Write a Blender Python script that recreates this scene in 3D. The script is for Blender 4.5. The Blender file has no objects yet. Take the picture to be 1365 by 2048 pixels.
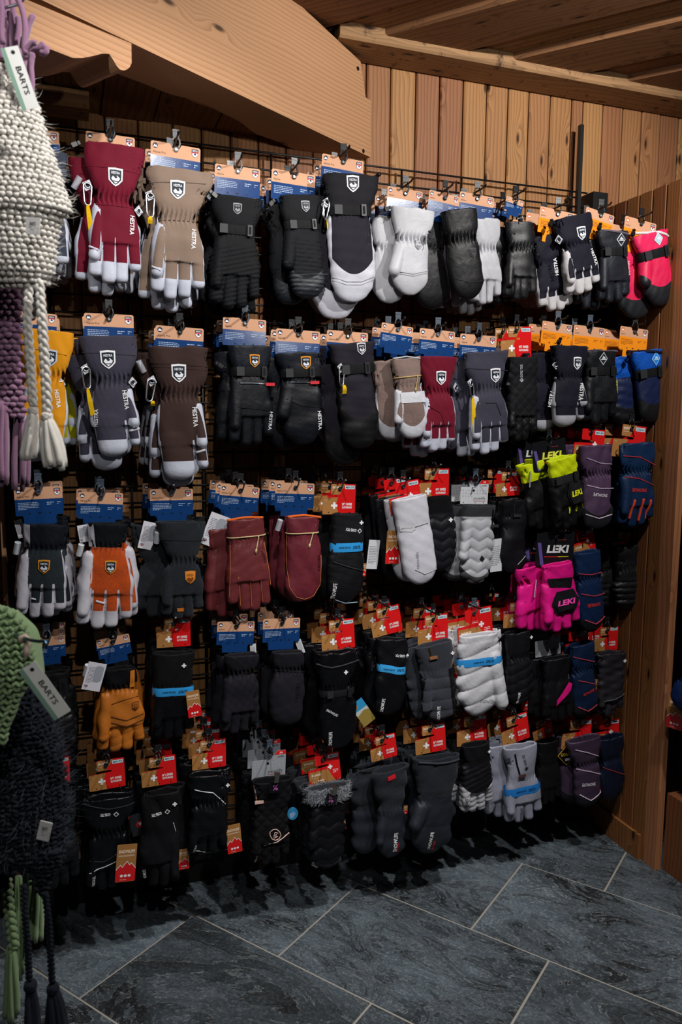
import bpy, math, random
import numpy as np
from mathutils import Vector, Matrix

# ------------------------------------------------------------------ camera
random.seed(7)
np.random.seed(7)
SC = bpy.context.scene
COL = SC.collection
CAM_H, CAM_D, FPX = 1.416, 2.268, 1540.0
PSI, TH, RO = [math.radians(a) for a in (19.37, 6.6, 0.46)]
Fv = np.array([math.sin(PSI) * math.cos(TH), math.cos(PSI) * math.cos(TH), -math.sin(TH)])
Rv = np.array([math.cos(PSI), -math.sin(PSI), 0.0])
Uv = np.cross(Rv, Fv)
Rv, Uv = math.cos(RO) * Rv + math.sin(RO) * Uv, -math.sin(RO) * Rv + math.cos(RO) * Uv
EYE = np.array([0.0, -CAM_D, CAM_H])
cam_data = bpy.data.cameras.new('camera')
cam = bpy.data.objects.new('camera', cam_data)
COL.objects.link(cam)
cam.matrix_world = Matrix(((Rv[0], Uv[0], -Fv[0], EYE[0]), (Rv[1], Uv[1], -Fv[1], EYE[1]), (Rv[2], Uv[2], -Fv[2], EYE[2]), (0, 0, 0, 1)))
cam_data.sensor_fit = 'VERTICAL'
cam_data.sensor_height = 36.0
cam_data.lens = FPX / 2048 * 36.0
cam_data.clip_start = 0.05
cam_data.dof.use_dof = True
cam_data.dof.focus_distance = 2.15
cam_data.dof.aperture_fstop = 5.6
SC.camera = cam

# ------------------------------------------------------------------ world, lamps, exposure
world = bpy.data.worlds.new('shop_ambient')
SC.world = world
world.use_nodes = True
wb = world.node_tree.nodes['Background']
wb.inputs[0].default_value = (0.80, 0.90, 1.0, 1)
wb.inputs[1].default_value = 0.012
SC.view_settings.view_transform = 'Standard'
SC.view_settings.look = 'None'
SC.view_settings.exposure = 0.0
SC.view_settings.gamma = 1.0
SC.view_settings.use_curve_mapping = False


def spot(name, loc, aim, watts, size=62, blend=0.5, radius=0.02, color=(1.0, 0.965, 0.935)):
    d = bpy.data.lights.new(name, 'SPOT')
    d.energy = watts
    d.spot_size = math.radians(size)
    d.spot_blend = blend
    d.shadow_soft_size = radius
    d.color = color
    o = bpy.data.objects.new(name, d)
    COL.objects.link(o)
    o.location = loc
    o.rotation_euler = (Vector(aim) - Vector(loc)).to_track_quat('-Z', 'Y').to_euler()
    return o


# ceiling track spotlights of the shop, behind and above the camera, plus an added lamp for the knitwear
spot('unseen_spotlight', (-0.70, -1.75, 2.12), (0.15, 0, 2.08), 24, 46, 0.9)
spot('unseen_spotlight', (0.05, -2.45, 2.35), (-0.12, -1.05, 1.15), 34, 62, 0.9)  # added unseen lamp to brighten the hats and scarves
spot('unseen_spotlight', (0.34, -1.32, 2.45), (0.24, -0.2, 1.15), 54, 88, 0.7)
spot('unseen_spotlight', (1.40, -1.35, 2.46), (1.05, 0, 1.5), 84, 122, 0.6)
spot('unseen_spotlight', (0.85, -1.35, 2.47), (0.85, -0.8, 0.0), 135, 62, 0.9)
# added unseen lamp, turned up to brighten the roof timbers
spot('unseen_spotlight', (0.9, -2.3, 1.95), (1.0, -0.1, 2.5), 34, 70, 1.0)


# ------------------------------------------------------------------ photo pixel to place
def ray(px, py):
    return Fv + Rv * (px - 682.5) / FPX - Uv * (py - 1024) / FPX


def W(px, py, off=0.0):
    """x and z of the point seen at a pixel on the plane parallel to the wall, off metres in front of it"""
    d = ray(px, py)
    t = (CAM_D - off) / d[1]
    return t * d[0], CAM_H + t * d[2]


def W3(px, py, off=0.0):
    x, z = W(px, py, off)
    return np.array([x, -off, z])


def onplane(px, py, p0, n):
    d = ray(px, py)
    t = np.dot(np.asarray(p0) - EYE, n) / np.dot(d, n)
    return EYE + t * d


def atdepth(px, py, Z):
    return EYE + ray(px, py) * Z


# ------------------------------------------------------------------ materials
def lin(h):
    h = h.lstrip('#')
    r = []
    for i in (0, 2, 4):
        c = int(h[i:i + 2], 16) / 255
        r.append(c / 12.92 if c <= 0.04045 else ((c + 0.055) / 1.055) ** 2.4)
    return (r[0], r[1], r[2], 1.0)


MATS = {}


class NT:
    def __init__(self, name):
        self.m = bpy.data.materials.new(name)
        self.m.use_nodes = True
        self.t = self.m.node_tree
        self.b = self.t.nodes['Principled BSDF']

    def n(self, typ, **kw):
        nd = self.t.nodes.new(typ)
        for k, v in kw.items():
            setattr(nd, k, v)
        return nd

    def l(self, a, b):
        self.t.links.new(a, b)

    def math(self, op, a, b=None, c=None, clamp=False):
        nd = self.n('ShaderNodeMath', operation=op, use_clamp=clamp)
        for i, v in enumerate((a, b, c)):
            if v is None:
                continue
            if isinstance(v, (int, float)):
                nd.inputs[i].default_value = v
            else:
                self.l(v, nd.inputs[i])
        return nd.outputs[0]

    def mix(self, fac, a, b):
        nd = self.n('ShaderNodeMix', data_type='RGBA')
        for s, v in ((nd.inputs[0], fac), (nd.inputs[6], a), (nd.inputs[7], b)):
            if isinstance(v, (int, float, tuple)):
                s.default_value = v
            else:
                self.l(v, s)
        return nd.outputs[2]

    def noise(self, vec, scale, detail=3, rough=0.5, dist=0.0):
        nd = self.n('ShaderNodeTexNoise')
        nd.inputs['Scale'].default_value = scale
        nd.inputs['Detail'].default_value = detail
        nd.inputs['Roughness'].default_value = rough
        nd.inputs['Distortion'].default_value = dist
        self.l(vec, nd.inputs['Vector'])
        return nd.outputs[0]

    def bump(self, height, strength, dist=0.002, prev=None):
        nd = self.n('ShaderNodeBump')
        nd.inputs['Strength'].default_value = strength
        nd.inputs['Distance'].default_value = dist
        self.l(height, nd.inputs['Height'])
        if prev is not None:
            self.l(prev, nd.inputs['Normal'])
        return nd.outputs[0]

    def coords(self, scale=(1, 1, 1), vary=True):
        tc = self.n('ShaderNodeTexCoord')
        v = tc.outputs['Object']
        if vary:
            oi = self.n('ShaderNodeObjectInfo')
            ad = self.n('ShaderNodeVectorMath', operation='ADD')
            cm = self.n('ShaderNodeCombineXYZ')
            for i, k in enumerate((13.7, 7.3, 23.1)):
                self.l(self.math('MULTIPLY', oi.outputs['Random'], k), cm.inputs[i])
            self.l(v, ad.inputs[0])
            self.l(cm.outputs[0], ad.inputs[1])
            v = ad.outputs[0]
            self.rand = oi.outputs['Random']
        if scale != (1, 1, 1):
            mp = self.n('ShaderNodeVectorMath', operation='MULTIPLY')
            self.l(v, mp.inputs[0])
            mp.inputs[1].default_value = scale
            v = mp.outputs[0]
        return v


def setp(b, **kw):
    for k, v in kw.items():
        b.inputs[k].default_value = v


def mat(kind, color, rough=None):
    key = (kind, color, rough)
    if key in MATS:
        return MATS[key]
    t = NT('%s_%s' % (kind, color.strip('#')))
    b = t.b
    c = lin(color)
    lum = 0.3 * c[0] + 0.6 * c[1] + 0.1 * c[2]
    sh = min(1.0, lum / 0.12)
    if kind in ('fabric', 'nylon', 'leather', 'wool'):
        k_ = 0.58 + 0.42 * min(1.0, lum / 0.35)
        c = tuple(x * k_ for x in c[:3]) + (1,)
    if kind == 'fabric':            # matt soft-shell cloth
        v = t.coords()
        n1 = t.noise(v, 420, 2)
        n2 = t.noise(v, 30, 4, 0.55, 0.4)
        t.l(t.mix(t.math('MULTIPLY', n1, 0.45), c, tuple(x * 0.6 for x in c[:3]) + (1,)), b.inputs['Base Color'])
        nb = t.bump(n2, 0.28, 0.005)
        t.l(t.bump(n1, 0.3, 0.0007, nb), b.inputs['Normal'])
        setp(b, Roughness=rough or 0.72)
        b.inputs['Specular IOR Level'].default_value = 0.18
        b.inputs['Sheen Weight'].default_value = 0.10 * sh
    elif kind == 'nylon':           # crinkled shell cloth with a soft sheen
        v = t.coords()
        n1 = t.noise(v, 300, 2)
        n2 = t.noise(v, 42, 5, 0.6, 0.9)
        n3 = t.noise(v, 16, 3, 0.5, 0.6)
        b.inputs['Base Color'].default_value = c
        nb = t.bump(n3, 0.35, 0.008)
        nb = t.bump(n2, 0.35, 0.003, nb)
        t.l(t.bump(n1, 0.2, 0.0006, nb), b.inputs['Normal'])
        setp(b, Roughness=rough or 0.5)
        b.inputs['Specular IOR Level'].default_value = 0.27
    elif kind == 'leather':
        v = t.coords()
        vo = t.n('ShaderNodeTexVoronoi')
        vo.inputs['Scale'].default_value = 520
        t.l(v, vo.inputs['Vector'])
        n2 = t.noise(v, 36, 4, 0.6, 0.7)
        t.l(t.mix(t.math('MULTIPLY', n2, 0.5), c, tuple(x * 0.62 for x in c[:3]) + (1,)), b.inputs['Base Color'])
        nb = t.bump(n2, 0.3, 0.0035)
        t.l(t.bump(vo.outputs['Distance'], 0.25, 0.0006, nb), b.inputs['Normal'])
        setp(b, Roughness=rough or 0.48)
        b.inputs['Specular IOR Level'].default_value = 0.4
    elif kind == 'wool':
        v = t.coords()
        n1 = t.noise(v, 260, 4, 0.7)
        n2 = t.noise(v, 24, 3, 0.5, 0.4)
        t.l(t.mix(n1, tuple(x * 1.5 for x in c[:3]) + (1,), tuple(x * 0.45 for x in c[:3]) + (1,)), b.inputs['Base Color'])
        nb = t.bump(n2, 0.4, 0.006)
        t.l(t.bump(n1, 0.5, 0.0015, nb), b.inputs['Normal'])
        setp(b, Roughness=0.9)
        b.inputs['Specular IOR Level'].default_value = 0.12
        b.inputs['Sheen Weight'].default_value = 0.25 * sh
    elif kind == 'yarn':
        v = t.coords(vary=False)
        n1 = t.noise(v, 500, 3, 0.7)
        n2 = t.noise(v, 60, 2)
        k = t.mix(n2, c, tuple(x * 0.8 for x in c[:3]) + (1,))
        t.l(t.mix(t.math('MULTIPLY', n1, 0.6), k, tuple(x * 0.6 for x in c[:3]) + (1,)), b.inputs['Base Color'])
        t.l(t.bump(n1, 0.5, 0.0012), b.inputs['Normal'])
        setp(b, Roughness=0.92)
        b.inputs['Specular IOR Level'].default_value = 0.1
        b.inputs['Sheen Weight'].default_value = 0.3 * sh
    elif kind == 'card':            # coated printed card
        b.inputs['Base Color'].default_value = c
        setp(b, Roughness=rough or 0.2)
        b.inputs['Specular IOR Level'].default_value = 0.45
        v = t.coords()
        t.l(t.bump(t.noise(v, 130, 3), 0.12, 0.0006), b.inputs['Normal'])
    elif kind == 'kraft':
        v = t.coords()
        n1 = t.noise(v, 350, 3, 0.7)
        t.l(t.mix(n1, c, tuple(x * 0.8 for x in c[:3]) + (1,)), b.inputs['Base Color'])
        setp(b, Roughness=0.7)
        b.inputs['Specular IOR Level'].default_value = 0.25
    elif kind == 'metal':
        b.inputs['Base Color'].default_value = c
        setp(b, Metallic=1.0, Roughness=rough or 0.28)
    elif kind == 'steel':           # black powder coated steel
        v = t.coords()
        b.inputs['Base Color'].default_value = c
        t.l(t.bump(t.noise(v, 600, 2), 0.2, 0.0004), b.inputs['Normal'])
        setp(b, Roughness=rough or 0.45)
    elif kind == 'plastic':
        b.inputs['Base Color'].default_value = c
        setp(b, Roughness=rough or 0.42)
    elif kind == 'clear':
        b.inputs['Base Color'].default_value = c
        setp(b, Roughness=0.08)
        b.inputs['Transmission Weight'].default_value = 0.7
        b.inputs['IOR'].default_value = 1.3
    elif kind == 'print':
        b.inputs['Base Color'].default_value = c
        setp(b, Roughness=0.55)
        b.inputs['Specular IOR Level'].default_value = 0.3
    MATS[key] = t.m
    return t.m


def wood(name, light, dark, along='z', knots=0.5, rough=0.55, ring=70.0, worn=0.0):
    """sawn softwood: growth rings that bend around knots, fine fibre, tone differing board to board"""
    if name in MATS:
        return MATS[name]
    t = NT(name)
    v = t.coords()
    sp = t.n('ShaderNodeSeparateXYZ')
    t.l(v, sp.inputs[0])
    ax = {'x': 0, 'y': 1, 'z': 2}[along]
    oth = [i for i in (0, 1, 2) if i != ax]
    A = sp.outputs[ax]
    B = t.math('ADD', sp.outputs[oth[0]], t.math('MULTIPLY', sp.outputs[oth[1]], 0.8))

    def vec(kb, ka):
        cm = t.n('ShaderNodeCombineXYZ')
        t.l(t.math('MULTIPLY', B, kb), cm.inputs[0])
        t.l(t.math('MULTIPLY', A, ka), cm.inputs[1])
        return cm.outputs[0]
    vo = t.n('ShaderNodeTexVoronoi', voronoi_dimensions='2D')
    vo.inputs['Scale'].default_value = 1.0
    t.l(vec(13.0, 3.6), vo.inputs['Vector'])
    sc = t.n('ShaderNodeSeparateColor')
    t.l(vo.outputs['Color'], sc.inputs[0])
    has = t.math('GREATER_THAN', sc.outputs[0], 1.0 - knots)
    d = vo.outputs['Distance']
    kn = t.math('MULTIPLY', t.math('SUBTRACT', 1.0, t.math('MULTIPLY', d, 2.6), clamp=True), has)
    kn2 = t.math('MULTIPLY', kn, kn)
    low = t.noise(vec(7, 1.3), 1.0, 2)
    ph = t.math('ADD', t.math('ADD', t.math('MULTIPLY', B, ring), t.math('MULTIPLY', low, 5.5)), t.math('MULTIPLY', kn2, 3.2))
    rg = t.math('FRACT', ph)
    rg = t.math('POWER', rg, 2.2)
    fib = t.noise(vec(900, 14), 1.0, 3, 0.7)
    tone = t.noise(vec(9, 2), 1.0, 3)
    f = t.math('ADD', t.math('MULTIPLY', rg, 0.55), t.math('MULTIPLY', fib, 0.35))
    f = t.math('ADD', f, t.math('MULTIPLY', tone, 0.3))
    f = t.math('SUBTRACT', f, 0.18, clamp=True)
    colr = t.mix(f, lin(light), lin(dark))
    hs = t.n('ShaderNodeHueSaturation')
    t.l(t.math('ADD', 0.82, t.math('MULTIPLY', t.rand, 0.36)), hs.inputs['Value'])
    t.l(t.math('ADD', 0.488, t.math('MULTIPLY', t.rand, 0.02)), hs.inputs['Hue'])
    t.l(colr, hs.inputs['Color'])
    core = t.math('MULTIPLY', t.math('SUBTRACT', 1.0, t.math('MULTIPLY', d, 11.0), clamp=True), has)
    core = t.math('MULTIPLY', core, 1.6, clamp=True)
    dk = lin(dark)
    colr = t.mix(core, hs.outputs[0], (dk[0] * 0.22, dk[1] * 0.18, dk[2] * 0.16, 1))
    if worn:
        wn = t.noise(vec(26, 20), 1.0, 6, 0.75)
        wm = t.math('MULTIPLY', t.math('SUBTRACT', wn, 0.56, clamp=True), 9 * worn, clamp=True)
        colr = t.mix(wm, colr, (dk[0] * 0.3, dk[1] * 0.26, dk[2] * 0.24, 1))
    t.l(colr, t.b.inputs['Base Color'])
    h = t.math('ADD', t.math('MULTIPLY', rg, -0.6), t.math('MULTIPLY', fib, 0.5))
    t.l(t.bump(h, 0.45, 0.0012), t.b.inputs['Normal'])
    setp(t.b, Roughness=rough)
    t.b.inputs['Specular IOR Level'].default_value = 0.3
    MATS[name] = t.m
    return t.m


def slate():
    if 'slate' in MATS:
        return MATS['slate']
    t = NT('slate')
    v = t.coords()
    r2 = t.math('FRACT', t.math('MULTIPLY', t.rand, 7.31))
    # some slabs split in broad flakes, some are finely riven in one direction
    st = t.n('ShaderNodeVectorMath', operation='MULTIPLY')
    cm = t.n('ShaderNodeCombineXYZ')
    t.l(t.math('ADD', 1.0, t.math('MULTIPLY', r2, 2.0)), cm.inputs[0])
    t.l(t.math('ADD', 1.6, t.math('MULTIPLY', r2, 5.0)), cm.inputs[1])
    cm.inputs[2].default_value = 1.0
    t.l(v, st.inputs[0])
    t.l(cm.outputs[0], st.inputs[1])
    sv = st.outputs[0]
    n = t.noise(sv, 1.7, 8, 0.64, 2.2)
    k = t.math('MULTIPLY', n, 11.0)
    fr = t.math('FRACT', k)
    fl = t.math('SUBTRACT', k, fr)
    ter = t.math('ADD', fl, t.math('POWER', fr, 6.0))
    n2 = t.noise(sv, 16, 8, 0.74, 0.8)
    n3 = t.noise(v, 120, 5, 0.8)
    big = t.noise(v, 2.4, 4, 0.65, 0.6)
    hi_ = t.math('SUBTRACT', 1.0, t.math('MULTIPLY', t.math('SUBTRACT', 1.0, fr), 8.0), clamp=True)
    em = t.math('MULTIPLY', hi_, t.math('MULTIPLY', t.math('SUBTRACT', n2, 0.40, clamp=True), 7.0, clamp=True))
    tn = t.n('ShaderNodeTexWhiteNoise', noise_dimensions='1D')
    t.l(fl, tn.inputs['W'])
    bigc = t.math('MULTIPLY', t.math('SUBTRACT', big, 0.40, clamp=True), 4.0, clamp=True)
    bigc = t.math('ADD', t.math('MULTIPLY', bigc, 0.55), t.math('MULTIPLY', tn.outputs[0], 0.45))
    col = t.mix(bigc, lin('#0d1318'), lin('#667580'))
    sp_ = t.math('MULTIPLY', t.math('SUBTRACT', n3, 0.50, clamp=True), 5.0, clamp=True)
    col = t.mix(t.math('MULTIPLY', t.math('MULTIPLY', sp_, 0.75), t.math('ADD', 0.25, t.math('MULTIPLY', bigc, 0.75))), col, lin('#a9b4ba'))
    col = t.mix(t.math('MULTIPLY', em, 0.85), col, lin('#ccd2d5'))
    hs = t.n('ShaderNodeHueSaturation')
    t.l(t.math('ADD', 0.70, t.math('MULTIPLY', t.rand, 0.75)), hs.inputs['Value'])
    t.l(col, hs.inputs['Color'])
    t.l(hs.outputs[0], t.b.inputs['Base Color'])
    h = t.math('ADD', t.math('MULTIPLY', ter, 0.30), t.math('MULTIPLY', n2, 0.9))
    nb = t.bump(h, 1.0, 0.014)
    t.l(t.bump(n3, 0.8, 0.003, nb), t.b.inputs['Normal'])
    setp(t.b, Roughness=0.46)
    t.b.inputs['Specular IOR Level'].default_value = 0.55
    MATS['slate'] = t.m
    return t.m


# ------------------------------------------------------------------ object helpers
def mesh_np(name, V, Fc, mats=(), midx=None, smooth=True):
    V = np.asarray(V, dtype=np.float32)
    me = bpy.data.meshes.new(name)
    if isinstance(Fc, np.ndarray):
        nf, k = Fc.shape
        me.vertices.add(len(V))
        me.vertices.foreach_set('co', V.ravel())
        me.loops.add(nf * k)
        me.loops.foreach_set('vertex_index', Fc.astype(np.int32).ravel())
        me.polygons.add(nf)
        me.polygons.foreach_set('loop_start', np.arange(0, nf * k, k, dtype=np.int32))
        me.update(calc_edges=True)
    else:
        me.from_pydata(V.tolist(), [], [list(map(int, f)) for f in Fc])
    for m in mats:
        me.materials.append(m)
    if midx is not None:
        me.polygons.foreach_set('material_index', np.asarray(midx, dtype=np.int32))
    if smooth:
        me.polygons.foreach_set('use_smooth', np.ones(len(me.polygons), dtype=bool))
    me.update()
    return me


def link(name, data, parent=None, loc=None, rot=None):
    o = bpy.data.objects.new(name, data)
    COL.objects.link(o)
    if parent is not None:
        o.parent = parent
    if loc is not None:
        o.location = loc
    if rot is not None:
        o.rotation_euler = rot
    return o


def thing(name, label, cat, loc=(0, 0, 0), group=None, data=None, rot=None):
    o = link(name, data, None, loc, rot)
    o['label'] = label
    o['category'] = cat
    if group:
        o['group'] = group
    return o


def struct(name, data, loc=None, rot=None, label=None):
    o = link(name, data, None, loc, rot)
    o['kind'] = 'structure'
    if label:
        o['label'] = label
    return o


class MB:
    """collects faces with materials, built as one mesh"""

    def __init__(self):
        self.v, self.f, self.m, self.mats = [], [], [], []

    def mi(self, m):
        if m not in self.mats:
            self.mats.append(m)
        return self.mats.index(m)

    def add(self, V, Fc, m):
        o = len(self.v)
        self.v.extend([tuple(map(float, p)) for p in V])
        k = self.mi(m)
        for f in Fc:
            self.f.append([int(i) + o for i in f])
            self.m.append(k)

    def box(self, lo, hi, m):
        x0, y0, z0 = lo
        x1, y1, z1 = hi
        self.add([(x0, y0, z0), (x1, y0, z0), (x1, y1, z0), (x0, y1, z0), (x0, y0, z1), (x1, y0, z1), (x1, y1, z1), (x0, y1, z1)],
                 [(0, 3, 2, 1), (4, 5, 6, 7), (0, 1, 5, 4), (1, 2, 6, 5), (2, 3, 7, 6), (3, 0, 4, 7)], m)

    def poly(self, pts, y, m):
        """flat polygon in x, z facing the room (-y)"""
        a = sum(pts[i][0] * pts[(i + 1) % len(pts)][1] - pts[(i + 1) % len(pts)][0] * pts[i][1] for i in range(len(pts)))
        if a < 0:
            pts = pts[::-1]
        self.add([(p[0], y, p[1]) for p in pts], [list(range(len(pts)))], m)

    def prism(self, pts, y0, y1, m, mside=None):
        a = sum(pts[i][0] * pts[(i + 1) % len(pts)][1] - pts[(i + 1) % len(pts)][0] * pts[i][1] for i in range(len(pts)))
        if a < 0:
            pts = pts[::-1]
        n = len(pts)
        V = [(p[0], y0, p[1]) for p in pts] + [(p[0], y1, p[1]) for p in pts]
        self.add(V, [list(range(n))], m)
        self.add(V, [list(range(2 * n - 1, n - 1, -1))], m)
        self.add(V, [(i, n + i, n + (i + 1) % n, (i + 1) % n) for i in range(n)], mside or m)

    def tube(self, P, r, m, seg=8, closed=False, cap=True):
        V, Fc = tube_np(P, r, seg, closed, cap)
        self.add(V, Fc, m)

    def mesh(self, name, smooth=False):
        return mesh_np(name, self.v, self.f, self.mats, self.m, smooth)


def tube_np(P, r, seg=8, closed=False, cap=True):
    P = np.asarray(P, float)
    n = len(P)
    r = np.broadcast_to(np.asarray(r, float), (n,))
    T = np.roll(P, -1, 0) - np.roll(P, 1, 0) if closed else np.gradient(P, axis=0)
    T /= np.linalg.norm(T, axis=1)[:, None] + 1e-12
    up = np.array([0.13, 0.2, 0.97])
    if abs(np.dot(T.mean(0), up)) > 0.9 * np.linalg.norm(T.mean(0)) + 1e-9 and np.linalg.norm(T.mean(0)) > 0.3:
        up = np.array([0.97, 0.2, 0.1])
    N = np.zeros_like(P)
    a = up
    for i in range(n):
        a = a - T[i] * np.dot(a, T[i])
        a = a / (np.linalg.norm(a) + 1e-12)
        N[i] = a
    Bn = np.cross(T, N)
    an = np.linspace(0, 2 * math.pi, seg, endpoint=False)
    V = P[:, None, :] + r[:, None, None] * (np.cos(an)[None, :, None] * N[:, None, :] + np.sin(an)[None, :, None] * Bn[:, None, :])
    V = V.reshape(-1, 3)
    Fc = []
    rows = n if closed else n - 1
    for i in range(rows):
        j = (i + 1) % n
        for k in range(seg):
            l2 = (k + 1) % seg
            Fc.append((i * seg + k, i * seg + l2, j * seg + l2, j * seg + k))
    if cap and not closed:
        Fc.append(tuple(range(seg - 1, -1, -1)))
        Fc.append(tuple(range((n - 1) * seg, n * seg)))
    return V, Fc


TXT = {}


def text2d(s, shear=0.0, bold=0.012):
    """outline of a word as flat faces, height of a capital = 1, centred on its middle"""
    key = (s, shear, bold)
    if key in TXT:
        return TXT[key]
    cu = bpy.data.curves.new('lettering', 'FONT')
    cu.body = s
    cu.size = 1.0
    cu.shear = shear
    cu.offset = bold
    cu.resolution_u = 2
    ob = bpy.data.objects.new('lettering', cu)
    COL.objects.link(ob)
    dg = bpy.context.evaluated_depsgraph_get()
    dg.update()
    ev = ob.evaluated_get(dg)
    me = ev.to_mesh()
    V = np.array([v.co[:2] for v in me.vertices]) if len(me.vertices) else np.zeros((0, 2))
    Fc = [tuple(p.vertices) for p in me.polygons]
    ev.to_mesh_clear()
    bpy.data.objects.remove(ob)
    bpy.data.curves.remove(cu)
    V = V / 0.69
    mn, mx = V.min(0), V.max(0)
    V[:, 0] -= (mn[0] + mx[0]) / 2
    V[:, 1] -= 0.5
    TXT[key] = (V, Fc, mx[0] - mn[0])
    return TXT[key]


def rrect(x0, z0, x1, z1, r=0.002, k=3):
    P = []
    for cx, cz, a0 in ((x1 - r, z1 - r, 0), (x0 + r, z1 - r, 90), (x0 + r, z0 + r, 180), (x1 - r, z0 + r, 270)):
        for i in range(k + 1):
            a = math.radians(a0 + 90 * i / k)
            P.append((cx + r * math.cos(a), cz + r * math.sin(a)))
    return P


def disc(cx, cz, r, n=14, rz=None):
    return [(cx + r * math.cos(2 * math.pi * i / n), cz + (rz or r) * math.sin(2 * math.pi * i / n)) for i in range(n)]


def shield2d(w, h):
    """outline of the crest: flat top, straight sides, pointed foot; centred"""
    return [(-w / 2, h / 2), (0, h * 0.54), (w / 2, h / 2), (w * 0.47, -h * 0.16), (w * 0.22, -h * 0.38), (0, -h / 2), (-w * 0.22, -h * 0.38), (-w * 0.47, -h * 0.16)]


def put_text(mb, s, x, z, hgt, y, m, rot=0.0, shear=0.0, bold=0.012, fit=None, anchor='c'):
    V, Fc, wd = text2d(s, shear, bold)
    sx = hgt if not fit else fit / wd
    c, sn = math.cos(rot), math.sin(rot)
    ox = {'c': 0, 'l': wd * sx / 2, 'r': -wd * sx / 2}[anchor]
    P = [(x + (p[0] * sx + ox) * c - p[1] * hgt * sn, y, z + (p[0] * sx + ox) * sn + p[1] * hgt * c) for p in V]
    mb.add(P, [f for f in Fc], m)


# ------------------------------------------------------------------ the room
M_WALL = wood('larch_wall', '#a5764c', '#66421f', 'z', 0.5, 0.6, 75)
M_BEAM = wood('larch_beam', '#ba9068', '#8a653f', 'x', 0.22, 0.6, 105)
M_OLD = wood('old_roof_board', '#8d6542', '#4c3220', 'x', 0.5, 0.7, 50, worn=0.7)
M_LOW = wood('low_roof_board', '#8d6542', '#4c3220', 'y', 0.4, 0.7, 50)
M_PURLIN = wood('worn_purlin', '#957050', '#664a34', 'x', 0.25, 0.75, 55, worn=0.9)
M_PANEL = wood('partition_board', '#80512f', '#4f3018', 'z', 0.4, 0.5, 75)
M_POST = wood('partition_post', '#b07d52', '#7a5030', 'z', 0.15, 0.5, 80)
M_DARKGAP = mat('print', '#1c130d')
BLACK_STEEL = mat('steel', '#0d0e10')


def chamfer_board(name, sx, sy, sz, m, c=0.003, axis='z'):
    """board with eased edges along its length; length axis z (or x), face towards -y; origin at its centre"""
    hx, hy, hz = sx / 2, sy / 2, sz / 2
    if axis == 'x':
        prof = [(-hy, -hz + c), (-hy + c, -hz), (hy - c, -hz), (hy, -hz + c), (hy, hz - c), (hy - c, hz), (-hy + c, hz), (-hy, hz - c)]
        V = [(-hx, a, b) for a, b in prof] + [(hx, a, b) for a, b in prof]
    else:
        prof = [(-hx, -hy + c), (-hx + c, -hy), (hx - c, -hy), (hx, -hy + c), (hx, hy - c), (hx - c, hy), (-hx + c, hy), (-hx, hy - c)]
        V = [(a, b, -hz) for a, b in prof] + [(a, b, hz) for a, b in prof]
    Fc = [(i, (i + 1) % 8, 8 + (i + 1) % 8, 8 + i) for i in range(8)] + [tuple(range(7, -1, -1)), tuple(range(8, 16))]
    return mesh_np(name, V, Fc, [m], smooth=False)


# floor: riven slate laid diagonally to the wall
fb = MB()
fb.box((-2.2, -2.6, -0.06), (3.6, 0.3, -0.0035), mat('print', '#8b8780'))
floor = struct('floor', fb.mesh('floor'), label='dark riven slate floor laid diagonally with pale joints')
TA = math.radians(53.3)
EA = np.array([math.cos(TA), -math.sin(TA)])
EB = np.array([math.sin(TA), math.cos(TA)])
GAP = 0.006
TU, TV = 0.604, 0.3975


def tile_mesh():
    a, b, c = TU / 2 - GAP / 2, TV / 2 - GAP / 2, 0.002
    V = [(-a, -b, -0.02), (a, -b, -0.02), (a, b, -0.02), (-a, b, -0.02),
         (-a, -b, -c), (a, -b, -c), (a, b, -c), (-a, b, -c),
         (-a + c, -b + c, 0), (a - c, -b + c, 0), (a - c, b - c, 0), (-a + c, b - c, 0)]
    Fc = [(0, 1, 5, 4), (1, 2, 6, 5), (2, 3, 7, 6), (3, 0, 4, 7), (4, 5, 9, 8), (5, 6, 10, 9), (6, 7, 11, 10), (7, 4, 8, 11), (8, 9, 10, 11)]
    return mesh_np('tile', V, Fc, [slate()], smooth=False)


tm = tile_mesh()
JOINT = {0: 0.311, 1: 0.621, 2: 1.0, 3: 1.262, 4: 0.30, 5: 0.62}
for k in range(-6, 7):
    v = 0.139 + TV * (k - 0.5)
    u0 = JOINT.get(k, 0.311 + 0.302 * (k % 2))
    for n in range(-6, 7):
        u = u0 + TU * (n + 0.5)
        c = EA * u + EB * v
        if -1.3 < c[0] < 3.0 and -2.1 < c[1] < 0.1:
            o = link('tile', tm, floor, (c[0], c[1], random.uniform(-0.0008, 0.0006)), (0, 0, -TA))

# back wall of upright larch boards
wbm = MB()
wbm.box((-1.6, 0.020, -0.02), (3.4, 0.06, 2.62), M_DARKGAP)
wall = struct('wall_back', wbm.mesh('wall_back'), label='back wall of upright larch boards')
edges = [W(px, 240)[0] for px in (89, 153, 209, 276, 345, 403)]
x = edges[-1]
right = [W(px, 235)[0] for px in (733, 782, 832, 880, 927, 974, 1017, 1059, 1102, 1145, 1168, 1208, 1248, 1286, 1324, 1361)]
nmid = round((right[0] - x) / 0.088)
edges += [x + (right[0] - x) * i / nmid for i in range(1, nmid)] + right
while edges[0] > -1.5:
    edges.insert(0, edges[0] - random.uniform(0.08, 0.096))
while edges[-1] < 3.2:
    edges.append(edges[-1] + random.uniform(0.08, 0.094))
for a, b in zip(edges[:-1], edges[1:]):
    top = 2.50 if a > right[0] - 0.4 else 2.30
    wd = round(b - a - 0.004, 3)
    link('plank', chamfer_board('plank', wd, 0.02, top, M_WALL, 0.004), wall, ((a + b) / 2, 0.0105 + random.uniform(-0.001, 0.001), top / 2))

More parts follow.
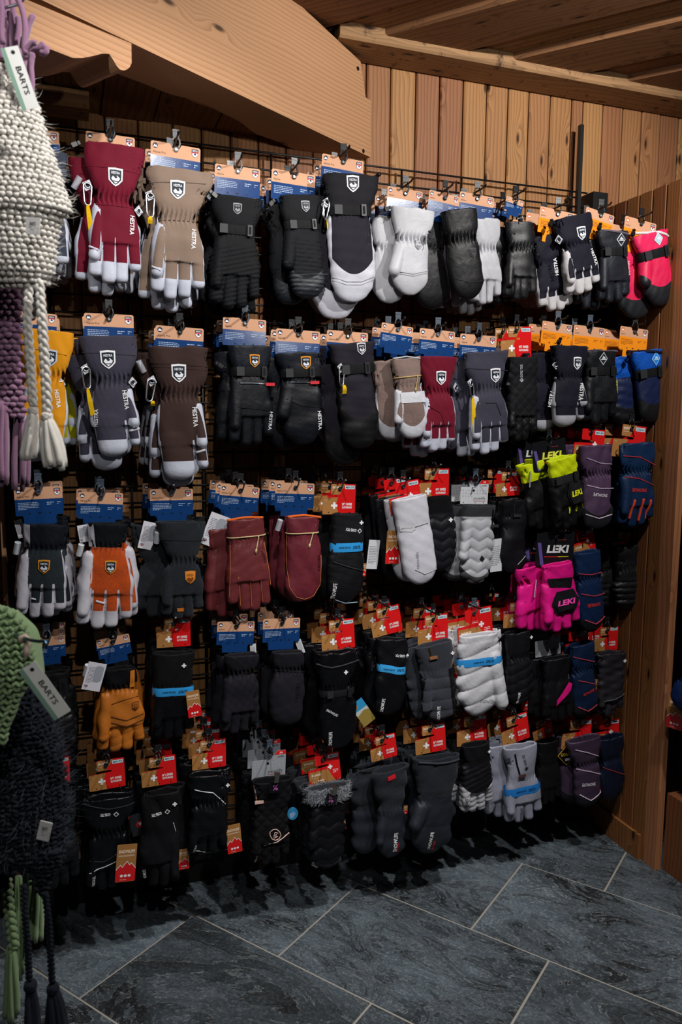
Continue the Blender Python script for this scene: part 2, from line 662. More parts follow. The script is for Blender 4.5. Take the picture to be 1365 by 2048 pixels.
# worn purlin where the wall meets the roof
PX0 = W(715, 128)[0]
pz = W(1000, 175)[1]
struct('trim_1', chamfer_board('trim_1', 3.3 - PX0 + 0.1, 0.13, 0.14, M_PURLIN, 0.006, 'x'), ((PX0 - 0.1 + 3.3) / 2, -0.067, pz + 0.07), label='worn purlin along the top of the board wall')
# level ceiling of old roof boards laid slantwise
D1 = ray(-1950, 846)
D1[2] = 0
D1 /= np.linalg.norm(D1)
D2 = np.array([-D1[1], D1[0], 0])
if D2[0] < 0:
    D2 = -D2
ctop = onplane(1013, 117, (0, -0.132, 0), (0, 1, 0))
RM = Matrix(((D1[0], D2[0], 0), (D1[1], D2[1], 0), (0, 0, 1)))
if RM.determinant() < 0:
    RM = Matrix(((D1[0], -D2[0], 0), (D1[1], -D2[1], 0), (0, 0, 1)))
cb = MB()
cb.box((0.2, -1.75, ctop[2] + 0.055), (3.4, 0.02, ctop[2] + 0.075), M_DARKGAP)
ceiling = struct('ceiling', cb.mesh('ceiling'), label='level ceiling of old roof boards')
B0 = E0b = W3(742, 315, 0.02)
xx = -2.2
kk = 0
while xx < 2.4:
    wd = (0.205, 0.12)[kk % 2]
    # clip each board to the ceiling rectangle
    q = ctop + D2 * (xx + wd / 2)
    ts = []
    for ax_, lo_, hi_ in ((0, 0.35, 3.3), (1, -1.70, -0.01)):
        t1, t2 = (lo_ - q[ax_]) / D1[ax_], (hi_ - q[ax_]) / D1[ax_]
        ts.append((min(t1, t2), max(t1, t2)))
    t0, t1 = max(ts[0][0], ts[1][0]), min(ts[0][1], ts[1][1])
    if t1 - t0 > 0.15:
        o = link('board', chamfer_board('board', t1 - t0, wd, 0.03, M_OLD, 0.006, 'x'), ceiling)
        p = q + D1 * (t0 + t1) / 2
        p[2] = ctop[2] + 0.016 + (0.018 if kk % 2 else 0.0)
        o.matrix_local = Matrix.Translation(Vector(p)) @ RM.to_4x4()
    xx += wd - 0.004
    kk += 1

# the great slanting beam: ends on the wall, rises towards it
E0 = W3(742, 315, 0.02)
BD = ray(1872, 846)
BD[2] = 0
BD /= np.linalg.norm(BD)
bh = np.array([BD[0], BD[1], 0]) / math.hypot(BD[0], BD[1])
BN = np.array([bh[1], -bh[0], 0])           # faces the room
ZH = np.array([0, 0, 1.0])


def face_pt(px, py):
    return onplane(px, py, E0, BN)


def face_sh(px, py):
    q = face_pt(px, py) - E0
    s = -np.dot(q, bh) / np.dot(BD, bh)
    return s, q[2] + s * BD[2]


def P_sh(s, h, back=0.0):
    return E0 - BD * s + ZH * h - BN * back


BZ = np.cross(-BD, -BN)
BROT = Matrix(((-BD[0], -BN[0], BZ[0]), (-BD[1], -BN[1], BZ[1]), (-BD[2], -BN[2], BZ[2])))


def beam_local(P):
    """own axes: x along the beam"""
    inv = np.linalg.inv(np.array(BROT))
    return [tuple(inv @ (np.asarray(p) - E0)) for p in P]


s1, H = face_sh(727, 128)
s1 = max(s1, 0.02)
_, h1 = face_sh(741, 200)
s2, H2 = face_sh(590, 0)
ss = np.linspace(0, 1.95, 70)
THK = -np.dot(onplane(575, 300, E0, ZH) - E0, BN)
rows = []
for i, s in enumerate(ss):
    top = (H + (H2 - H) * (s - s1) / (s2 - s1)) if s > s1 else h1
    wav = 0.016 * math.sin(s * 7.0 + 1) + 0.010 * math.sin(s * 17 + 2) + 0.004 * math.sin(s * 41)
    chip = 0.004 * math.sin(s * 23) + 0.003 * math.sin(s * 61)
    rows += [P_sh(s, 0.0), P_sh(s, top), P_sh(s, top, THK), P_sh(s, 0.035 + wav * 0.6, THK), P_sh(s, 0.0, THK - 0.025 + wav)]
Fc = []
for i in range(len(ss) - 1):
    for k in range(5):
        a, b = i * 5 + k, i * 5 + (k + 1) % 5
        Fc.append((a, b, b + 5, a + 5))
Fc += [(4, 3, 2, 1, 0), tuple(range(len(rows) - 5, len(rows)))]
bm_ = mesh_np('trim_2', beam_local(rows), Fc, [M_BEAM], smooth=False)
o = struct('trim_2', bm_, label='great slanting larch beam with sawn face and wavy rear edge')
o.matrix_world = Matrix.Translation(Vector(E0)) @ BROT.to_4x4()
# upper baulk set back beside the wall end, bolt holes at its end
hb = MB()
for px, py in ((716, 137), (727, 302)):
    s, h = face_sh(px, py)
    an_ = [2 * math.pi * i / 10 for i in range(10)]
    P_ = beam_local([P_sh(s + 0.006 * math.cos(a), h + 0.006 * math.sin(a), -0.0012) for a in an_])
    hb.add(P_, [list(range(10))], M_DARKGAP)
    hb.add(P_, [list(range(9, -1, -1))], M_DARKGAP)
link('dowel_hole', hb.mesh('dowel_hole'), o)
# carrying timber below it with a rounded nose
cpx = [(-90, -62), (60, 2), (263, 87), (263.5, 126), (260, 134), (254, 139), (247, 141), (240, 139), (233, 131), (226, 119), (219, 108), (205, 107), (186, 112), (165, 116), (146, 116), (128, 109), (108, 101), (91, 94), (40, 72), (-90, 20)]
cs = [face_sh(*p) for p in cpx]
cmb = MB()
front = beam_local([P_sh(s, h) for s, h in cs])
rear = beam_local([P_sh(s, h, THK - 0.02) for s, h in cs])
n = len(cs)
cmb.add(front + rear, [tuple(range(n)), tuple(range(2 * n - 1, n - 1, -1))] + [(i, n + i, n + (i + 1) % n, (i + 1) % n) for i in range(n)], M_BEAM)
me = cmb.mesh('trim_3')
o = struct('trim_3', me, label='carrying timber under the slanting beam ending in a rounded nose')
o.matrix_world = Matrix.Translation(Vector(E0)) @ BROT.to_4x4()
# low ceiling left of the beam
lzc = W(250, 238)[1]
lb = MB()
lb.box((-1.4, -0.02, lzc + 0.03), (0.8, 0.02, lzc + 0.05), M_DARKGAP)
low = struct('ceiling.001', lb.mesh('ceiling.001'), label='low dark board ceiling left of the beam')
xx = -1.35
while xx < 0.72:
    wd = random.uniform(0.13, 0.17)
    xr = xx + wd
    sB = (E0[0] - BN[0] * THK * 0.4 - xr) / BD[0]
    ln = min(0.76, -(E0[1] - BD[1] * sB - BN[1] * THK * 0.4) - 0.02)
    if ln < 0.05:
        break
    link('board', chamfer_board('board', wd - 0.004, ln, 0.025, M_LOW, 0.004), low, (xx + wd / 2, -ln / 2, lzc + 0.0145 + random.uniform(-0.002, 0.002)))
    xx += wd
a = W3(177, 214, 0.10)
b_ = W3(177, 231, 0.10)
o = struct('trim_4', chamfer_board('trim_4', 1.2, 0.10, a[2] - b_[2] + 0.022, M_OLD, 0.008, 'x'), (a[0] - 0.6, -0.12, (a[2] + b_[2]) / 2 + 0.004), label='short dark rafter under the low ceiling')

# partition on the right: upright boards, a post at its front edge
XP = W(1206, 420)[0]
yf = onplane(1355, 604, (XP, 0, 0), (1, 0, 0))[1]
zt = W(1206, 420)[1]
pm = MB()
pm.box((XP + 0.018, yf + 0.02, 0), (XP + 0.032, -0.002, zt - 0.004), M_DARKGAP)
part_wall = struct('wall_right', pm.mesh('wall_right'), label='wooden partition boards closing the glove bay on the right')
nb = 6
for i in range(nb):
    a = -0.004 + (yf + 0.01) * i / nb
    b = -0.004 + (yf + 0.01) * (i + 1) / nb
    me = chamfer_board('plank', abs(a - b) - 0.003, 0.022, zt, M_PANEL, 0.003)
    link('plank', me, part_wall, (XP + 0.009, (a + b) / 2, zt / 2), (0, 0, math.pi / 2))
struct('trim_5', chamfer_board('trim_5', 0.026, 0.06, zt + 0.006, M_POST, 0.004), (XP + 0.011, yf - 0.018, zt / 2 + 0.003), label='front post of the partition, lit along its edge')
bs = MB()
bs.box((XP - 0.014, yf + 0.02, 0.0), (XP - 0.003, -0.004, 0.085), M_PANEL)
struct('baseboard_right', bs.mesh('baseboard_right'), label='baseboard of the partition')
pt = onplane(1335, 1588, (XP + 0.02, 0, 0), (1, 0, 0))
pb = MB()
pb.box((XP + 0.026, -1.9, 0.0), (XP + 0.9, yf - 0.05, pt[2]), M_PANEL)
struct('trim_6', pb.mesh('trim_6'), label='low wooden plinth beyond the partition')
pk = MB()
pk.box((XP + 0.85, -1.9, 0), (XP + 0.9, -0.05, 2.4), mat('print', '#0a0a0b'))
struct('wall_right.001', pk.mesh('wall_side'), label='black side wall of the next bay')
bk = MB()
bk.box((-1.5, -0.012, 0.0), (XP - 0.02, -0.002, 0.125), mat('print', '#15110e'))  # added strip, its near-black colour stands in for shade below the gloves
struct('shade_strip_back', bk.mesh('shade_strip_back'), label='added dark strip standing in for shade at the foot of the board wall')
# batten and punched steel upright at the left edge of the bay
bx0, bx1 = W(3.5, 1100, 0.09)[0], W(13, 1100, 0.09)[0]
struct('trim_7', chamfer_board('trim_7', bx1 - bx0, 0.02, 2.2, wood('thin_batten', '#c79b6e', '#9a6f45', 'z', 0.1, 0.5, 90), 0.001), ((bx0 + bx1) / 2, -0.09, 1.1), label='thin wooden batten at the left edge of the grid')
cu = bpy.data.curves.new('punched_upright', 'CURVE')
cu.dimensions = '2D'
cu.fill_mode = 'BOTH'
cu.extrude = 0.002


def spline2d(P):
    sp = cu.splines.new('POLY')
    sp.points.add(len(P) - 1)
    for q, p in zip(sp.points, P):
        q.co = (p[0], p[1], 0, 1)
    sp.use_cyclic_u = True


ux0, ux1 = bx1 + 0.001, bx1 + 0.085
spline2d([(ux0, 0), (ux1, 0), (ux1, 2.2), (ux0, 2.2)])
for i in range(24):
    spline2d(disc((ux0 + ux1) / 2 - 0.018, 0.10 + i * 0.088, 0.017, 16))
tmp = bpy.data.objects.new('punched_upright', cu)
COL.objects.link(tmp)
dg = bpy.context.evaluated_depsgraph_get()
dg.update()
me = bpy.data.meshes.new_from_object(tmp.evaluated_get(dg))
bpy.data.objects.remove(tmp)
me.materials.clear()
me.materials.append(mat('steel', '#15171a'))
thing('punched_upright', 'black steel upright punched with round holes at the left of the grid', 'display rail', (0, -0.075, 0), None, me, (math.pi / 2, 0, 0))

# wire grid on the wall
GY = -0.032
gx0, gx1 = W(60, 258)[0] - 0.25, W(1163, 389)[0]
zt_g = W(640, 319, 0.032)[1]
grid = thing('wire_grid', 'black wire grid panel fixed across the board wall carrying all the gloves', 'display grid', ((gx0 + gx1) / 2, GY, 0))
hw = MB()
hw.tube([(gx0 - (gx0 + gx1) / 2, 0, 0), (gx1 - (gx0 + gx1) / 2, 0, 0)], 0.0030, BLACK_STEEL, 8)
hwm = hw.mesh('horizontal_wire', True)
zz = zt_g
nw = 0
while zz > 0.1:
    link('horizontal_wire', hwm, grid, (0, 0, zz))
    zz -= 0.0472
    nw += 1
vw = MB()
vw.tube([(0, 0.006, 0.09), (0, 0.006, zt_g + 0.004)], 0.0034, BLACK_STEEL, 8)
vwm = vw.mesh('vertical_wire', True)
vx = [W(px, py, 0.03)[0] for px, py in ((248, 280), (471, 305), (641, 325), (868, 352), (1038, 373))]
step = (vx[-1] - vx[0]) / 6
for i in range(-2, 8):
    link('vertical_wire', vwm, grid, (vx[0] + step * i - (gx0 + gx1) / 2, 0, 0))
sb = MB()
sb.tube([(0, 0.0, 0), (0, 0.0305, 0)], 0.006, BLACK_STEEL, 8)
sbm = sb.mesh('wall_bracket', True)
for zz in (0.35, 1.2, zt_g - 0.02):
    for xq in (gx0 + 0.1, 0.3, 0.9, gx1 - 0.06):
        link('wall_bracket', sbm, grid, (xq - (gx0 + gx1) / 2, 0, zz))
# slim post and square tube at the right end of the grid
q0, q1 = W(1162, 251, 0.045), W(1157, 440, 0.045)
pm = MB()
pm.box((q0[0] - 0.006, -0.056, 0.0), (q0[0] + 0.006, -0.040, q0[1]), BLACK_STEEL)
thing('slim_post', 'slim black steel post rising above the right end of the wire grid', 'post', (0, 0, 0), None, pm.mesh('slim_post'))
r0, r1 = W(1172, 386, 0.05), W(1206, 418, 0.05)
pm = MB()
pm.box((r0[0] + 0.012, -0.075, 0.0), (r1[0], -0.012, r0[1]), mat('steel', '#08080a'))
thing('square_post', 'square black steel tube ending beside the slim post', 'post', (0, 0, 0), None, pm.mesh('square_post'))


# ------------------------------------------------------------------ gloves: solid shapes meshed from a distance field
def snets(fn, lo, hi, h):
    """surface of fn < 0 as quads (surface nets)"""
    ax = [np.arange(lo[i], hi[i] + h, h) for i in range(3)]
    X, Y, Z = np.meshgrid(*ax, indexing='ij', sparse=False)
    F = fn(X, Y, Z)
    nx, ny, nz = F.shape
    ins = F < 0
    acc = np.zeros((nx - 1, ny - 1, nz - 1, 3), np.float32)
    cnt = np.zeros((nx - 1, ny - 1, nz - 1), np.float32)

    def sl(a, c):
        return a[c[0]:nx - 1 + c[0], c[1]:ny - 1 + c[1], c[2]:nz - 1 + c[2]]
    cor = [(i, j, k) for i in (0, 1) for j in (0, 1) for k in (0, 1)]
    for a in cor:
        for d in range(3):
            if a[d] == 0:
                b = list(a)
                b[d] = 1
                fa, fb = sl(F, a), sl(F, b)
                cr = (fa < 0) != (fb < 0)
                t = np.where(cr, fa / np.where(cr, fa - fb, 1), 0)
                for q in range(3):
                    acc[..., q] += np.where(cr, a[q] + (t if q == d else 0), 0)
                cnt += cr
    m = cnt > 0
    idx = np.full(m.shape, -1, np.int64)
    idx[m] = np.arange(m.sum())
    ci = np.argwhere(m)
    V = (ci + acc[m] / cnt[m][:, None]) * h + np.array([lo[0], lo[1], lo[2]])
    quads = []
    for d in range(3):
        sa = [slice(1, -1)] * 3
        sb_ = [slice(1, -1)] * 3
        sa[d] = slice(0, -1)
        sb_[d] = slice(1, None)
        a, b = ins[tuple(sa)], ins[tuple(sb_)]
        e = np.argwhere(a != b)
        fl = a[a != b]
        off = np.ones(3, int)
        off[d] = 0
        e = e + off
        u, v = [q for q in range(3) if q != d]
        du, dv = np.zeros(3, int), np.zeros(3, int)
        du[u] = 1
        dv[v] = 1
        c = [e - du - dv, e - dv, e, e - du]
        q = np.stack([idx[tuple(k.T)] for k in c], 1)
        flip = fl if d != 1 else ~fl
        q[~flip] = q[~flip][:, ::-1]
        quads.append(q)
    Q = np.concatenate(quads)
    Q = Q[(Q >= 0).all(1)]
    return V, Q


def tri(Q):
    return np.concatenate([Q[:, [0, 1, 2]], Q[:, [0, 2, 3]]])


def clip(V, T, s):
    """split triangles along s = 0; gives the part with s < 0 and the part with s > 0"""
    out = []
    for sg in (1, -1):
        f = s * sg
        neg = f[T] < 0
        k = neg.sum(1)
        full = T[k == 3]
        NV = [V]
        base = len(V)
        new = [full]
        eA, eB = [], []
        for want, inv in ((1, False), (2, True)):
            t = T[k == want]
            nn = neg[k == want]
            odd = (nn if not inv else ~nn).argmax(1)
            r = np.arange(len(t))
            a, b, c = t[r, odd], t[r, (odd + 1) % 3], t[r, (odd + 2) % 3]
            i0 = base + sum(len(x) for x in eA)
            eA += [a, a]
            eB += [b, c]
            ab = i0 + np.arange(len(t))
            ac = i0 + len(t) + np.arange(len(t))
            if not inv:
                new.append(np.stack([a, ab, ac], 1))
            else:
                new.append(np.stack([ab, b, c], 1))
                new.append(np.stack([ab, c, ac], 1))
        A, B = np.concatenate(eA), np.concatenate(eB)
        lo_, hi_ = np.minimum(A, B), np.maximum(A, B)
        key = lo_.astype(np.int64) * len(V) + hi_
        uq, inv_ = np.unique(key, return_inverse=True)
        la, hb_ = uq // len(V), uq % len(V)
        fa, fb = f[la], f[hb_]
        t = (fa / (fa - fb))[:, None]
        NV = np.concatenate([V, V[la] * (1 - t) + V[hb_] * t])
        TT = np.concatenate(new)
        mp = np.concatenate([np.arange(base), base + inv_])
        TT = mp[TT]
        us, ti = np.unique(TT, return_inverse=True)
        out.append((NV[us], ti.reshape(-1, 3), us))
    return out


def sst(a, b, x):
    t = np.clip((x - a) / (b - a), 0, 1)
    return t * t * (3 - 2 * t)


def capsule(X, Y, Z, a, b, ra, rb, fy, p=2):
    ax, ay, az = a
    dx, dy, dz = b[0] - ax, (b[1] - ay) * fy, b[2] - az
    px, py, pz = X - ax, (Y - ay) * fy, Z - az
    h = np.clip((px * dx + py * dy + pz * dz) / (dx * dx + dy * dy + dz * dz), 0, 1)
    if p == 2:
        return np.sqrt((px - dx * h) ** 2 + (py - dy * h) ** 2 + (pz - dz * h) ** 2) - (ra + (rb - ra) * h)
    return (np.abs(px - dx * h) ** p + np.abs(py - dy * h) ** p + np.abs(pz - dz * h) ** p) ** (1 / p) - (ra + (rb - ra) * h)


def smin(a, b, k):
    h = np.clip(0.5 + 0.5 * (b - a) / k, 0, 1)
    return b + (a - b) * h - k * h * (1 - h)


class Glove:
    """one glove hanging with its cuff up: x to the right, y away from the viewer, z from 0 down to -L"""

    def __init__(s, kind, L, Wd, fw=0.38, ct=1.1, wr=0.78, th=-1, thf=0.84, cr=0.70, gather=0.0025, quilt=None, puff=0.0, crumple=1.0,
                 thick=0.019, open_=True, tip=0.83, inset=0.0028, scheme='plain', side=0.0, seed=0, cut=None, knuckle=0.0, fk=None, lean=0.0):
        s.__dict__.update(locals())
        s.rng = np.random.RandomState(seed + 11)
        s.wv = [(s.rng.normal(size=3) * (1, 0.6, 0.8), s.rng.rand() * 6.28, wl) for wl in (0.10, 0.075, 0.055, 0.045, 0.034, 0.027, 0.021)]
        hw = Wd / 2
        fk = fk or fw + (1 - fw) * 0.42
        s.fk = fk
        e = [(-0.02, ct), (0.0, ct), (fw * 0.45, ct * 0.5 + (ct * 0.5 + wr * 0.5) * 0.5), (fw * 0.85, wr * 1.02), (fw, wr), (fw + (1 - fw) * 0.14, wr * 0.6 + 0.4), (fk, 1.0)]
        if kind == 'mitt':
            e += [(0.80, 0.985), (1.0, 0.95), (1.1, 0.95)]
        else:
            e += [(cr, 0.98), (1.1, 0.96)]
        zs = np.linspace(-0.05, 1.1, 231)
        w = np.interp(zs, [q[0] for q in e], [q[1] for q in e]) * hw
        ker = np.ones(15) / 15
        wp = np.convolve(np.pad(w, 7, mode='edge'), ker, 'valid')
        s.pz, s.pw = zs, wp
        tt = np.interp(zs, [0, fw * 0.8, fw, fw + 0.15, 0.75, 1.0], np.array([1.1, 0.95, 0.86, 1.0, 0.98, 0.8]) * thick)
        s.pt = np.convolve(np.pad(tt, 7, mode='edge'), ker, 'valid')
        s.fing = []
        if kind == 'five':
            r = hw / 4 * 1.03
            lens = [0.955, 1.0, 0.985, 0.90] if th < 0 else [0.90, 0.985, 1.0, 0.955]
            for i in range(4):
                c = (-0.75 + 0.5 * i) * hw * 0.98
                fan = (i - 1.5) * 0.010 * (Wd / 0.12) * (0.6 + 0.4 * s.rng.rand())
                zb = -(L * lens[i] - r)
                s.fing.append(((c * 0.93, 0, -L * (cr - 0.10)), (c + fan * 0.25, 0.001 + 0.005 * s.rng.rand(), zb), r * 1.06, r * 0.98))
        elif kind == 'three':
            sd = -th if th else 1
            sd = s.lob = (1 if th >= 0 else -1)     # the single finger lies beside the thumb side
            r = hw * 0.27
            s.fing.append(((sd * hw * 0.66, 0, -L * (cr - 0.10)), (sd * hw * 0.80, 0.0, -(L * 0.93 - r)), r * 1.05, r * 0.92))
            for c0, c1 in ((-0.50, -0.40), (-0.02, 0.06)):
                r2 = hw * 0.46
                s.fing.append(((sd * c0 * hw, 0, -L * (cr - 0.05)), (sd * c1 * hw, 0.0, -(L - r2)), r2, r2 * 0.98))
        s.thc = None
        if th:
            rt = hw * (0.32 if kind == 'mitt' else 0.235)
            s.thc = ((th * hw * 0.62, -0.002, -L * (fw + 0.10)), (th * hw * (0.98 if kind == 'mitt' else 0.80), -thick * 0.75, -(L * thf - rt)), rt * 1.15, rt * 0.95)

    def wz(s, Z):
        return np.interp(-Z / s.L, s.pz, s.pw), np.interp(-Z / s.L, s.pz, s.pt)

    def body(s, X, Y, Z):
        w, t = s.wz(Z)
        xx = X - s.lean * Z
        if s.kind == 'mitt':
            rt = s.Wd * 0.5 * 0.95
            u = np.clip((-(Z) - (s.L - rt * 1.1)) / (rt * 1.1), 0, 1.2)
            k = np.sqrt(np.clip(1 - u * u, 0.0, 1))
            w = w * np.maximum(k, 0.02)
            t = t * np.maximum(np.clip(1 - u ** 3, 0, 1) ** 0.5, 0.05)
            d = ((np.abs(xx) / w) ** 2.6 + (np.abs(Y) / t) ** 2.6) ** (1 / 2.6)
            d = (d - 1) * np.minimum(w, t)
            d = np.maximum(d, -(Z + s.L))
        else:
            p = 2.6
            d = ((np.abs(xx) / w) ** p + (np.abs(Y) / t) ** p) ** (1 / p)
            d = (d - 1) * np.minimum(w, t)
            d = np.maximum(d, -(Z + s.L * (s.cr + 0.0)))
        return np.maximum(d, Z)

    def fingers(s, X, Y, Z):
        xx = X - s.lean * Z
        fy = 0.62 if s.kind == 'five' else 1.15
        if s.kind == 'three':
            lob = capsule(xx, Y, Z, *s.fing[0], s.Wd * 0.135 / (s.thick * 0.92))
            m = None
            for f in s.fing[1:]:
                c = capsule(xx, Y, Z, *f, s.Wd * 0.23 / (s.thick * 0.95))
                m = c if m is None else smin(m, c, 0.02)
            return np.minimum(lob, m)
        d = None
        ry = s.fing[0][2] / (s.thick * 0.80)
        for f in s.fing:
            c = capsule(xx, Y, Z, *f, max(0.5, min(1.3, ry)), 2.8)
            d = c if d is None else np.minimum(d, c)
        return d

    def thumb(s, X, Y, Z):
        return capsule(X - s.lean * Z, Y, Z, *s.thc, 1.12)

    def hand(s, X, Y, Z):
        d = s.body(X, Y, Z)
        if s.fing:
            d = smin(d, s.fingers(X, Y, Z), 0.006)
        return d

    def f(s, X, Y, Z):
        d = s.hand(X, Y, Z)
        if s.thc:
            d = smin(d, s.thumb(X, Y, Z), 0.0035)
        zw = -s.L * s.fw
        # folds
        wr_ = 0
        for i, (k, ph, wl) in enumerate(s.wv):
            wr_ = wr_ + np.sin((X * k[0] + Y * k[1] + Z * k[2]) * 6.28 / wl + ph) * wl * (wl / 0.055) ** 0.8
        d = d + wr_ * 0.0058 * s.crumple
        if s.gather:
            env = np.exp(-((Z - zw) / (0.05 * s.L)) ** 2)
            d = d + s.gather * 1.35 * env * (np.sin(X * 6.28 / 0.0112 + 1.3 * np.sin(Z * 140)) * 0.95 + 0.8)
        if s.quilt:
            typ, pit = s.quilt[0], s.quilt[1]
            z0 = s.quilt[2] if len(s.quilt) > 2 else s.fw
            env = sst(-s.L * z0, -s.L * z0 - 0.008, Z)
            if typ == 'h':
                q = np.abs(np.sin(math.pi * (Z + 0.10 * X) / pit))
            elif typ == 'v':
                q = np.abs(np.sin(math.pi * (Z + 0.55 * np.abs(((X / (s.Wd * 0.5) + 1.0) % 1.0) - 0.5) * s.Wd * 0.5) / pit))
            elif typ == 'd':
                q = np.minimum(np.abs(np.sin(math.pi * (Z + X) / pit)), np.abs(np.sin(math.pi * (Z - X) / pit)))
            else:
                q = np.abs(np.sin(math.pi * (Z - 0.28 * X) / pit))
            d = d - (s.puff or 0.003) * (np.sqrt(q) - 0.75) * env
        if s.knuckle:
            kd = ((X / (s.Wd * 0.30)) ** 2 + ((Z + s.L * (s.fw + 0.22)) / (s.L * 0.11)) ** 2) ** 0.5
            d = d - s.knuckle * (1 - sst(0.75, 1.0, kd)) * (Y < 0.004)
        if s.open_:
            w, t = s.wz(Z)
            wi, ti = w - 0.0055, t - 0.0055
            xx = X - s.lean * Z
            di = (((np.abs(xx) / wi) ** 2.6 + (np.abs(Y) / ti) ** 2.6) ** (1 / 2.6) - 1) * ti
            di = np.maximum(di, -(Z + 0.055))
            d = np.maximum(d, -di)
        return d

    def sil(s, X, Z):
        """signed distance to the outline seen from the front"""
        w, _ = s.wz(Z)
        xx = X - s.lean * Z
        Y0 = np.zeros_like(X)
        if s.kind == 'mitt':
            rt = s.Wd * 0.5 * 0.95
            u = np.clip((-(Z) - (s.L - rt * 1.1)) / (rt * 1.1), 0, 1.0)
            b = np.abs(xx) - w * np.sqrt(np.clip(1 - u * u, 0.0, 1))
            b = np.maximum(np.maximum(b, -(Z + s.L)), Z)
        else:
            b = np.maximum(np.maximum(np.abs(xx) - w, -(Z + s.L * (s.cr - 0.03))), Z)
            if s.fing:
                b = np.minimum(b, s.fingers(X, Y0, Z))
        return b

    def bounds(s):
        a = max(s.pw.max(), s.Wd * 0.5 + s.Wd * 0.24) + 0.012 + abs(s.lean) * s.L
        return (-a, -s.thick * 2.2 - 0.012, -s.L - 0.012), (a, s.thick * 1.6 + 0.010, 0.008)

    def front(s, x, z, lift=0.0):
        """y of the front surface at points x, z"""
        x, z = np.asarray(x, float), np.asarray(z, float)
        ys = np.linspace(-s.thick * 2.2 - 0.012, s.thick, 56)
        F = s.f(x[:, None] + 0 * ys, ys[None, :] + 0 * x[:, None], z[:, None] + 0 * ys)
        neg = F < 0
        i = neg.argmax(1)
        ok = neg.any(1) & (i > 0)
        i = np.clip(i, 1, len(ys) - 1)
        r = np.arange(len(x))
        fa, fb = F[r, i - 1], F[r, i]
        t = fa / np.where(ok, fa - fb, 1)
        y = ys[i - 1] + t * (ys[1] - ys[0])
        good = y[ok]
        y = np.where(ok, y, good.max() if len(good) else 0.0)
        return y - lift

    def parts(s, h):
        """name -> (V, T)"""
        lo, hi = s.bounds()
        V, Q = snets(s.f, lo, hi, h)
        T = tri(Q)
        res = {}
        zc = -s.L * (s.cut if s.cut is not None else s.fw)
        (Vc, Tc, _), (Vh, Th, _) = clip(V, T, zc - V[:, 2] + 1e-6)
        res['cuff'] = (Vc, Tc)
        X, Y, Z = Vh.T
        if s.scheme == 'plain':
            res['body'] = (Vh, Th)
        elif s.scheme == 'band':
            res['body'] = (Vh, Th)
        else:
            sd = s.sil(X, Z)
            if s.thc:
                th3 = s.thumb(X, Y, Z)
                b3 = s.hand(X, Y, Z)
                th2 = s.thumb(X, np.full_like(X, s.thc[1][1]), Z)
                zt_ = np.where(th3 < b3, -(s.L * (s.thf - 0.075)), -s.L * s.tip)
                sd = np.where(th3 < b3, th2, sd)
            else:
                zt_ = -s.L * s.tip
            if s.scheme == 'army':
                fld = np.maximum(sd + s.inset, zt_ - Z)
            elif s.scheme == 'side':        # leather flanks, cloth panel down the back
                fld = np.maximum(np.maximum(sd + s.inset, zt_ - Z), (X * (1 if s.side > 0 else -1)) - abs(s.side) * s.Wd)
            elif s.scheme == 'oval':        # cloth oval over a leather mitten
                fld = np.maximum(sd + s.inset * 1.6, -(Z + s.L * s.tip) + 1.6 * X * X / s.Wd)
            elif s.scheme == 'tip':
                fld = -(Z + s.L * s.tip) + 1.0 * X * X / s.Wd * 1.2
            if s.scheme != 'tip':
                fld = np.maximum(fld, (Y - s.thick * 0.35))
            fld = np.where(np.abs(fld) < 1e-7, 1e-7, fld)
            (Va, Ta, _), (Vb, Tb, _) = clip(Vh, Th, fld)
            res['body'] = (Va, Ta)
            res['leather'] = (Vb, Tb)
        return res

    def ring(s, z, hgt, lift=0.0015, n=44, tilt=0.0):
        """band round the glove at height z"""
        an = np.linspace(0, 2 * math.pi, n, endpoint=False)
        R = np.linspace(0.0, s.Wd * 0.9, 90)
        out = []
        for k in range(5):
            zz = z + hgt * (0.5 - k / 4)
            dx, dy = np.cos(an), np.sin(an)
            zq = zz + tilt * dx * s.Wd * 0.5
            rr = R[None, :]
            F = s.f(dx[:, None] * rr, dy[:, None] * rr, zq[:, None] + 0 * rr)
            # outermost inside sample
            ins = F < 0
            j = ins.shape[1] - 1 - ins[:, ::-1].argmax(1)
            r = np.where(ins.any(1), R[j], 0.02)
            out.append((dx, dy, zq, r))
        V = []
        rm = np.max([o[3] for o in out], 0)
        rm = np.maximum(rm, 0.5 * (np.roll(rm, 1) + np.roll(rm, -1)))
        for k, (dx, dy, zq, r) in enumerate(out):
            q = rm + lift - (0.0008 if k in (0, 4) else 0)
            V.append(np.stack([dx * q, dy * q, zq], 1))
        V = np.concatenate(V)
        Fc = []
        for k in range(4):
            for i in range(n):
                j = (i + 1) % n
                Fc.append((k * n + i, (k + 1) * n + i, (k + 1) * n + j, k * n + j))
        return V, np.array(Fc)


def drape(g, P2, lift):
    """points (x, z) laid on the front of glove g"""
    P2 = np.asarray(P2, float)
    y = g.front(P2[:, 0], P2[:, 1], lift)
    return np.stack([P2[:, 0], y, P2[:, 1]], 1)


def resample(P, d=0.004):
    P = np.asarray(P, float)
    out = [P[0]]
    for a, b in zip(P[:-1], P[1:]):
        n = max(1, int(np.linalg.norm(b - a) / d))
        for i in range(1, n + 1):
            out.append(a + (b - a) * i / n)
    return np.array(out)


def smooth1(y, k=2):
    for _ in range(k):
        y = np.convolve(np.pad(y, 1, mode='edge'), [0.25, 0.5, 0.25], 'valid')
    return y


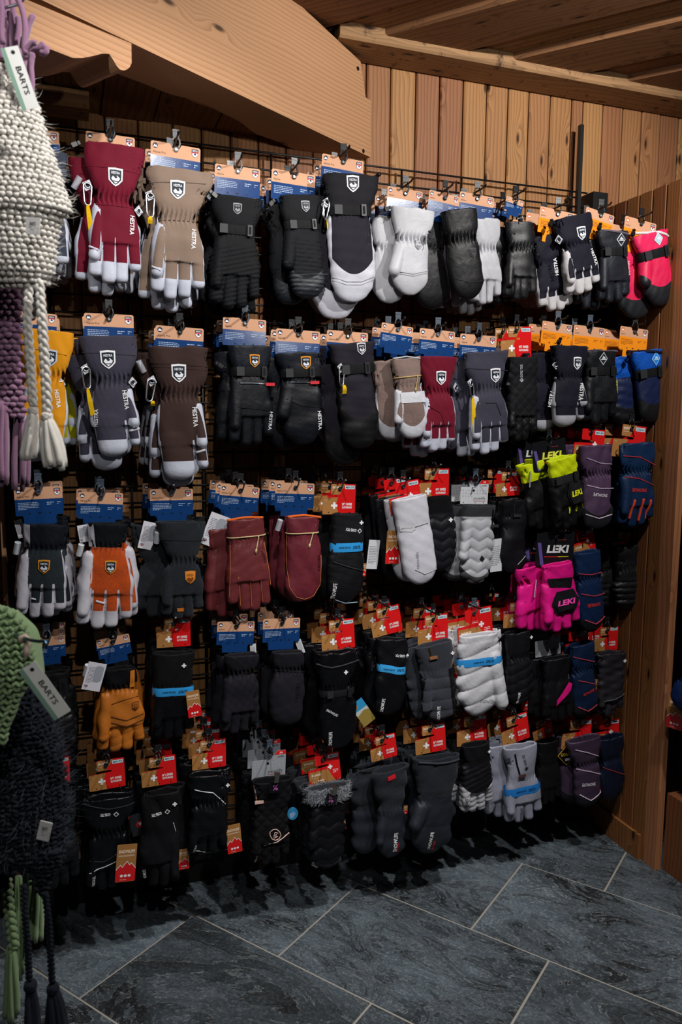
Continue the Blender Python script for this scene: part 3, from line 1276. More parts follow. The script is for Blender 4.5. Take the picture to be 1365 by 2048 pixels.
def subdiv_poly(P, n=5):
    """fan of rings so that a flat patch can bend"""
    P = np.asarray(P, float)
    c = P.mean(0)
    P = resample(np.vstack([P, P[:1]]), np.ptp(P, axis=0).max() / 6)[:-1]
    m = len(P)
    V = [c]
    for k in range(1, n + 1):
        V.extend(c + (P - c) * k / n)
    Fc = []
    for i in range(m):
        j = (i + 1) % m
        Fc.append((0, 1 + j, 1 + i))
        for k in range(n - 1):
            a = 1 + k * m
            Fc.append((a + i, a + j, a + m + j, a + m + i))
    return np.array(V), Fc


def orient(V, Fc):
    """turn faces of a patch towards -y"""
    V = np.asarray(V)
    o = []
    for f in Fc:
        a, b, c = V[f[0]], V[f[1]], V[f[2]]
        nrm = np.cross(b - a, c - a)
        o.append(tuple(f) if nrm[1] <= 0 else tuple(f)[::-1])
    return o


def patch(mb, g, P2, lift, m, n=3):
    V, Fc = subdiv_poly(P2, n)
    V3 = drape(g, V, 0)
    ym = V3[:, 1]
    A = np.c_[np.ones(len(V)), V]
    co, *_ = np.linalg.lstsq(A, ym, rcond=None)
    flat = A @ co
    V3[:, 1] = np.minimum(ym, flat) * 0.5 + ym * 0.5 - lift
    mb.add(V3, orient(V3, Fc), m)


def place_text(mb, g, s, x, z, hgt, m, rot=0.0, shear=0.0, bold=0.02, fit=None, lift=0.0012, mirror=False):
    V, Fc, wd = text2d(s, shear, bold)
    sx = (fit / wd) if fit else hgt
    c, sn = math.cos(rot), math.sin(rot)
    P = np.stack([x + V[:, 0] * sx * c - V[:, 1] * hgt * sn, z + V[:, 0] * sx * sn + V[:, 1] * hgt * c], 1)
    V3 = drape(g, P, lift)
    mb.add(V3, orient(V3, Fc), m)


# ------------------------------------------------------------------ hang cards and other printed pieces
CW = 0.112                      # width of the standard hang card
WHITE = mat('print', '#e9e9ec')
NAVY = mat('print', '#12233f')
REDP = mat('print', '#c8202c')
GREYP = mat('print', '#9aa0aa')
BLACKP = mat('print', '#0c0c0e')


def microtext(mb, x, z, w, rows, pitch, m, y, seed=0):
    """lines of print too small to read: dashes"""
    r = random.Random(seed)
    for i in range(rows):
        xx = x
        end = x + w * (r.uniform(0.35, 0.7) if i == rows - 1 else r.uniform(0.9, 1.0))
        while xx < end:
            l = r.uniform(0.0025, 0.007)
            e = min(end, xx + l)
            mb.add([(xx, y, z - pitch * i), (e, y, z - pitch * i), (e, y, z - pitch * i + pitch * 0.34), (xx, y, z - pitch * i + pitch * 0.34)], [(0, 1, 2, 3)], m)
            xx += l + 0.0011


def crest_print(mb, x, z, w, y):
    h = w * 1.16
    mb.poly([(x + a, z + b) for a, b in shield2d(w, h)], y, NAVY)
    mb.poly([(x + a * 0.88, z + b * 0.9) for a, b in shield2d(w, h) if b < h * 0.2] + [(x - w * 0.42, z + h * 0.16), (x + w * 0.42, z + h * 0.16)], y - 0.0002, WHITE)
    mb.poly([(x - w * 0.41, z + h * 0.17), (x + w * 0.41, z + h * 0.17), (x + w * 0.40, z - h * 0.02), (x + w * 0.16, z + h * 0.06), (x, z + 0.0), (x - w * 0.16, z + h * 0.07), (x - w * 0.4, z - h * 0.02)], y - 0.0003, REDP)
    mb.poly([(x - w * 0.2, z - h * 0.10), (x - w * 0.06, z + h * 0.04), (x + w * 0.12, z), (x + w * 0.24, z - h * 0.12), (x + 0.05 * w, z - h * 0.2)], y - 0.0004, NAVY)
    put_text(mb, 'HESTRA', x, z + h * 0.32, h * 0.19, y - 0.0004, WHITE, fit=w * 0.74)


def card_H(tab=True, low='#12376b', title='Alpine Pro'):
    mb = MB()
    beige = mat('kraft', '#cf9d7c')
    lowm = mat('card', low)
    w = CW / 2
    T = 0.0007
    # outline: stepped tab below, notch for the hook above
    zb = -0.067
    pts = [(-w, -0.038), (-w, -0.003), (-w + 0.003, 0), (-0.013, 0), (-0.008, -0.009), (0.008, -0.009), (0.013, 0), (w - 0.003, 0), (w, -0.003), (w, -0.038)]
    mb.prism(pts + [(w, -0.030), (-w, -0.030)][:0], -T, T, beige)
    if tab:
        lo_ = [(-w, -0.030), (w, -0.030), (w, zb), (w * 0.99, zb - 0.003), (w * 0.72, zb - 0.003), (w * 0.68, zb - 0.008), (w * 0.68, zb - 0.026), (-w * 0.68, zb - 0.026), (-w * 0.68, zb - 0.008), (-w * 0.72, zb - 0.003), (-w * 0.99, zb - 0.003), (-w, zb)]
    else:
        lo_ = [(-w, -0.030), (w, -0.030), (w, -0.090), (-w, -0.090)]
    mb.prism(lo_, -T - 0.0001, T + 0.0001, lowm)
    y = -T - 0.0004
    dk = NAVY if low == '#12376b' else mat('print', '#d9641c')
    mb.poly(disc(-w + 0.010, -0.0095, 0.0058), y, dk)
    mb.poly([(-w + 0.0055, -0.0125), (-w + 0.0085, -0.0065), (-w + 0.0105, -0.0095), (-w + 0.012, -0.0075), (-w + 0.0148, -0.0125)], y - 0.0002, WHITE)
    put_text(mb, title, -w + 0.005, -0.0225, 0.0046, y, mat('print', '#5a3c28'), anchor='l', bold=0.0)
    crest_print(mb, w - 0.0125, -0.0135, 0.0155, y)
    pr = mat('print', '#a9bad2') if low == '#12376b' else mat('print', '#7a3a0a')
    microtext(mb, -w + 0.007, -0.039, 0.049, 5, 0.0040, pr, y, 3)
    microtext(mb, w - 0.038, -0.040, 0.017, 2, 0.0046, pr, y, 5)
    microtext(mb, w - 0.014, -0.040, 0.009, 2, 0.0046, pr, y, 6)
    if tab:
        for x in (-w * 0.42, w * 0.42):
            mb.poly(disc(x, zb + 0.002, 0.0022, 10), y, mat('print', '#05070c'))
        mb.poly([(-0.005, zb + 0.004), (0.005, zb + 0.004), (0, zb)], y, mat('print', '#05070c'))
    return mb.mesh('hang_card')


def cross_print(mb, x, z, a, y, m):
    b = a / 3
    mb.poly([(x - b / 2, z - a / 2), (x + b / 2, z - a / 2), (x + b / 2, z - b / 2), (x + a / 2, z - b / 2), (x + a / 2, z + b / 2), (x + b / 2, z + b / 2), (x + b / 2, z + a / 2), (x - b / 2, z + a / 2), (x - b / 2, z + b / 2), (x - a / 2, z + b / 2), (x - a / 2, z - b / 2), (x - b / 2, z - b / 2)], y, m)


def card_S(who='MEN 9/9', alt=False):
    mb = MB()
    red = mat('card', '#cf1a1c')
    kraft = mat('kraft', '#a9763f')
    T = 0.0007
    w, h = 0.108, 0.094
    L, R = -w / 2, w / 2
    # upper flag and lower body with an open slit for the hook
    zs0, zs1 = -0.033, -0.0405
    upx = L + 0.026
    mb.prism([(upx, zs0 + 0.003), (upx, -0.003), (upx + 0.003, 0), (R - 0.002, 0), (R, -0.002), (R, -h + 0.002), (R - 0.002, -h), (L + 0.002, -h), (L, -h + 0.002), (L, zs1 - 0.006), (L + 0.003, zs1 - 0.003), (0.012, zs1), (0.016, zs1 + 0.003), (0.012, zs0 - 0.001), (upx + 0.002, zs0)], -T, T, red)
    y = -T - 0.0002
    if not alt:
        mb.poly([(upx, zs0 + 0.003), (upx, -0.003), (upx + 0.003, 0), (0.022, 0), (0.008, -0.018), (0.0, zs0), (upx + 0.002, zs0)], y, kraft)
        mb.poly([(L, zs1 - 0.006), (L + 0.003, zs1 - 0.003), (-0.004, zs1 - 0.0005), (-0.010, -0.062), (-0.003, -0.085), (-0.002, -h), (L + 0.002, -h), (L, -h + 0.002)], y, kraft)
    else:
        mb.poly([(L + 0.004, -0.050), (0.012, -0.050), (0.034, -h), (L + 0.014, -h), (L + 0.002, -0.075)], y, kraft)
    y -= 0.0002
    put_text(mb, 'SNOWLIFE' if not alt else 'SNOWLIFE', (upx + 0.004) if not alt else -0.044, -0.0105 if not alt else -0.062, 0.0072, y, mat('print', '#ecd9c4'), anchor='l', fit=0.032, bold=0.03)
    microtext(mb, (upx + 0.004) if not alt else -0.044, -0.020 if not alt else -0.072, 0.028, 1, 0.003, mat('print', '#ecd9c4'), y, 2)
    mb.poly(rrect(0.018, -0.0155, R - 0.004, -0.0045, 0.001), y, mat('print', '#b9d8e2'))
    put_text(mb, who, (0.018 + R - 0.004) / 2, -0.010, 0.0058, y - 0.0002, BLACKP, fit=0.026)
    if not alt:
        cross_print(mb, -0.016, -0.067, 0.0205, y - 0.0002, WHITE)
        put_text(mb, 'N°1 SWISS', 0.010, -0.0625, 0.0074, y, WHITE, anchor='l', fit=0.033, bold=0.035)
        put_text(mb, 'GLOVE BRAND', 0.010, -0.0725, 0.0060, y, WHITE, anchor='l', fit=0.033, bold=0.03)
        microtext(mb, L + 0.005, -0.0505, 0.022, 1, 0.0022, mat('print', '#ecd9c4'), y, 4)
    else:
        cross_print(mb, 0.020, -0.045, 0.016, y - 0.0002, WHITE)
        microtext(mb, 0.028, -0.058, 0.020, 3, 0.0046, WHITE, y, 8)
        for i in range(3):
            mb.poly(disc(-0.022 + i * 0.007, -0.083, 0.0026, 10), y, WHITE)
    for x in (-0.034, 0.0, 0.036):
        mb.poly(disc(x, -h + 0.006, 0.0020, 8), y, mat('print', '#060606'))
    return mb.mesh('hang_card')


def card_W(low='#c3c6cb'):
    """light card with crosses, red corner"""
    mb = MB()
    base = mat('card', low)
    T = 0.0007
    w = 0.116
    L, R = -w / 2, w / 2
    mb.prism([(L, -0.030), (L + 0.004, -0.027), (0.006, -0.027), (0.026, -0.004), (0.030, 0), (R - 0.002, 0), (R, -0.003), (R, -0.092), (L, -0.092)], -T, T, base)
    y = -T - 0.0002
    mb.poly([(0.021, -0.010), (0.026, -0.004), (0.030, 0), (R - 0.002, 0), (R, -0.003), (R, -0.014), (0.018, -0.014)], y, mat('card', '#cf1a1c'))
    put_text(mb, 'LADIES', 0.040, -0.021, 0.006, y, BLACKP, fit=0.022)
    put_text(mb, '5/6', 0.041, -0.0075, 0.006, y - 0.0002, WHITE)
    for i in range(9):
        for j in range(3):
            cross_print(mb, L + 0.010 + i * 0.012, -0.040 - j * 0.011, 0.0048 if (i + j) % 2 else 0.0065, y, GREYP)
    mb.poly(rrect(-0.008, -0.079, 0.052, -0.058, 0.001), y - 0.0001, base)
    put_text(mb, 'snowlife', 0.022, -0.069, 0.0115, y - 0.0003, mat('print', '#1c1f24'), fit=0.050, bold=0.0)
    mb.poly([(-0.003, -0.0805), (0.047, -0.0805), (0.047, -0.0795), (-0.003, -0.0795)], y - 0.0003, REDP)
    mb.poly(disc(-0.004, -0.040, 0.0046, 12), y - 0.0004, mat('print', '#0b0b0c'))
    for x in (-0.045, 0.005, 0.040):
        mb.poly(disc(x, -0.086, 0.0018, 8), y - 0.0003, BLACKP)
    return mb.mesh('hang_card')


def card_L(col='#d9d94e'):
    mb = MB()
    T = 0.0008
    w = 0.135
    L, R = -w / 2, w / 2
    mb.prism([(L, -0.002), (L + 0.04, 0.004), (0.02, 0.0), (R, 0.006), (R, -0.105), (L, -0.105)], -T, T, mat('card', '#16171b'))
    y = -T - 0.0003
    put_text(mb, 'LEKI', 0.010, -0.050, 0.022, y, mat('print', col), fit=0.080, shear=0.12, bold=0.04)
    mb.poly([(L + 0.03, -0.073), (0.012, -0.073), (0.012, -0.0755), (L + 0.03, -0.0755)], y, REDP)
    mb.poly([(0.012, -0.073), (0.050, -0.073), (0.050, -0.0755), (0.012, -0.0755)], y, mat('print', '#d8c21a'))
    microtext(mb, 0.01, -0.022, 0.04, 1, 0.004, mat('print', '#bb3333'), y, 2)
    mb.poly([(L + 0.004, -0.03), (L + 0.016, -0.03), (L + 0.030, -0.10), (L + 0.018, -0.10)], y, mat('print', '#5a4a8a'))
    return mb.mesh('hang_card')


CARDS = {'H': card_H(), 'Ho': card_H(low='#e88a1c', title='Junior'), 'Ha': card_H(title='Alpine'), 'S': card_S(), 'Sl': card_S('LADIES 6/6.5'), 'Sa': card_S('MEN 8/8', True), 'W': card_W(), 'Wg': card_W('#8f949b'), 'L': card_L(), 'Lw': card_L('#d5d7da')}
CARDW = {'H': CW, 'Ha': CW, 'Ho': CW, 'S': 0.108, 'Sl': 0.108, 'Sa': 0.108, 'W': 0.116, 'Wg': 0.116, 'L': 0.135, 'Lw': 0.135}


def hook_mesh(col, clear=False):
    """plastic hanger: size plate, swan neck round the peg, rivet eye on the card"""
    mb = MB()
    m = mat('clear', col) if clear else mat('plastic', col)
    mb.prism(rrect(-0.008, 0.016, 0.008, 0.030, 0.002), -0.0022, 0.0008, m)
    mb.prism(rrect(-0.0085, 0.0285, 0.0085, 0.034, 0.001), -0.0030, 0.0016, m)
    P = [(-0.001, -0.001, 0.018), (-0.0065, -0.001, 0.013), (-0.0085, -0.001, 0.007), (-0.007, -0.001, 0.001)]
    mb.tube(P, [0.002, 0.0022, 0.0022, 0.002], m, 6)
    P = [(0.004, -0.001, 0.018), (0.0085, -0.0015, 0.010), (0.0095, -0.002, 0.002), (0.0065, -0.0025, -0.0075), (0.001, -0.003, -0.0105)]
    mb.tube(P, [0.002, 0.0024, 0.0024, 0.0022, 0.002], m, 6)
    an = [2 * math.pi * i / 14 for i in range(14)]
    mb.tube([(0.0045 * math.cos(a), -0.0022, -0.0125 + 0.0045 * math.sin(a)) for a in an], 0.0018, m, 6, True)
    mb.prism(disc(0, -0.0125, 0.003, 10), -0.0036, 0.001, mat('metal', '#b8bcc2'))
    return mb.mesh('plastic_hook', True)


HOOKS = {'k': hook_mesh('#131519'), 'g': hook_mesh('#3a4450'), 'c': hook_mesh('#b9bcc0', True)}


def swing_tag(kind):
    """paper tags that dangle from a pair; hole at the origin, hanging down"""
    mb = MB()
    T = 0.0005
    y = -T - 0.0002
    if kind == 'mountain':
        mb.prism(rrect(-0.022, -0.088, 0.022, 0.004, 0.002), -T, T, mat('kraft', '#a9763f'))
        mb.poly([(-0.022, -0.058), (-0.012, -0.046), (-0.008, -0.052), (0.002, -0.038), (0.008, -0.047), (0.012, -0.043), (0.022, -0.056), (0.022, -0.087), (-0.022, -0.087)], y, mat('card', '#cf1a1c'))
        ln = [(-0.022, -0.0565), (-0.012, -0.0445), (-0.008, -0.0505), (0.002, -0.0365), (0.008, -0.0455), (0.012, -0.0415), (0.022, -0.0545)]
        for a, b in zip(ln[:-1], ln[1:]):
            mb.poly([(a[0], a[1] - 0.0022), (b[0], b[1] - 0.0022), b, a], y - 0.0002, WHITE)
        put_text(mb, 'SNOWLIFE', 0, -0.013, 0.0075, y, mat('print', '#ecd9c4'), fit=0.036, bold=0.03)
        put_text(mb, 'SWISS ENGINEERING', 0, -0.0235, 0.004, y, mat('print', '#ecd9c4'), fit=0.036)
        for i in (-1, 0, 1):
            mb.poly(disc(i * 0.0085, -0.073, 0.0034, 12), y - 0.0002, WHITE)
        microtext(mb, -0.012, -0.083, 0.026, 1, 0.0025, WHITE, y - 0.0002, 5)
    elif kind == 'booklet':
        mb.prism([(-0.026, -0.085), (0.026, -0.085), (0.026, 0.0), (-0.026, 0.0)], -T * 2, T * 2, mat('card', '#d9d9e2'))
        y -= T
        microtext(mb, -0.020, -0.016, 0.034, 12, 0.0042, mat('print', '#5b6068'), y, 9)
        crest_print(mb, -0.016, -0.076, 0.010, y)
        mb.poly(rrect(-0.002, -0.055, 0.022, -0.008, 0.008), y - 0.0003, GREYP)
    elif kind == 'whitestrip':
        mb.prism(rrect(-0.017, -0.085, 0.017, 0.0, 0.001), -T, T, mat('card', '#c9ccd2'))
        microtext(mb, -0.013, -0.02, 0.026, 11, 0.0048, mat('print', '#70747c'), y, 7)
        put_text(mb, '', 0, 0, 0.001, y, WHITE) if False else None
    elif kind == 'dark':
        mb.prism(rrect(-0.024, -0.075, 0.024, 0.0, 0.004), -T * 2, T * 2, mat('card', '#2b2f33'))
        mb.poly([(-0.024, -0.01), (-0.016, 0.0), (0.014, 0.0), (0.024, -0.008), (0.024, -0.004), (0.016, 0.0), (-0.024, 0)], y - T, mat('card', '#c21a22'))
        mb.poly(disc(0.006, -0.038, 0.014, 6), y - T, mat('card', '#c21a22'))
        mb.poly([(0.0, -0.032), (0.012, -0.032), (0.006, -0.045)], y - T - 0.0002, WHITE)
    elif kind == 'photo':
        mb.prism(rrect(-0.022, -0.088, 0.022, 0.0, 0.001), -T, T, mat('card', '#2f8fc0'))
        mb.poly([(-0.022, -0.088), (0.022, -0.088), (0.022, -0.045), (0.006, -0.038), (-0.022, -0.046)], y, mat('print', '#8d7a3a'))
        mb.poly([(-0.022, -0.046), (0.006, -0.038), (0.022, -0.045), (0.022, -0.032), (-0.022, -0.030)], y, mat('print', '#b9bdb8'))
        mb.poly([(-0.018, -0.012), (-0.006, -0.006), (-0.002, -0.018), (-0.014, -0.024)], y, mat('print', '#b5682c'))
    elif kind == 'blue':
        mb.prism(disc(0, -0.028, 0.024, 18, 0.030), -T, T, mat('card', '#2f86bd'))
        microtext(mb, -0.014, -0.026, 0.026, 4, 0.006, WHITE, y, 4)
    elif kind == 'percent':
        mb.prism(rrect(-0.021, -0.040, 0.021, 0.0, 0.001), -T, T, mat('clear', '#26242c'))
        put_text(mb, '%', 0, -0.021, 0.020, y, mat('print', '#e070d0'), bold=0.0)
        m = mat('metal', '#b9b2a2')
        mb.prism([(-0.008, -0.002), (0.008, -0.002), (0.006, 0.020), (0.010, 0.034), (-0.010, 0.034), (-0.006, 0.020)], -0.005, -0.001, m)
        mb.prism([(-0.006, 0.006), (0.006, 0.006), (0.009, 0.036), (-0.009, 0.036)], -0.0105, -0.0075, m)
        mb.tube([(-0.007, -0.006, 0.018), (0.007, -0.006, 0.018)], 0.004, m, 8)
    elif kind == 'diamond':
        mb.prism([(0, 0), (0.036, -0.036), (0, -0.072), (-0.036, -0.036)], -T, T, mat('print', '#c9a23a'))
        mb.poly([(0, -0.002), (0.034, -0.036), (0, -0.070), (-0.034, -0.036)], y, mat('card', '#0d0d0f'))
        put_text(mb, 'GORE-TEX', 0.002, -0.034, 0.010, y - 0.0002, mat('print', '#d8b23a'), fit=0.052, bold=0.03)
        mb.poly(rrect(-0.006, -0.056, 0.014, -0.048, 0.001), y - 0.0002, WHITE)
    elif kind == 'barts':
        mb.prism(rrect(-0.013, -0.088, 0.013, 0.0, 0.001), -T, T, mat('print', '#e6e8e4'))
        mb.poly([(-0.013, -0.088), (-0.0065, -0.088), (-0.0065, 0), (-0.013, 0)], y, mat('print', '#84a796'))
        put_text(mb, 'BARTS', 0.003, -0.048, 0.0075, y, BLACKP, rot=-math.pi / 2, fit=0.040, bold=0.02)
        mb.poly(disc(0.003, -0.008, 0.003, 10), y, BLACKP)
    return mb.mesh('swing_tag')


TAGS = {}


def tag_mesh(k):
    if k not in TAGS:
        TAGS[k] = swing_tag(k)
    return TAGS[k]


# ------------------------------------------------------------------ hanging pairs
YEL = mat('fabric', '#e0b400')
METAL = mat('metal', '#c3c7cf')
BRACKP = mat('plastic', '#0c0d0f')
HI, LO = 0.0030, 0.0048
PITCH = 0.066
LM_ = {}
ALL_SHORT = []


def carabiner_mesh(ln):
    mb = MB()
    P = []
    w = ln * 0.21
    for i in range(9):
        a = math.pi * i / 8
        P.append((w * math.cos(a), 0, -w + w * math.sin(a)))
    for i in range(9):
        a = math.pi + math.pi * i / 8
        P.append((w * 0.75 * math.cos(a), 0, -ln + w * 0.75 + w * 0.75 * math.sin(a)))
    mb.tube(P, 0.0021, METAL, 8, True)
    return mb.mesh('carabiner', True)


def grommet_mesh(r):
    mb = MB()
    mb.prism([(0, r * 1.7), (r * 1.5, 0), (0, -r * 1.7), (-r * 1.5, 0)], -0.001, 0.001, mat('leather', '#b9bac2'))
    an = [2 * math.pi * i / 16 for i in range(16)]
    mb.tube([(r * 0.72 * math.cos(a), -0.0012, r * 0.72 * math.sin(a)) for a in an], r * 0.24, METAL, 6, True)
    mb.prism(disc(0, 0, r * 0.55), -0.0014, 0.0, BLACKP)
    return mb.mesh('grommet', True)


def cordlock_mesh(m=None):
    mb = MB()
    m = m or BRACKP
    mb.prism(rrect(-0.005, -0.012, 0.005, 0.002, 0.002), -0.004, 0.004, m)
    mb.prism(rrect(-0.0042, 0.004, 0.0042, 0.010, 0.002), -0.0035, 0.0035, m)
    mb.tube([(0, 0, -0.010), (0.004, 0, -0.020), (0.001, 0, -0.028)], 0.0011, m, 6)
    return mb.mesh('cord_lock', True)


def lab(o, text):
    o['label'] = text


def accessories(acc, g, gob, root, rloc, toloc, mpp, first=True):
    for a in acc:
        k = a[0]
        mb = MB()
        if k == 'crest':
            _, px, py, wpx, border, fill, prn = a
            x, z = toloc(px, py)
            w = wpx * mpp
            h = w * 1.2
            for sc_, lf, cc in ((1.0, 0.0016, border), (0.80, 0.0024, fill)):
                patch(mb, g, [(x + p * sc_, z + q * sc_) for p, q in shield2d(w, h)], lf, mat('print', cc))
            pm_ = mat('print', prn)
            place_text(mb, g, 'HESTRA', x, z + h * 0.24, h * 0.13, pm_, fit=w * 0.58, lift=0.0042)
            for P in ([(-0.30, -0.08), (-0.18, 0.06), (-0.05, -0.02), (0.10, 0.10), (0.30, -0.06), (0.22, -0.2), (-0.2, -0.2)], [(-0.16, -0.25), (0.16, -0.25), (0.0, -0.36)]):
                V = [(x + p * w, z + q * h) for p, q in P]
                V3 = drape(g, V, 0.0040)
                mb.add(V3, orient(V3, [tuple(range(len(V)))]), pm_)
            V = [(x + p * w * 0.10 + 0.02 * w, z + q * w * 0.08 + 0.0 * h) for p, q in disc(0, 0, 1, 8)]
            V3 = drape(g, V, 0.0044)
            mb.add(V3, orient(V3, [tuple(range(8))]), mat('print', fill))
            o = link('crest', mb.mesh('crest'), gob)
        elif k == 'rhomb':
            _, px, py, wpx, col, fill = a
            x, z = toloc(px, py)
            w = wpx * mpp / 2
            for sc_, lf, cc in ((1.0, 0.0016, col), (0.84, 0.0022, fill)):
                patch(mb, g, [(x, z + w * 1.25 * sc_), (x + w * sc_, z), (x, z - w * 1.25 * sc_), (x - w * sc_, z)], lf, mat('print', cc))
            for P in ([(-0.45, -0.05), (-0.1, 0.55), (0.1, 0.2), (0.2, 0.35), (0.45, -0.05)], [(-0.6, -0.12), (0.6, -0.12), (0.6, -0.26), (-0.6, -0.26)]):
                V = [(x + p * w, z + q * w) for p, q in P]
                V3 = drape(g, V, 0.0036)
                mb.add(V3, orient(V3, [tuple(range(len(V)))]), mat('print', col))
            link('badge', mb.mesh('badge'), gob)
        elif k == 'text':
            _, s_, px, py, hpx, rot, col = a[:7]
            x, z = toloc(px, py)
            lead = ''
            if s_ == 'GORE-TEX':
                hh = hpx * mpp
                c_, sn_ = math.cos(math.radians(rot)), math.sin(math.radians(rot))
                dx = -hh * 3.6
                for rr, mm in ((0.95, mat('print', col)), (0.6, mat('print', '#15161a'))):
                    V = [(x + (dx + p * hh * rr) * c_ - q * hh * rr * sn_, z + (dx + p * hh * rr) * sn_ + q * hh * rr * c_) for p, q in ((1, 0), (0, 1), (-1, 0), (0, -1))]
                    V3 = drape(g, V, 0.0012 + (0.0004 if rr < 0.9 else 0))
                    mb.add(V3, orient(V3, [(0, 1, 2, 3)]), mm)
            place_text(mb, g, s_, x, z, hpx * mpp, mat('print', col), math.radians(rot), bold=0.014, fit=(a[7] * mpp if len(a) > 7 else None), shear=(a[8] if len(a) > 8 else 0))
            link('lettering', mb.mesh('lettering'), gob)
        elif k == 'cross':
            _, px, py, apx = a[:4]
            x, z = toloc(px, py)
            t = apx * mpp
            V = [(x + p * t, z + q * t) for p, q in ((-.17, -.5), (.17, -.5), (.17, -.17), (.5, -.17), (.5, .17), (.17, .17), (.17, .5), (-.17, .5), (-.17, .17), (-.5, .17), (-.5, -.17), (-.17, -.17))]
            V3 = drape(g, V, 0.0014)
            V3[:, 1] = V3[:, 1].min()
            mb.add(V3, orient(V3, [tuple(range(12))]), mat('print', '#e8e8ea'))
            link('swiss_cross', mb.mesh('swiss_cross'), gob)
        elif k in ('strap', 'band'):
            _, px, py, hpx, col = a[:5]
            x, z = toloc(px, py)
            tl = a[5] if len(a) > 5 else 0.0
            V, Fq = g.ring(z, hpx * mpp, 0.0022 if k == 'strap' else 0.0012, tilt=tl)
            mb.add(V, Fq, mat('fabric' if k == 'strap' else 'card', col))
            o = link('wrist_strap' if k == 'strap' else 'paper_band', mb.mesh('wrist_strap', True), gob)
            hh = hpx * mpp
            if k == 'strap':
                b = MB()
                rr = g.Wd * 0.20
                y = V[:, 1].min() - 0.001
                b.prism(rrect(rr, z - hh * 0.62, rr + hh * 0.55, z + hh * 0.62, 0.001), y - 0.003, y + 0.001, mat('plastic', '#17181b'))
                b.prism(rrect(rr + hh * 0.14, z - hh * 0.42, rr + hh * 0.40, z + hh * 0.42, 0.001), y - 0.0034, y - 0.003, mat('fabric', col))
                link('buckle', b.mesh('buckle'), gob)
                b = MB()
                b.prism(rrect(-rr - hh * 0.9, z - hh * 0.5, -rr, z + hh * 0.5, 0.001), y - 0.0012, y + 0.001, mat('plastic', '#1d1e22', 0.6))
                link('strap_end', b.mesh('strap_end'), gob)
            else:
                b = MB()
                for s_, xo in (('GORE-TEX', 0.024), ('GUARANTEED TO KEEP YOU DRY', -0.012)):
                    Vt, Ft, wd = text2d(s_, 0, 0.02)
                    fit = 0.024 if xo > 0 else 0.034
                    kx = fit / wd
                    yy = V[:, 1].min() - 0.0006
                    xs = Vt[:, 0] * kx + xo
                    ys = np.interp(xs, *band_front(V))
                    P = np.stack([xs, ys - 0.0006, z + tl * 0 + Vt[:, 1] * (hh * 0.32 if xo > 0 else hh * 0.2)], 1)
                    P[:, 2] += tl * np.sign(1) * xs * 0.9
                    b.add(P, Ft, mat('print', '#0d2a44'))
                link('lettering', b.mesh('lettering'), gob)
        elif k == 'line':
            _, P, col, rpx = a
            Q = resample([toloc(*p) for p in P], 0.005)
            V3 = drape(g, Q, 0.0002)
            V3[:, 1] = smooth1(V3[:, 1], 3)
            mb.tube(V3, rpx * mpp / 2, mat('fabric', col), 6)
            link('piping', mb.mesh('piping', True), gob)
        elif k == 'carab':
            _, px, py, lpx = a[:4]
            x, z = toloc(px, py)
            y = min(float(g.front([x], [z])[0]), -0.004) - 0.006
            yc = a[4] if len(a) > 4 else 0
            gm = link('grommet', grommet_mesh(0.0085), gob, (x, y + 0.003, z), (0, 0.3, 0.2))
            link('carabiner', carabiner_mesh(lpx * mpp), gob, (x, y - 0.003, z + 0.004), (0, a[5] if len(a) > 5 else 0.0, 0.5))
            if yc:
                l = yc * mpp
                z1 = z - lpx * mpp + 0.006
                b = MB()
                dx = a[6] * mpp if len(a) > 6 else 0.0
                Vs = []
                for i in range(7):
                    f = i / 6
                    wv_ = 0.0055 * min(1, 0.55 + f)
                    Vs += [(x + dx * f - wv_, y - 0.004 - 0.003 * math.sin(f * 4), z1 - l * f), (x + dx * f + wv_, y - 0.006 - 0.003 * math.sin(f * 4), z1 - l * f)]
                n_ = len(Vs)
                Vs += [(p[0], p[1] + 0.0009, p[2]) for p in Vs]
                Fs = [(2 * i, 2 * i + 2, 2 * i + 3, 2 * i + 1) for i in range(6)] + [(n_ + 2 * i, n_ + 2 * i + 1, n_ + 2 * i + 3, n_ + 2 * i + 2) for i in range(6)]
                Fs += [(2 * i, n_ + 2 * i, n_ + 2 * i + 2, 2 * i + 2) for i in range(6)] + [(2 * i + 1, 2 * i + 3, n_ + 2 * i + 3, n_ + 2 * i + 1) for i in range(6)]
                b.add(Vs, Fs, YEL)
                link('yellow_ribbon', b.mesh('yellow_ribbon'), gob)
        elif k == 'grommet':
            _, px, py = a
            x, z = toloc(px, py)
            link('grommet', grommet_mesh(0.008), gob, (x, -0.006, z), (0, 0, 0.5 if x > 0 else -0.5))
        elif k == 'cordlock':
            _, px, py, rot = a[:4]
            x, z = toloc(px, py)
            if 'cl' not in LM_:
                LM_['cl'] = cordlock_mesh()
            link('cord_lock', LM_['cl'], gob, (x, -0.010, z), (0, math.radians(rot), 0.3))
        elif k == 'roll':
            _, px, py, rot, col = a
            x, z = toloc(px, py)
            b = MB()
            b.tube([(0, 0, 0), (0, 0, -0.030)], 0.0075, mat('card', col), 12)
            b.tube([(0, 0, -0.0302), (0, 0, -0.0306)], 0.005, GREYP, 12)
            link('rolled_label', b.mesh('rolled_label', False), gob, (x, 0.004, z), (0.3, math.radians(rot), 0))
        elif k == 'cord':
            _, px, py, col, tx_, ty_ = a
            x, z = toloc(px, py)
            V, Fq = g.ring(z, 0.004, 0.0012)
            n = 44
            R_ = V.reshape(5, n, 3)[2]
            mb.tube(R_, 0.0017, mat('fabric', col), 6, True)
            kx, kz = toloc(tx_, ty_)
            Q = resample([(kx, z), (kx - 0.003, (z + kz) / 2 + 0.004), (kx - 0.010, kz)], 0.004)
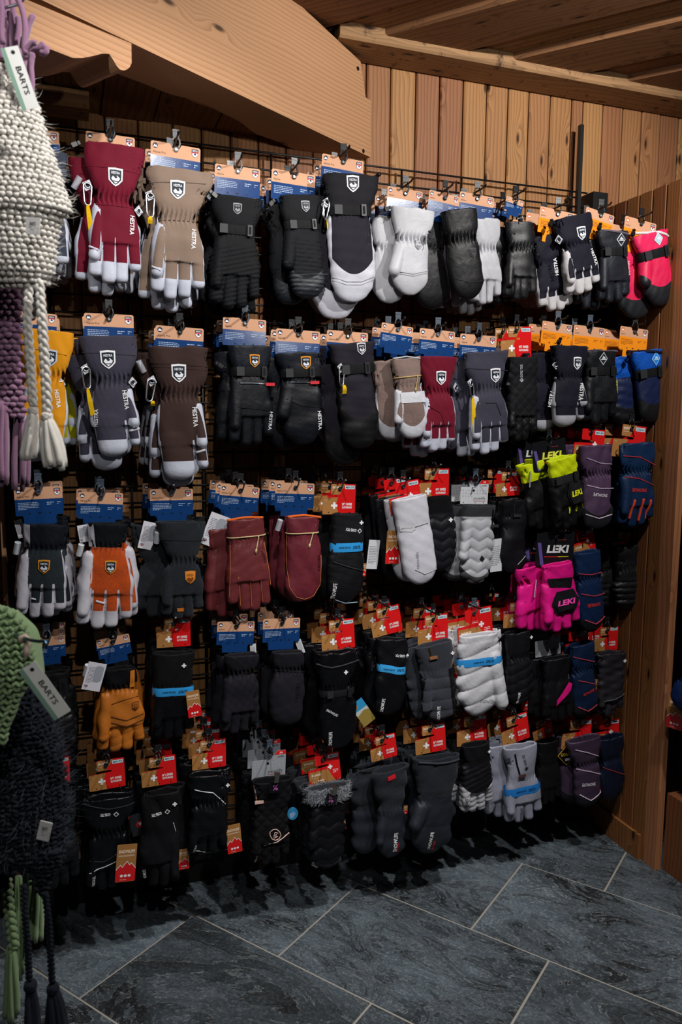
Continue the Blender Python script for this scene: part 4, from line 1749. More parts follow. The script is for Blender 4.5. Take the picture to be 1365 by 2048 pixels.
            V3 = drape(g, Q, 0.0025)
            V3[:, 1] = smooth1(V3[:, 1], 3)
            mb.tube(V3, 0.0016, mat('fabric', col), 6)
            e = V3[-1]
            mb.tube([e + (0.001, 0, 0.004), e, e + (-0.001, 0, -0.003), e + (-0.001, 0, -0.009)], [0.002, 0.0034, 0.0028, 0.0014], mat('fabric', col), 8)
            link('draw_cord', mb.mesh('draw_cord', True), gob)
        elif k == 'zip':
            _, P, col, pull = a
            Q = resample([toloc(*p) for p in P], 0.004)
            V3 = drape(g, Q, 0.0006)
            V3[:, 1] = smooth1(V3[:, 1], 2)
            mb.tube(V3, 0.0028, mat('metal', col), 6)
            e = V3[-1]
            mb.box(e + (-0.006, -0.005, -0.004), e + (0.018, -0.002, 0.004), mat('plastic', pull))
            link('zip', mb.mesh('zip'), gob)
        elif k == 'panel':      # a patch of other cloth sewn on
            _, P, kind_, col = a
            patch(mb, g, [toloc(*p) for p in P], 0.0012, mat(kind_, col), 6)
            o = link('panel', mb.mesh('panel', True), gob)
        elif k == 'shell':      # moulded knuckle guard
            _, px, py, wpx, hpx, col, txt, tcol = a
            x, z = toloc(px, py)
            w, h = wpx * mpp / 2, hpx * mpp / 2
            for sc_, lf in ((1.0, 0.004), (0.86, 0.0065)):
                patch(mb, g, [(x - w * sc_, z), (x - w * 0.6 * sc_, z + h * sc_), (x + w * 0.6 * sc_, z + h * sc_), (x + w * sc_, z), (x + w * 0.6 * sc_, z - h * sc_), (x - w * 0.6 * sc_, z - h * sc_)], lf, mat('plastic', col, 0.4), 4)
            place_text(mb, g, txt, x, z, h * 0.42, mat('print', tcol), shear=0.15, bold=0.04, fit=w * 1.25, lift=0.0085)
            link('knuckle_guard', mb.mesh('knuckle_guard'), gob)
        elif k == 'fur':
            _, px, py, hpx, col = a
            x, z = toloc(px, py)
            V, Fq = g.ring(z, hpx * mpp, 0.003)
            R_ = V.reshape(5, 44, 3)
            rr = np.random.RandomState(3)
            vs, fs = [], []
            for i in range(1500):
                q = R_[rr.randint(5), rr.randint(44)] + rr.normal(size=3) * (0.002, 0.002, 0.002)
                out = np.array([q[0], q[1] * 2, 0])
                out /= np.linalg.norm(out) + 1e-6
                tip = q + out * rr.uniform(0.004, 0.009) + rr.normal(size=3) * 0.003
                s_ = np.cross(out, (0, 0, 1)) * 0.0009
                b0 = len(vs)
                vs += [q - s_, q + s_, tip]
                fs.append((b0, b0 + 1, b0 + 2))
            mb.add(vs, fs, mat('yarn', col))
            mb.add(V, Fq, mat('wool', col))
            o = link('fur_trim', mb.mesh('fur_trim', False), gob)
            o['kind'] = 'stuff'
        elif k == 'tag':
            _, kd, px, py, wpx, rot = a[:6]
            yy = a[6] if len(a) > 6 else -0.052
            x, z = W(px, py, -(rloc[1] + yy))
            me = tag_mesh(kd)
            bw = {'mountain': 0.044, 'booklet': 0.052, 'whitestrip': 0.034, 'dark': 0.048, 'photo': 0.044, 'blue': 0.048, 'percent': 0.042, 'diamond': 0.072}[kd]
            sc_ = wpx * mpp / bw
            o = link('price_clip' if kd == 'percent' else 'swing_tag', me, root, (x - rloc[0], yy, z - rloc[2]), (a[8] if len(a) > 8 else 0.05, math.radians(rot), math.radians(a[7]) if len(a) > 7 else 0.0))
            o.scale = (sc_, 1, sc_)


def band_front(V):
    n = 44
    R_ = V.reshape(5, n, 3)[2]
    f = R_[R_[:, 1] < 0]
    f = f[np.argsort(f[:, 0])]
    return f[:, 0], f[:, 1]


SCN = {'n': 0}


def pair(name, cat, label, short, card, hook, g, mats, acc=(), behind=2, sec=(-9, 8), off=0.27, group=None, beh=(), row='', pitch_card=0.0):
    """one pair on its card: root at the card's top edge; behind it copies of the same pair deeper on the peg"""
    SCN['n'] += 1
    seed = SCN['n']
    ct_, cx, cy, cwpx, ctilt = card
    xc, zc = W(cx, cy, off)
    x1 = W(cx + 1, cy, off)[0]
    mpp_c = x1 - xc
    root = thing(name, label, cat, (xc, -off, zc), group)
    rloc = (xc, -off, zc)
    cs_ = cwpx * mpp_c / CARDW[ct_]
    co = link('hang_card', CARDS[ct_], root, (0, 0, 0), (pitch_card, math.radians(ctilt), random.uniform(-0.05, 0.05)))
    co.scale = (cs_, 1, cs_)
    ho = link('plastic_hook', HOOKS[hook], root, (0, -0.001, 0.0), (0, 0, random.uniform(-0.25, 0.25)))
    # the glove itself
    (tx, ty), (bx, by), wpx = g['t'], g['b'], g['w']
    goff = off + 0.024
    Tx, Tz = W(tx, ty, goff)
    Bx, Bz = W(bx, by, goff)
    L = math.hypot(Bx - Tx, Bz - Tz)
    ang = math.atan2(-(Bx - Tx), -(Bz - Tz))
    mx, my = (tx + 2 * bx) / 3, (ty + 2 * by) / 3
    Wd = (W(mx + wpx / 2, my, goff)[0] - W(mx - wpx / 2, my, goff)[0]) * math.cos(ang)
    mpp = Wd / wpx
    opt = {k: v for k, v in g.items() if k not in ('t', 'b', 'w', 'yaw')}
    G = Glove(opt.pop('kind'), L, Wd, seed=seed, **opt)
    yaw = math.radians(g.get('yaw', random.uniform(-5, 5)))
    ca, sa = math.cos(ang), math.sin(ang)

    def toloc(px, py):
        x, z = W(px, py, goff)
        dx, dz = x - Tx, z - Tz
        return dx * ca - dz * sa, dx * sa + dz * ca

    def put(GG, h, loc, rot, nm):
        P = GG.parts(h)
        gob = None
        made = {}
        for key, child in (('body', 'glove'), ('cuff', 'cuff'), ('leather', 'leather_trim')):
            if key not in P or len(P[key][1]) < 8:
                continue
            mm = mats.get(key) or mats['body']
            made[key] = mesh_np(child, P[key][0], P[key][1], [mm])
        made = {k: v for k, v in made.items()}
        gob = link(nm, made['body'], root, loc, rot)
        for key, child in (('cuff', 'cuff'), ('leather', 'leather_trim')):
            if key in made:
                link(child, made[key], gob)
        return gob, made
    nm = 'mitten' if g['kind'] == 'mitt' else 'glove'
    gob, _ = put(G, HI, (Tx - xc, -0.024, Tz - zc), (0, ang, yaw), nm)
    o2 = dict(opt)
    o2['th'] = -g.get('th', -1)
    o2['crumple'] = g.get('crumple', 1.0)
    G2 = Glove(g['kind'], L * 0.985, Wd, seed=seed + 100, **{k: v for k, v in o2.items() if k != 'kind'})
    sx_, sz_ = sec[0] * mpp, -sec[1] * mpp
    gob2, m2 = put(G2, LO, (Tx - xc + sx_, 0.019, Tz - zc + sz_), (0, ang + random.uniform(-0.05, 0.05), math.radians(random.uniform(-8, 8))), nm)
    accessories(acc, G, gob, root, rloc, toloc, mpp)
    # peg
    peg = MB()
    ln = off + 0.035
    peg.tube([(0, 0, 0), (0, -ln + 0.035 + 0.02, 0), (0, -ln + 0.03, 0.001), (0, -ln + 0.022, 0.006)], 0.0026, BLACK_STEEL, 8)
    peg.prism(rrect(-0.010, -0.030, 0.010, 0.012, 0.002), -0.004, -0.0005, BLACK_STEEL)
    thing('display_peg', 'black steel peg carrying ' + short, 'peg', (xc, -0.036, zc + 0.0085), 'display pegs on the wire grid', peg.mesh('display_peg', False))
    ALL_SHORT.append(short)
    # the pairs deeper on the same peg
    order = ('first', 'second', 'third', 'fourth')
    for i in range(behind):
        y = -off + PITCH * (i + 1) + 0.008
        if y > -0.065:
            break
        jx = random.uniform(-0.006, 0.004)
        jz = random.uniform(-0.002, 0.004)
        r2 = thing(name, '%s of the pairs behind %s' % (order[i], short), cat, (xc + jx, y, zc + jz), (group or short))
        alt = beh[i] if i < len(beh) else None
        c2 = link('hang_card', CARDS[ct_ if not alt or len(alt) < 4 else alt[3]], r2, (0, 0, 0), (0, math.radians(ctilt * 0.6 + random.uniform(-3, 3)), random.uniform(-0.08, 0.08)))
        c2.scale = (cs_, 1, cs_)
        link('plastic_hook', HOOKS[hook], r2, (0, -0.001, 0.0), (0, 0, random.uniform(-0.3, 0.3)))
        for k in range(2):
            dx = (Tx - xc) + (0.010 if k else -0.014) + random.uniform(-0.006, 0.006)
            a_ = ang * 0.5 + random.uniform(-0.06, 0.06)
            q = link(nm, m2['body'], r2, (dx, -0.018 if k == 0 else 0.016, Tz - zc - random.uniform(0.0, 0.012)), (0, a_, random.uniform(-0.1, 0.1)))
            q.scale = (0.95, 0.66, 1.0)
            subs = [q]
            for key, child in (('cuff', 'cuff'), ('leather', 'leather_trim')):
                if key in m2:
                    subs.append(link(child, m2[key], q))
            if alt:
                for o_, mm in zip(subs, alt[:3]):
                    if mm is not None:
                        o_.material_slots[0].link = 'OBJECT'
                        o_.material_slots[0].material = mm
    return root


# ------------------------------------------------------------------ the stock, row by row
def fb(c): return mat('fabric', c)
def ny(c): return mat('nylon', c)
def gl(c): return mat('nylon', c, 0.36)
def le(c): return mat('leather', c)
def wo(c): return mat('wool', c)


WL = le('#bcc1d0')
def A5(t, b, w, **k):
    return dict(dict(kind='five', t=t, b=b, w=w, fw=0.38, ct=1.14, wr=0.74, gather=0.0028, scheme='army', tip=0.845, cr=0.71, thf=0.85), **k)
def A3(t, b, w, **k):
    return dict(dict(kind='three', t=t, b=b, w=w, fw=0.36, ct=1.2, wr=0.86, gather=0.0028, scheme='army', tip=0.86, cr=0.74, thf=0.76, th=-1), **k)
def B5(t, b, w, **k):
    return dict(dict(kind='five', t=t, b=b, w=w, fw=0.34, ct=1.02, wr=0.78, gather=0.0012, cr=0.70, thf=0.84), **k)
def MI(t, b, w, **k):
    return dict(dict(kind='mitt', t=t, b=b, w=w, fw=0.34, ct=1.02, wr=0.80, gather=0.0012, thf=0.72), **k)


SWHITE = ('#e6e6ea', '#14202c', '#dfe3ea')      # crest: white border, dark field
SBLACK = ('#8f9096', '#15161a', '#8f9096')
SGOLD = ('#d68a1c', '#15202e', '#cfd6df')
BLK, NVB, PURG = '#101116', '#1a1a28', '#454354'
HG = 'ski gloves on the top row'
# ---- top row
pair('glove_pair', 'gloves', 'slate grey pair with white tips half hidden behind the white knitted hat', 'the grey pair beside the white hat', ('H', 70, 258, 96, 0), 'k',
     A5((80, 302), (84, 548), 106, th=-1), dict(body=fb('#3a4354'), leather=WL), [], 2)
pair('glove_pair', 'gloves', 'burgundy gauntlet ski gloves with white fingertips, crest and yellow ribbon on carabiner', 'the burgundy white-tipped pair of the top row', ('H', 221, 269, 98, 2), 'k',
     A5((229, 293), (231, 568), 104, ct=1.24, wr=0.72, yaw=-2), dict(body=fb('#7d0429'), leather=WL),
     [('crest', 231, 360, 29) + SWHITE, ('text', 'HESTRA', 264, 454, 8.5, -92, '#e8e8ea', 39), ('carab', 175, 372, 44, 50, 0.0, 6), ('grommet', 277, 424), ('cordlock', 152, 290, 60), ('roll', 160, 352, 30, '#a9a6b0'),
      ('line', [(178, 496), (197, 504)], '#c6c8d4', 5), ('line', [(196, 412), (268, 420)], '#6d0626', 2.0), ('line', [(166, 333), (285, 352)], '#6d0626', 1.6)], 3, (-24, 24), beh=((fb('#8b7566'), fb('#8b7566'), WL), (fb('#57504f'), None, WL)))
pair('glove_pair', 'gloves', 'beige gauntlet ski gloves with white fingertips and a dark crest', 'the beige pair of the top row', ('H', 352, 289, 100, 2), 'c',
     A5((357, 340), (355, 600), 106, ct=1.26, wr=0.74, fw=0.37), dict(body=fb('#8d7869'), leather=WL),
     [('crest', 354, 385, 29) + SWHITE, ('text', 'HESTRA', 386, 482, 8.5, -92, '#e8e8ea', 39), ('carab', 300, 392, 46, 14), ('cordlock', 424, 390, -60), ('line', [(300, 368), (410, 372)], '#6f5d50', 1.6), ('line', [(318, 442), (392, 446)], '#6f5d50', 2), ('line', [(302, 536), (320, 544)], '#c6c8d4', 5)], 3, (-20, 24), beh=((fb('#2c2a30'), None, WL), (fb('#6e5a50'), None, WL)))
pair('glove_pair', 'gloves', 'black quilted five-finger gloves with a buckled wrist strap and small grey crest', 'the black quilted five-finger pair of the top row', ('Ha', 476, 333, 90, 2), 'c',
     B5((475, 396), (470, 618), 97, fw=0.31, quilt=('s', 0.011, 0.42), puff=0.0028, ct=1.05, wr=0.72), dict(body=fb('#0f1217'), cuff=fb('#121419')),
     [('crest', 473, 422, 17) + SBLACK, ('strap', 475, 463, 17, '#17181c'), ('cordlock', 420, 392, 40)], 3, (-8, 14))
pair('mitten_pair', 'mittens', 'black quilted mittens with smooth leather toe and a grey crest on the cuff', 'the black quilted mittens of the top row', ('Ha', 588, 344, 88, 2), 'k',
     MI((598, 392), (618, 598), 78, fw=0.29, ct=1.15, wr=0.82, quilt=('h', 0.0105, 0.42), puff=0.0022, th=-1, scheme='tip', tip=0.80), dict(body=fb('#10131a'), cuff=fb('#121419'), leather=le('#1c222b')),
     [('crest', 606, 417, 17) + SBLACK, ('strap', 607, 452, 15, '#17181c'), ('carab', 650, 412, 30, 55, 0.2, 2), ('line', [(581, 552), (655, 549)], '#5a6068', 1.4), ('cordlock', 540, 408, 50)], 3, (-26, 12))
pair('mitten_pair', 'mittens', 'large blackish purple mittens with a pale grey leather toe and white crest', 'the large mittens with pale grey toe', ('H', 687, 315, 83, 4), 'k',
     MI((697, 352), (706, 606), 92, fw=0.30, ct=1.22, wr=0.94, scheme='oval', tip=0.78, inset=0.005, th=0), dict(body=fb('#211d2c'), cuff=fb('#15141b'), leather=le('#b9bac4')),
     [('crest', 701, 373, 24, '#d5d5da', '#15161c', '#c9c9d0'), ('strap', 702, 424, 17, '#121317'), ('text', 'HESTRA', 735, 478, 7, -98, '#15131d', 32), ('carab', 653, 406, 34, 0, 0.3), ('line', [(664, 556), (690, 566), (720, 566), (744, 556)], '#84858e', 1.5), ('line', [(664, 562), (690, 572), (720, 572), (744, 562)], '#84858e', 1.2)], 3, (-18, 32), off=0.28)
pair('mitten_pair', 'mittens', 'plain white leather mittens with gathered wrist and small tonal crest', 'the white leather mittens of the top row', ('Ha', 811, 378, 72, 2), 'k',
     MI((826, 420), (818, 592), 70, fw=0.35, ct=1.12, wr=0.86, gather=0.0036, th=-1, thf=0.80), dict(body=le('#b4b5bb'), cuff=le('#b9babf')),
     [('crest', 833, 493, 15, '#8f8f96', '#b9b9be', '#8f8f96'), ('line', [(795, 546), (822, 551), (850, 545)], '#8d8d94', 1.4), ('line', [(796, 550), (822, 555), (849, 549)], '#8d8d94', 1.2), ('cordlock', 775, 418, 60)], 3, (-28, 14), beh=((le('#5b4656'), None), (le('#28252c'), None)))
pair('mitten_pair', 'mittens', 'black puffy mittens with gathered wrist hanging before the white gloves', 'the black gathered mittens of the top row', ('Ha', 890, 387, 62, 6), 'k',
     MI((916, 420), (938, 600), 68, fw=0.32, ct=1.06, wr=0.88, gather=0.0030, th=0, crumple=0.7), dict(body=ny('#0e0e12')),
     [('crest', 940, 509, 14, '#3a3a40', '#17171b', '#3a3a40'), ('line', [(908, 560), (935, 568), (965, 562)], '#2a2a30', 1.6), ('cordlock', 858, 470, 20)], 2, (-50, 18), off=0.30, beh=((le('#8a7383'), le('#8a7383')), ))
pair('glove_pair', 'gloves', 'white leather five-finger gloves with gathered wrist tucked behind the black gathered mittens', 'the white five-finger pair of the top row', ('Ha', 955, 389, 68, 4), 'k',
     A5((968, 440), (972, 610), 58, fw=0.34, ct=1.1, wr=0.82, gather=0.0036, scheme='plain', th=-1), dict(body=le('#b0b1b7')), [], 2, (-22, 18), off=0.25)
pair('glove_pair', 'gloves', 'slim black leather gloves hanging edge-on right of the white gloves', 'the slim black pair of the top row', ('Ha', 1031, 397, 36, 10), 'k',
     B5((1042, 445), (1040, 602), 60, fw=0.33, gather=0.0024, wr=0.72, crumple=1.5), dict(body=le('#15161b')), [('cordlock', 1038, 440, -10), ('cordlock', 1068, 500, -20)], 2, (-34, 6), off=0.26)
pair('glove_pair', 'gloves', 'navy gauntlet gloves with pale fingertips under an orange card on the top row', 'the navy pale-tipped pair of the top row', ('Ho', 1116, 420, 68, 6), 'k',
     A5((1143, 432), (1168, 588), 68, ct=1.14, wr=0.84, fw=0.36, scheme='army', inset=0.0036, tip=0.80), dict(body=fb('#1a1a2b'), leather=le('#c2c0c2')),
     [('crest', 1156, 470, 18) + SWHITE, ('text', 'HESTRA', 1182, 516, 6.5, -82, '#e8e8ea', 29), ('text', 'HESTRA', 1113, 533, 6.5, 88, '#d8d8dc', 29), ('grommet', 1117, 480), ('cordlock', 1100, 446, 40)], 3, (-34, 30), off=0.29, beh=((fb('#8a0d22'), fb('#8a0d22'), None), (fb('#7a0d1f'), fb('#8a0d22'), None)))
pair('glove_pair', 'gloves', 'charcoal junior gloves with buckled strap and diamond badge under an orange card, top row', 'the charcoal diamond-badge pair of the top row', ('Ho', 1202, 423, 58, 10), 'k',
     B5((1225, 463), (1228, 606), 62, fw=0.30, ct=1.0, wr=0.78, gather=0.0018), dict(body=ny('#22262f'), cuff=ny('#23262e')),
     [('rhomb', 1234, 482, 17, '#c9cdd4', '#1c2027'), ('strap', 1226, 506, 13, '#15161a'), ('text', 'HESTRA', 1254, 538, 4.5, -95, '#e8e8ea', 24), ('line', [(1198, 462), (1258, 472)], '#6a6472', 4), ('cordlock', 1196, 454, 30)], 2, (-22, 12), off=0.28)
pair('mitten_pair', 'mittens', 'bright pink mittens with black leather toe and strap at the right end', 'the bright pink mittens', ('Ho', 1283, 440, 66, 6), 'k',
     MI((1300, 466), (1326, 612), 66, fw=0.29, ct=1.12, wr=0.80, th=-1, thf=0.7, scheme='tip', tip=0.74), dict(body=ny('#d81f50'), cuff=ny('#e0265a'), leather=le('#22262c')),
     [('rhomb', 1308, 481, 17, '#d9e0e6', '#9fc0cc'), ('strap', 1303, 510, 15, '#13161a'), ('text', 'HESTRA', 1341, 535, 4.5, -78, '#e8e8ea', 22), ('line', [(1266, 466), (1300, 466), (1334, 474)], '#d8d4d4', 5), ('cordlock', 1264, 466, 40)], 2, (-30, 22), off=0.30, beh=((ny('#14306a'), ny('#14306a'), None), ))
# ---- second row
pair('glove_pair', 'gloves', 'mustard yellow lobster-claw gloves partly covered by white yarn tassels', 'the mustard yellow pair', ('H', 66, 624, 98, 4), 'k',
     A3((94, 660), (86, 912), 94, ct=1.16, th=-1), dict(body=fb('#d08a06'), leather=WL), [('crest', 101, 718, 29, '#b9bec8', '#14202c', '#dfe3ea'), ('text', 'HESTRA', 116, 798, 8.5, -80, '#e8e8ea', 38), ('grommet', 122, 768), ('line', [(62, 698), (134, 712)], '#a96e05', 2)], 2, (-20, 16), beh=((fb('#b8b400'), None, WL),))
pair('glove_pair', 'gloves', 'purplish grey lobster-claw gloves with white leather tips and two yellow ribbons', 'the purplish grey lobster-claw pair', ('H', 218, 628, 99, 0), 'k',
     A3((217, 672), (236, 912), 92, ct=1.26, wr=0.80, fw=0.37, th=1), dict(body=fb(PURG), leather=WL),
     [('crest', 216, 721, 30) + SWHITE, ('text', 'HESTRA', 251, 800, 8.5, -86, '#e8e8ea', 39), ('carab', 172, 738, 44, 56, 0.0, 6), ('line', [(164, 706), (270, 712)], '#373546', 1.8), ('line', [(258, 862), (278, 857)], '#b9bac4', 6), ('roll', 277, 722, -25, '#b9bac4'), ('grommet', 265, 765), ('text', 'HESTRA', 192, 836, 7.5, 84, '#d8d8dc', 36)], 3, (-30, 34), beh=((fb('#27262f'), None, WL), (fb('#8a4a1c'), None, WL)))
pair('glove_pair', 'gloves', 'chocolate brown lobster-claw gloves with white tips and open cuff', 'the chocolate brown pair', ('H', 360, 654, 96, 2), 'k',
     A3((358, 694), (368, 958), 96, ct=1.32, wr=0.86, fw=0.35, th=1), dict(body=fb('#46312d'), leather=WL),
     [('crest', 357, 748, 29) + SWHITE, ('text', 'HESTRA', 389, 834, 8.5, -88, '#e8e8ea', 39), ('carab', 304, 762, 44, 10, 0.2), ('cordlock', 436, 730, -60), ('line', [(391, 905), (409, 899)], '#b9bac4', 6), ('line', [(304, 727), (414, 735)], '#35231f', 1.6), ('line', [(305, 734), (413, 742)], '#35231f', 1.2)], 3, (-14, 22), off=0.285, beh=((fb('#3a3134'), None, WL),))
pair('glove_pair', 'gloves', 'black zip-pocket five-finger gloves with an orange-bordered crest and red zip pull', 'the black zip-pocket five-finger pair', ('Ha', 490, 637, 86, 2), 'g',
     B5((501, 692), (504, 892), 88, fw=0.27, ct=1.0, wr=0.76, gather=0.0016), dict(body=ny('#14171f'), cuff=ny('#191d28')),
     [('crest', 505, 723, 20) + SGOLD, ('strap', 497, 744, 17, '#15171b'), ('zip', [(476, 767), (500, 767), (533, 769)], '#6d7178', '#c01f2c'), ('text', 'HESTRA', 540, 842, 7, -95, '#c9ccd2', 36), ('line', [(470, 815), (545, 822)], '#05060a', 2)], 3, (-22, 10), beh=())
pair('mitten_pair', 'mittens', 'black zip-pocket mittens with an orange-bordered crest and red zip pull', 'the black zip-pocket mittens', ('Ha', 597, 660, 87, 2), 'k',
     MI((598, 706), (608, 890), 80, fw=0.28, ct=1.12, wr=0.82, th=-1), dict(body=ny('#14171f'), cuff=ny('#191d28')),
     [('crest', 609, 727, 20) + SGOLD, ('strap', 605, 746, 16, '#15171b'), ('zip', [(578, 765), (610, 766), (622, 766)], '#3c3f46', '#c01f2c'), ('text', 'HESTRA', 637, 841, 7.5, -90, '#d8dade', 36), ('line', [(570, 798), (600, 812), (646, 816)], '#05060a', 1.6)], 3, (-24, 14))
pair('mitten_pair', 'mittens', 'large charcoal mittens with shiny black leather toe and yellow-tagged carabiner', 'the large mittens with black leather toe', ('H', 696, 663, 82, 2), 'k',
     MI((704, 686), (724, 898), 78, fw=0.28, ct=1.22, wr=0.92, scheme='oval', tip=0.72, inset=0.004, th=0), dict(body=fb('#24212d'), cuff=fb('#24212d'), leather=le('#0b0c0f')),
     [('crest', 717, 699, 18, '#c9c9d0', '#11131a', '#c9c9d0'), ('strap', 716, 738, 17, '#0f1013'), ('carab', 677, 736, 36, 16, 0.2), ('text', 'HESTRA', 747, 790, 7, -92, '#14121b', 30)], 3, (-26, 36), off=0.285, beh=((fb('#24212d'), None, le('#b9bac4')), (fb('#15151a'), None, le('#9b9ca6'))))
pair('mitten_pair', 'mittens', 'small taupe mittens with white leather band and a beige wrist cord', 'the taupe mittens with a cord', ('H', 796, 650, 64, 6), 'g',
     MI((810, 716), (826, 878), 58, fw=0.33, ct=0.98, wr=0.86, scheme='oval', tip=0.84, inset=0.0035, th=-1, thf=0.8, gather=0.002), dict(body=wo('#7f6a64'), cuff=fb('#8a756e'), leather=le('#c6c8d0')),
     [('cord', 815, 754, '#b79d63', 833, 778), ('panel', [(797, 786), (845, 782), (848, 804), (798, 807)], 'leather', '#c9cbd2'), ('line', [(783, 718), (810, 714), (836, 718)], '#b0b4b8', 3)], 2, (-30, 4), off=0.29)
pair('glove_pair', 'gloves', 'slim burgundy gloves with white fingers and dark crest on the second row', 'the slim burgundy pair of the second row', ('Ha', 876, 660, 72, 3), 'g',
     A5((876, 714), (876, 903), 66, ct=1.14, wr=0.76, fw=0.36, tip=0.86, cr=0.72), dict(body=fb('#7d0429'), leather=WL), [('crest', 877, 757, 20) + SWHITE, ('grommet', 910, 775), ('line', [(852, 812), (876, 826), (884, 850)], '#6d0626', 2)], 2, (-26, 14), off=0.28)
pair('glove_pair', 'gloves', 'slim purplish grey gloves with white fingers and a yellow ribbon', 'the slim purplish grey pair of the second row', ('Ha', 958, 670, 72, 2), 'g',
     A5((970, 703), (980, 908), 74, ct=1.18, wr=0.74, fw=0.36, tip=0.88, cr=0.72), dict(body=fb('#454454'), leather=WL), [('crest', 985, 752, 20) + SWHITE, ('carab', 940, 766, 28, 62, 0.0, -2), ('line', [(924, 737), (1012, 742)], '#363544', 1.6), ('line', [(966, 806), (986, 806), (996, 830)], '#363544', 2)], 3, (-34, 10), off=0.29)
pair('glove_pair', 'gloves', 'black gloves with diamond-quilted back and leather fingers under a red card', 'the black diamond-quilted pair', ('Sl', 1033, 653, 60, -2), 'k',
     B5((1046, 714), (1043, 882), 58, fw=0.22, ct=1.02, wr=0.96, gather=0, quilt=('d', 0.030, 0.05), puff=0.002, scheme='tip', tip=0.72), dict(body=fb('#14151a'), cuff=fb('#14151a'), leather=le('#101114')), [('text', 'GORE-TEX', 1037, 743, 4.2, 95, '#a9adb4', 22), ('zip', [(1020, 720), (1016, 768)], '#8f939a', '#3a3d42')], 2, (-14, 8), off=0.26)
pair('glove_pair', 'gloves', 'navy lobster-claw gloves with grey leather toe under an orange card', 'the navy lobster-claw pair', ('Ho', 1116, 646, 60, 5), 'g',
     A3((1138, 692), (1134, 853), 66, ct=1.12, wr=0.84, fw=0.38, th=1, inset=0.003, lean=0.0), dict(body=fb('#1c1c2d'), leather=le('#a9a9b2')), [('crest', 1147, 728, 17) + SWHITE, ('text', 'HESTRA', 1156, 784, 6.5, -95, '#e8e8ea', 28), ('text', 'HESTRA', 1099, 797, 6, 80, '#d8d8dc', 28), ('grommet', 1109, 730), ('cordlock', 1114, 682, 40)], 3, (-38, 10), off=0.29)
pair('glove_pair', 'gloves', 'black junior gloves with strap and white diamond badge under an orange card, second row', 'the black diamond-badge pair of the second row', ('Ho', 1180, 653, 62, 3), 'g',
     B5((1200, 702), (1199, 848), 68, fw=0.29, ct=0.9, wr=0.80, gather=0.0014), dict(body=ny('#171a20'), cuff=ny('#16191f')), [('rhomb', 1199, 718, 17, '#c9cdd4', '#14171c'), ('strap', 1198, 743, 13, '#121316'), ('text', 'HESTRA', 1231, 774, 4.5, -93, '#c7d84a', 22), ('line', [(1170, 701), (1231, 703)], '#5b5866', 4)], 2, (-18, 10), off=0.28)
pair('mitten_pair', 'mittens', 'blue and navy junior mittens with black toe and strap beside the partition', 'the blue and navy mittens', ('Ho', 1270, 656, 58, 4), 'k',
     MI((1293, 701), (1305, 846), 54, fw=0.30, ct=1.10, wr=0.90, th=0, scheme='tip', tip=0.74), dict(body=ny('#16244f'), cuff=ny('#0b58c0'), leather=le('#15181d')), [('rhomb', 1304, 718, 18, '#a7d3f0', '#1d7fd6'), ('strap', 1301, 745, 14, '#121418'), ('line', [(1262, 702), (1325, 706)], '#1a1c3a', 5), ('cordlock', 1258, 708, 50)], 2, (-30, 8), off=0.28)
# ---- third row
pair('glove_pair', 'gloves', 'white leather gloves with dark green cloth back, black knit cuff and gold-edged crest', 'the white and dark green pair', ('H', 76, 974, 97, -2), 'g',
     A5((88, 1048), (82, 1238), 98, fw=0.26, ct=0.92, wr=0.80, scheme='side', side=-0.30, tip=0.82, cr=0.66, inset=0.0045, gather=0.0018, th=-1, thf=0.90), dict(body=wo('#2a3338'), cuff=fb('#0d1420'), leather=le('#b9b7c2')),
     [('crest', 88, 1131, 24) + SGOLD, ('panel', [(47, 1047), (60, 1048), (61, 1096), (48, 1094)], 'leather', '#b9b7c2'), ('roll', 36, 1085, 8, '#c9d2dc'), ('tag', 'whitestrip', 35, 1040, 16, -12, 0.02), ('line', [(63, 1195), (72, 1197)], '#c9c7d0', 4)], 3, (10, 6))
pair('glove_pair', 'gloves', 'white leather gloves with bright orange cloth back and black knit cuff', 'the white and orange pair', ('H', 202, 985, 90, 3), 'g',
     A5((217, 1046), (208, 1258), 108, fw=0.22, ct=0.78, wr=0.66, scheme='side', side=-0.30, tip=0.82, cr=0.66, inset=0.0045, gather=0.0018, th=-1, thf=0.88), dict(body=wo('#bd4a12'), cuff=fb('#0a1019'), leather=le('#c3c2cc')),
     [('crest', 221, 1132, 23) + SGOLD, ('panel', [(175, 1046), (187, 1048), (192, 1094), (178, 1092)], 'leather', '#bcbac4'), ('tag', 'booklet', 165, 1050, 22, -8, -0.01), ('roll', 163, 1090, 10, '#cfd2d8'), ('line', [(192, 1200), (209, 1205)], '#c9c7d0', 5)], 3, (8, -4))
pair('glove_pair', 'gloves', 'charcoal wool gauntlet gloves with an orange leather crest', 'the charcoal wool pair', ('H', 343, 978, 86, 0), 'g',
     B5((364, 1042), (366, 1238), 82, fw=0.40, ct=1.2, wr=0.70, gather=0.0026, cr=0.74, thf=0.85), dict(body=wo('#2b3036'), cuff=wo('#2d3238')),
     [('crest', 379, 1152, 21, '#d2802a', '#d2802a', '#7a3c10'), ('line', [(322, 1078), (410, 1080)], '#1c2025', 1.6), ('tag', 'booklet', 305, 1045, 34, 14, 0.0), ('panel', [(353, 1214), (368, 1214), (367, 1221), (354, 1221)], 'leather', '#c9742a'), ('roll', 316, 1065, 5, '#b9bcc6')], 3, (-52, 6))
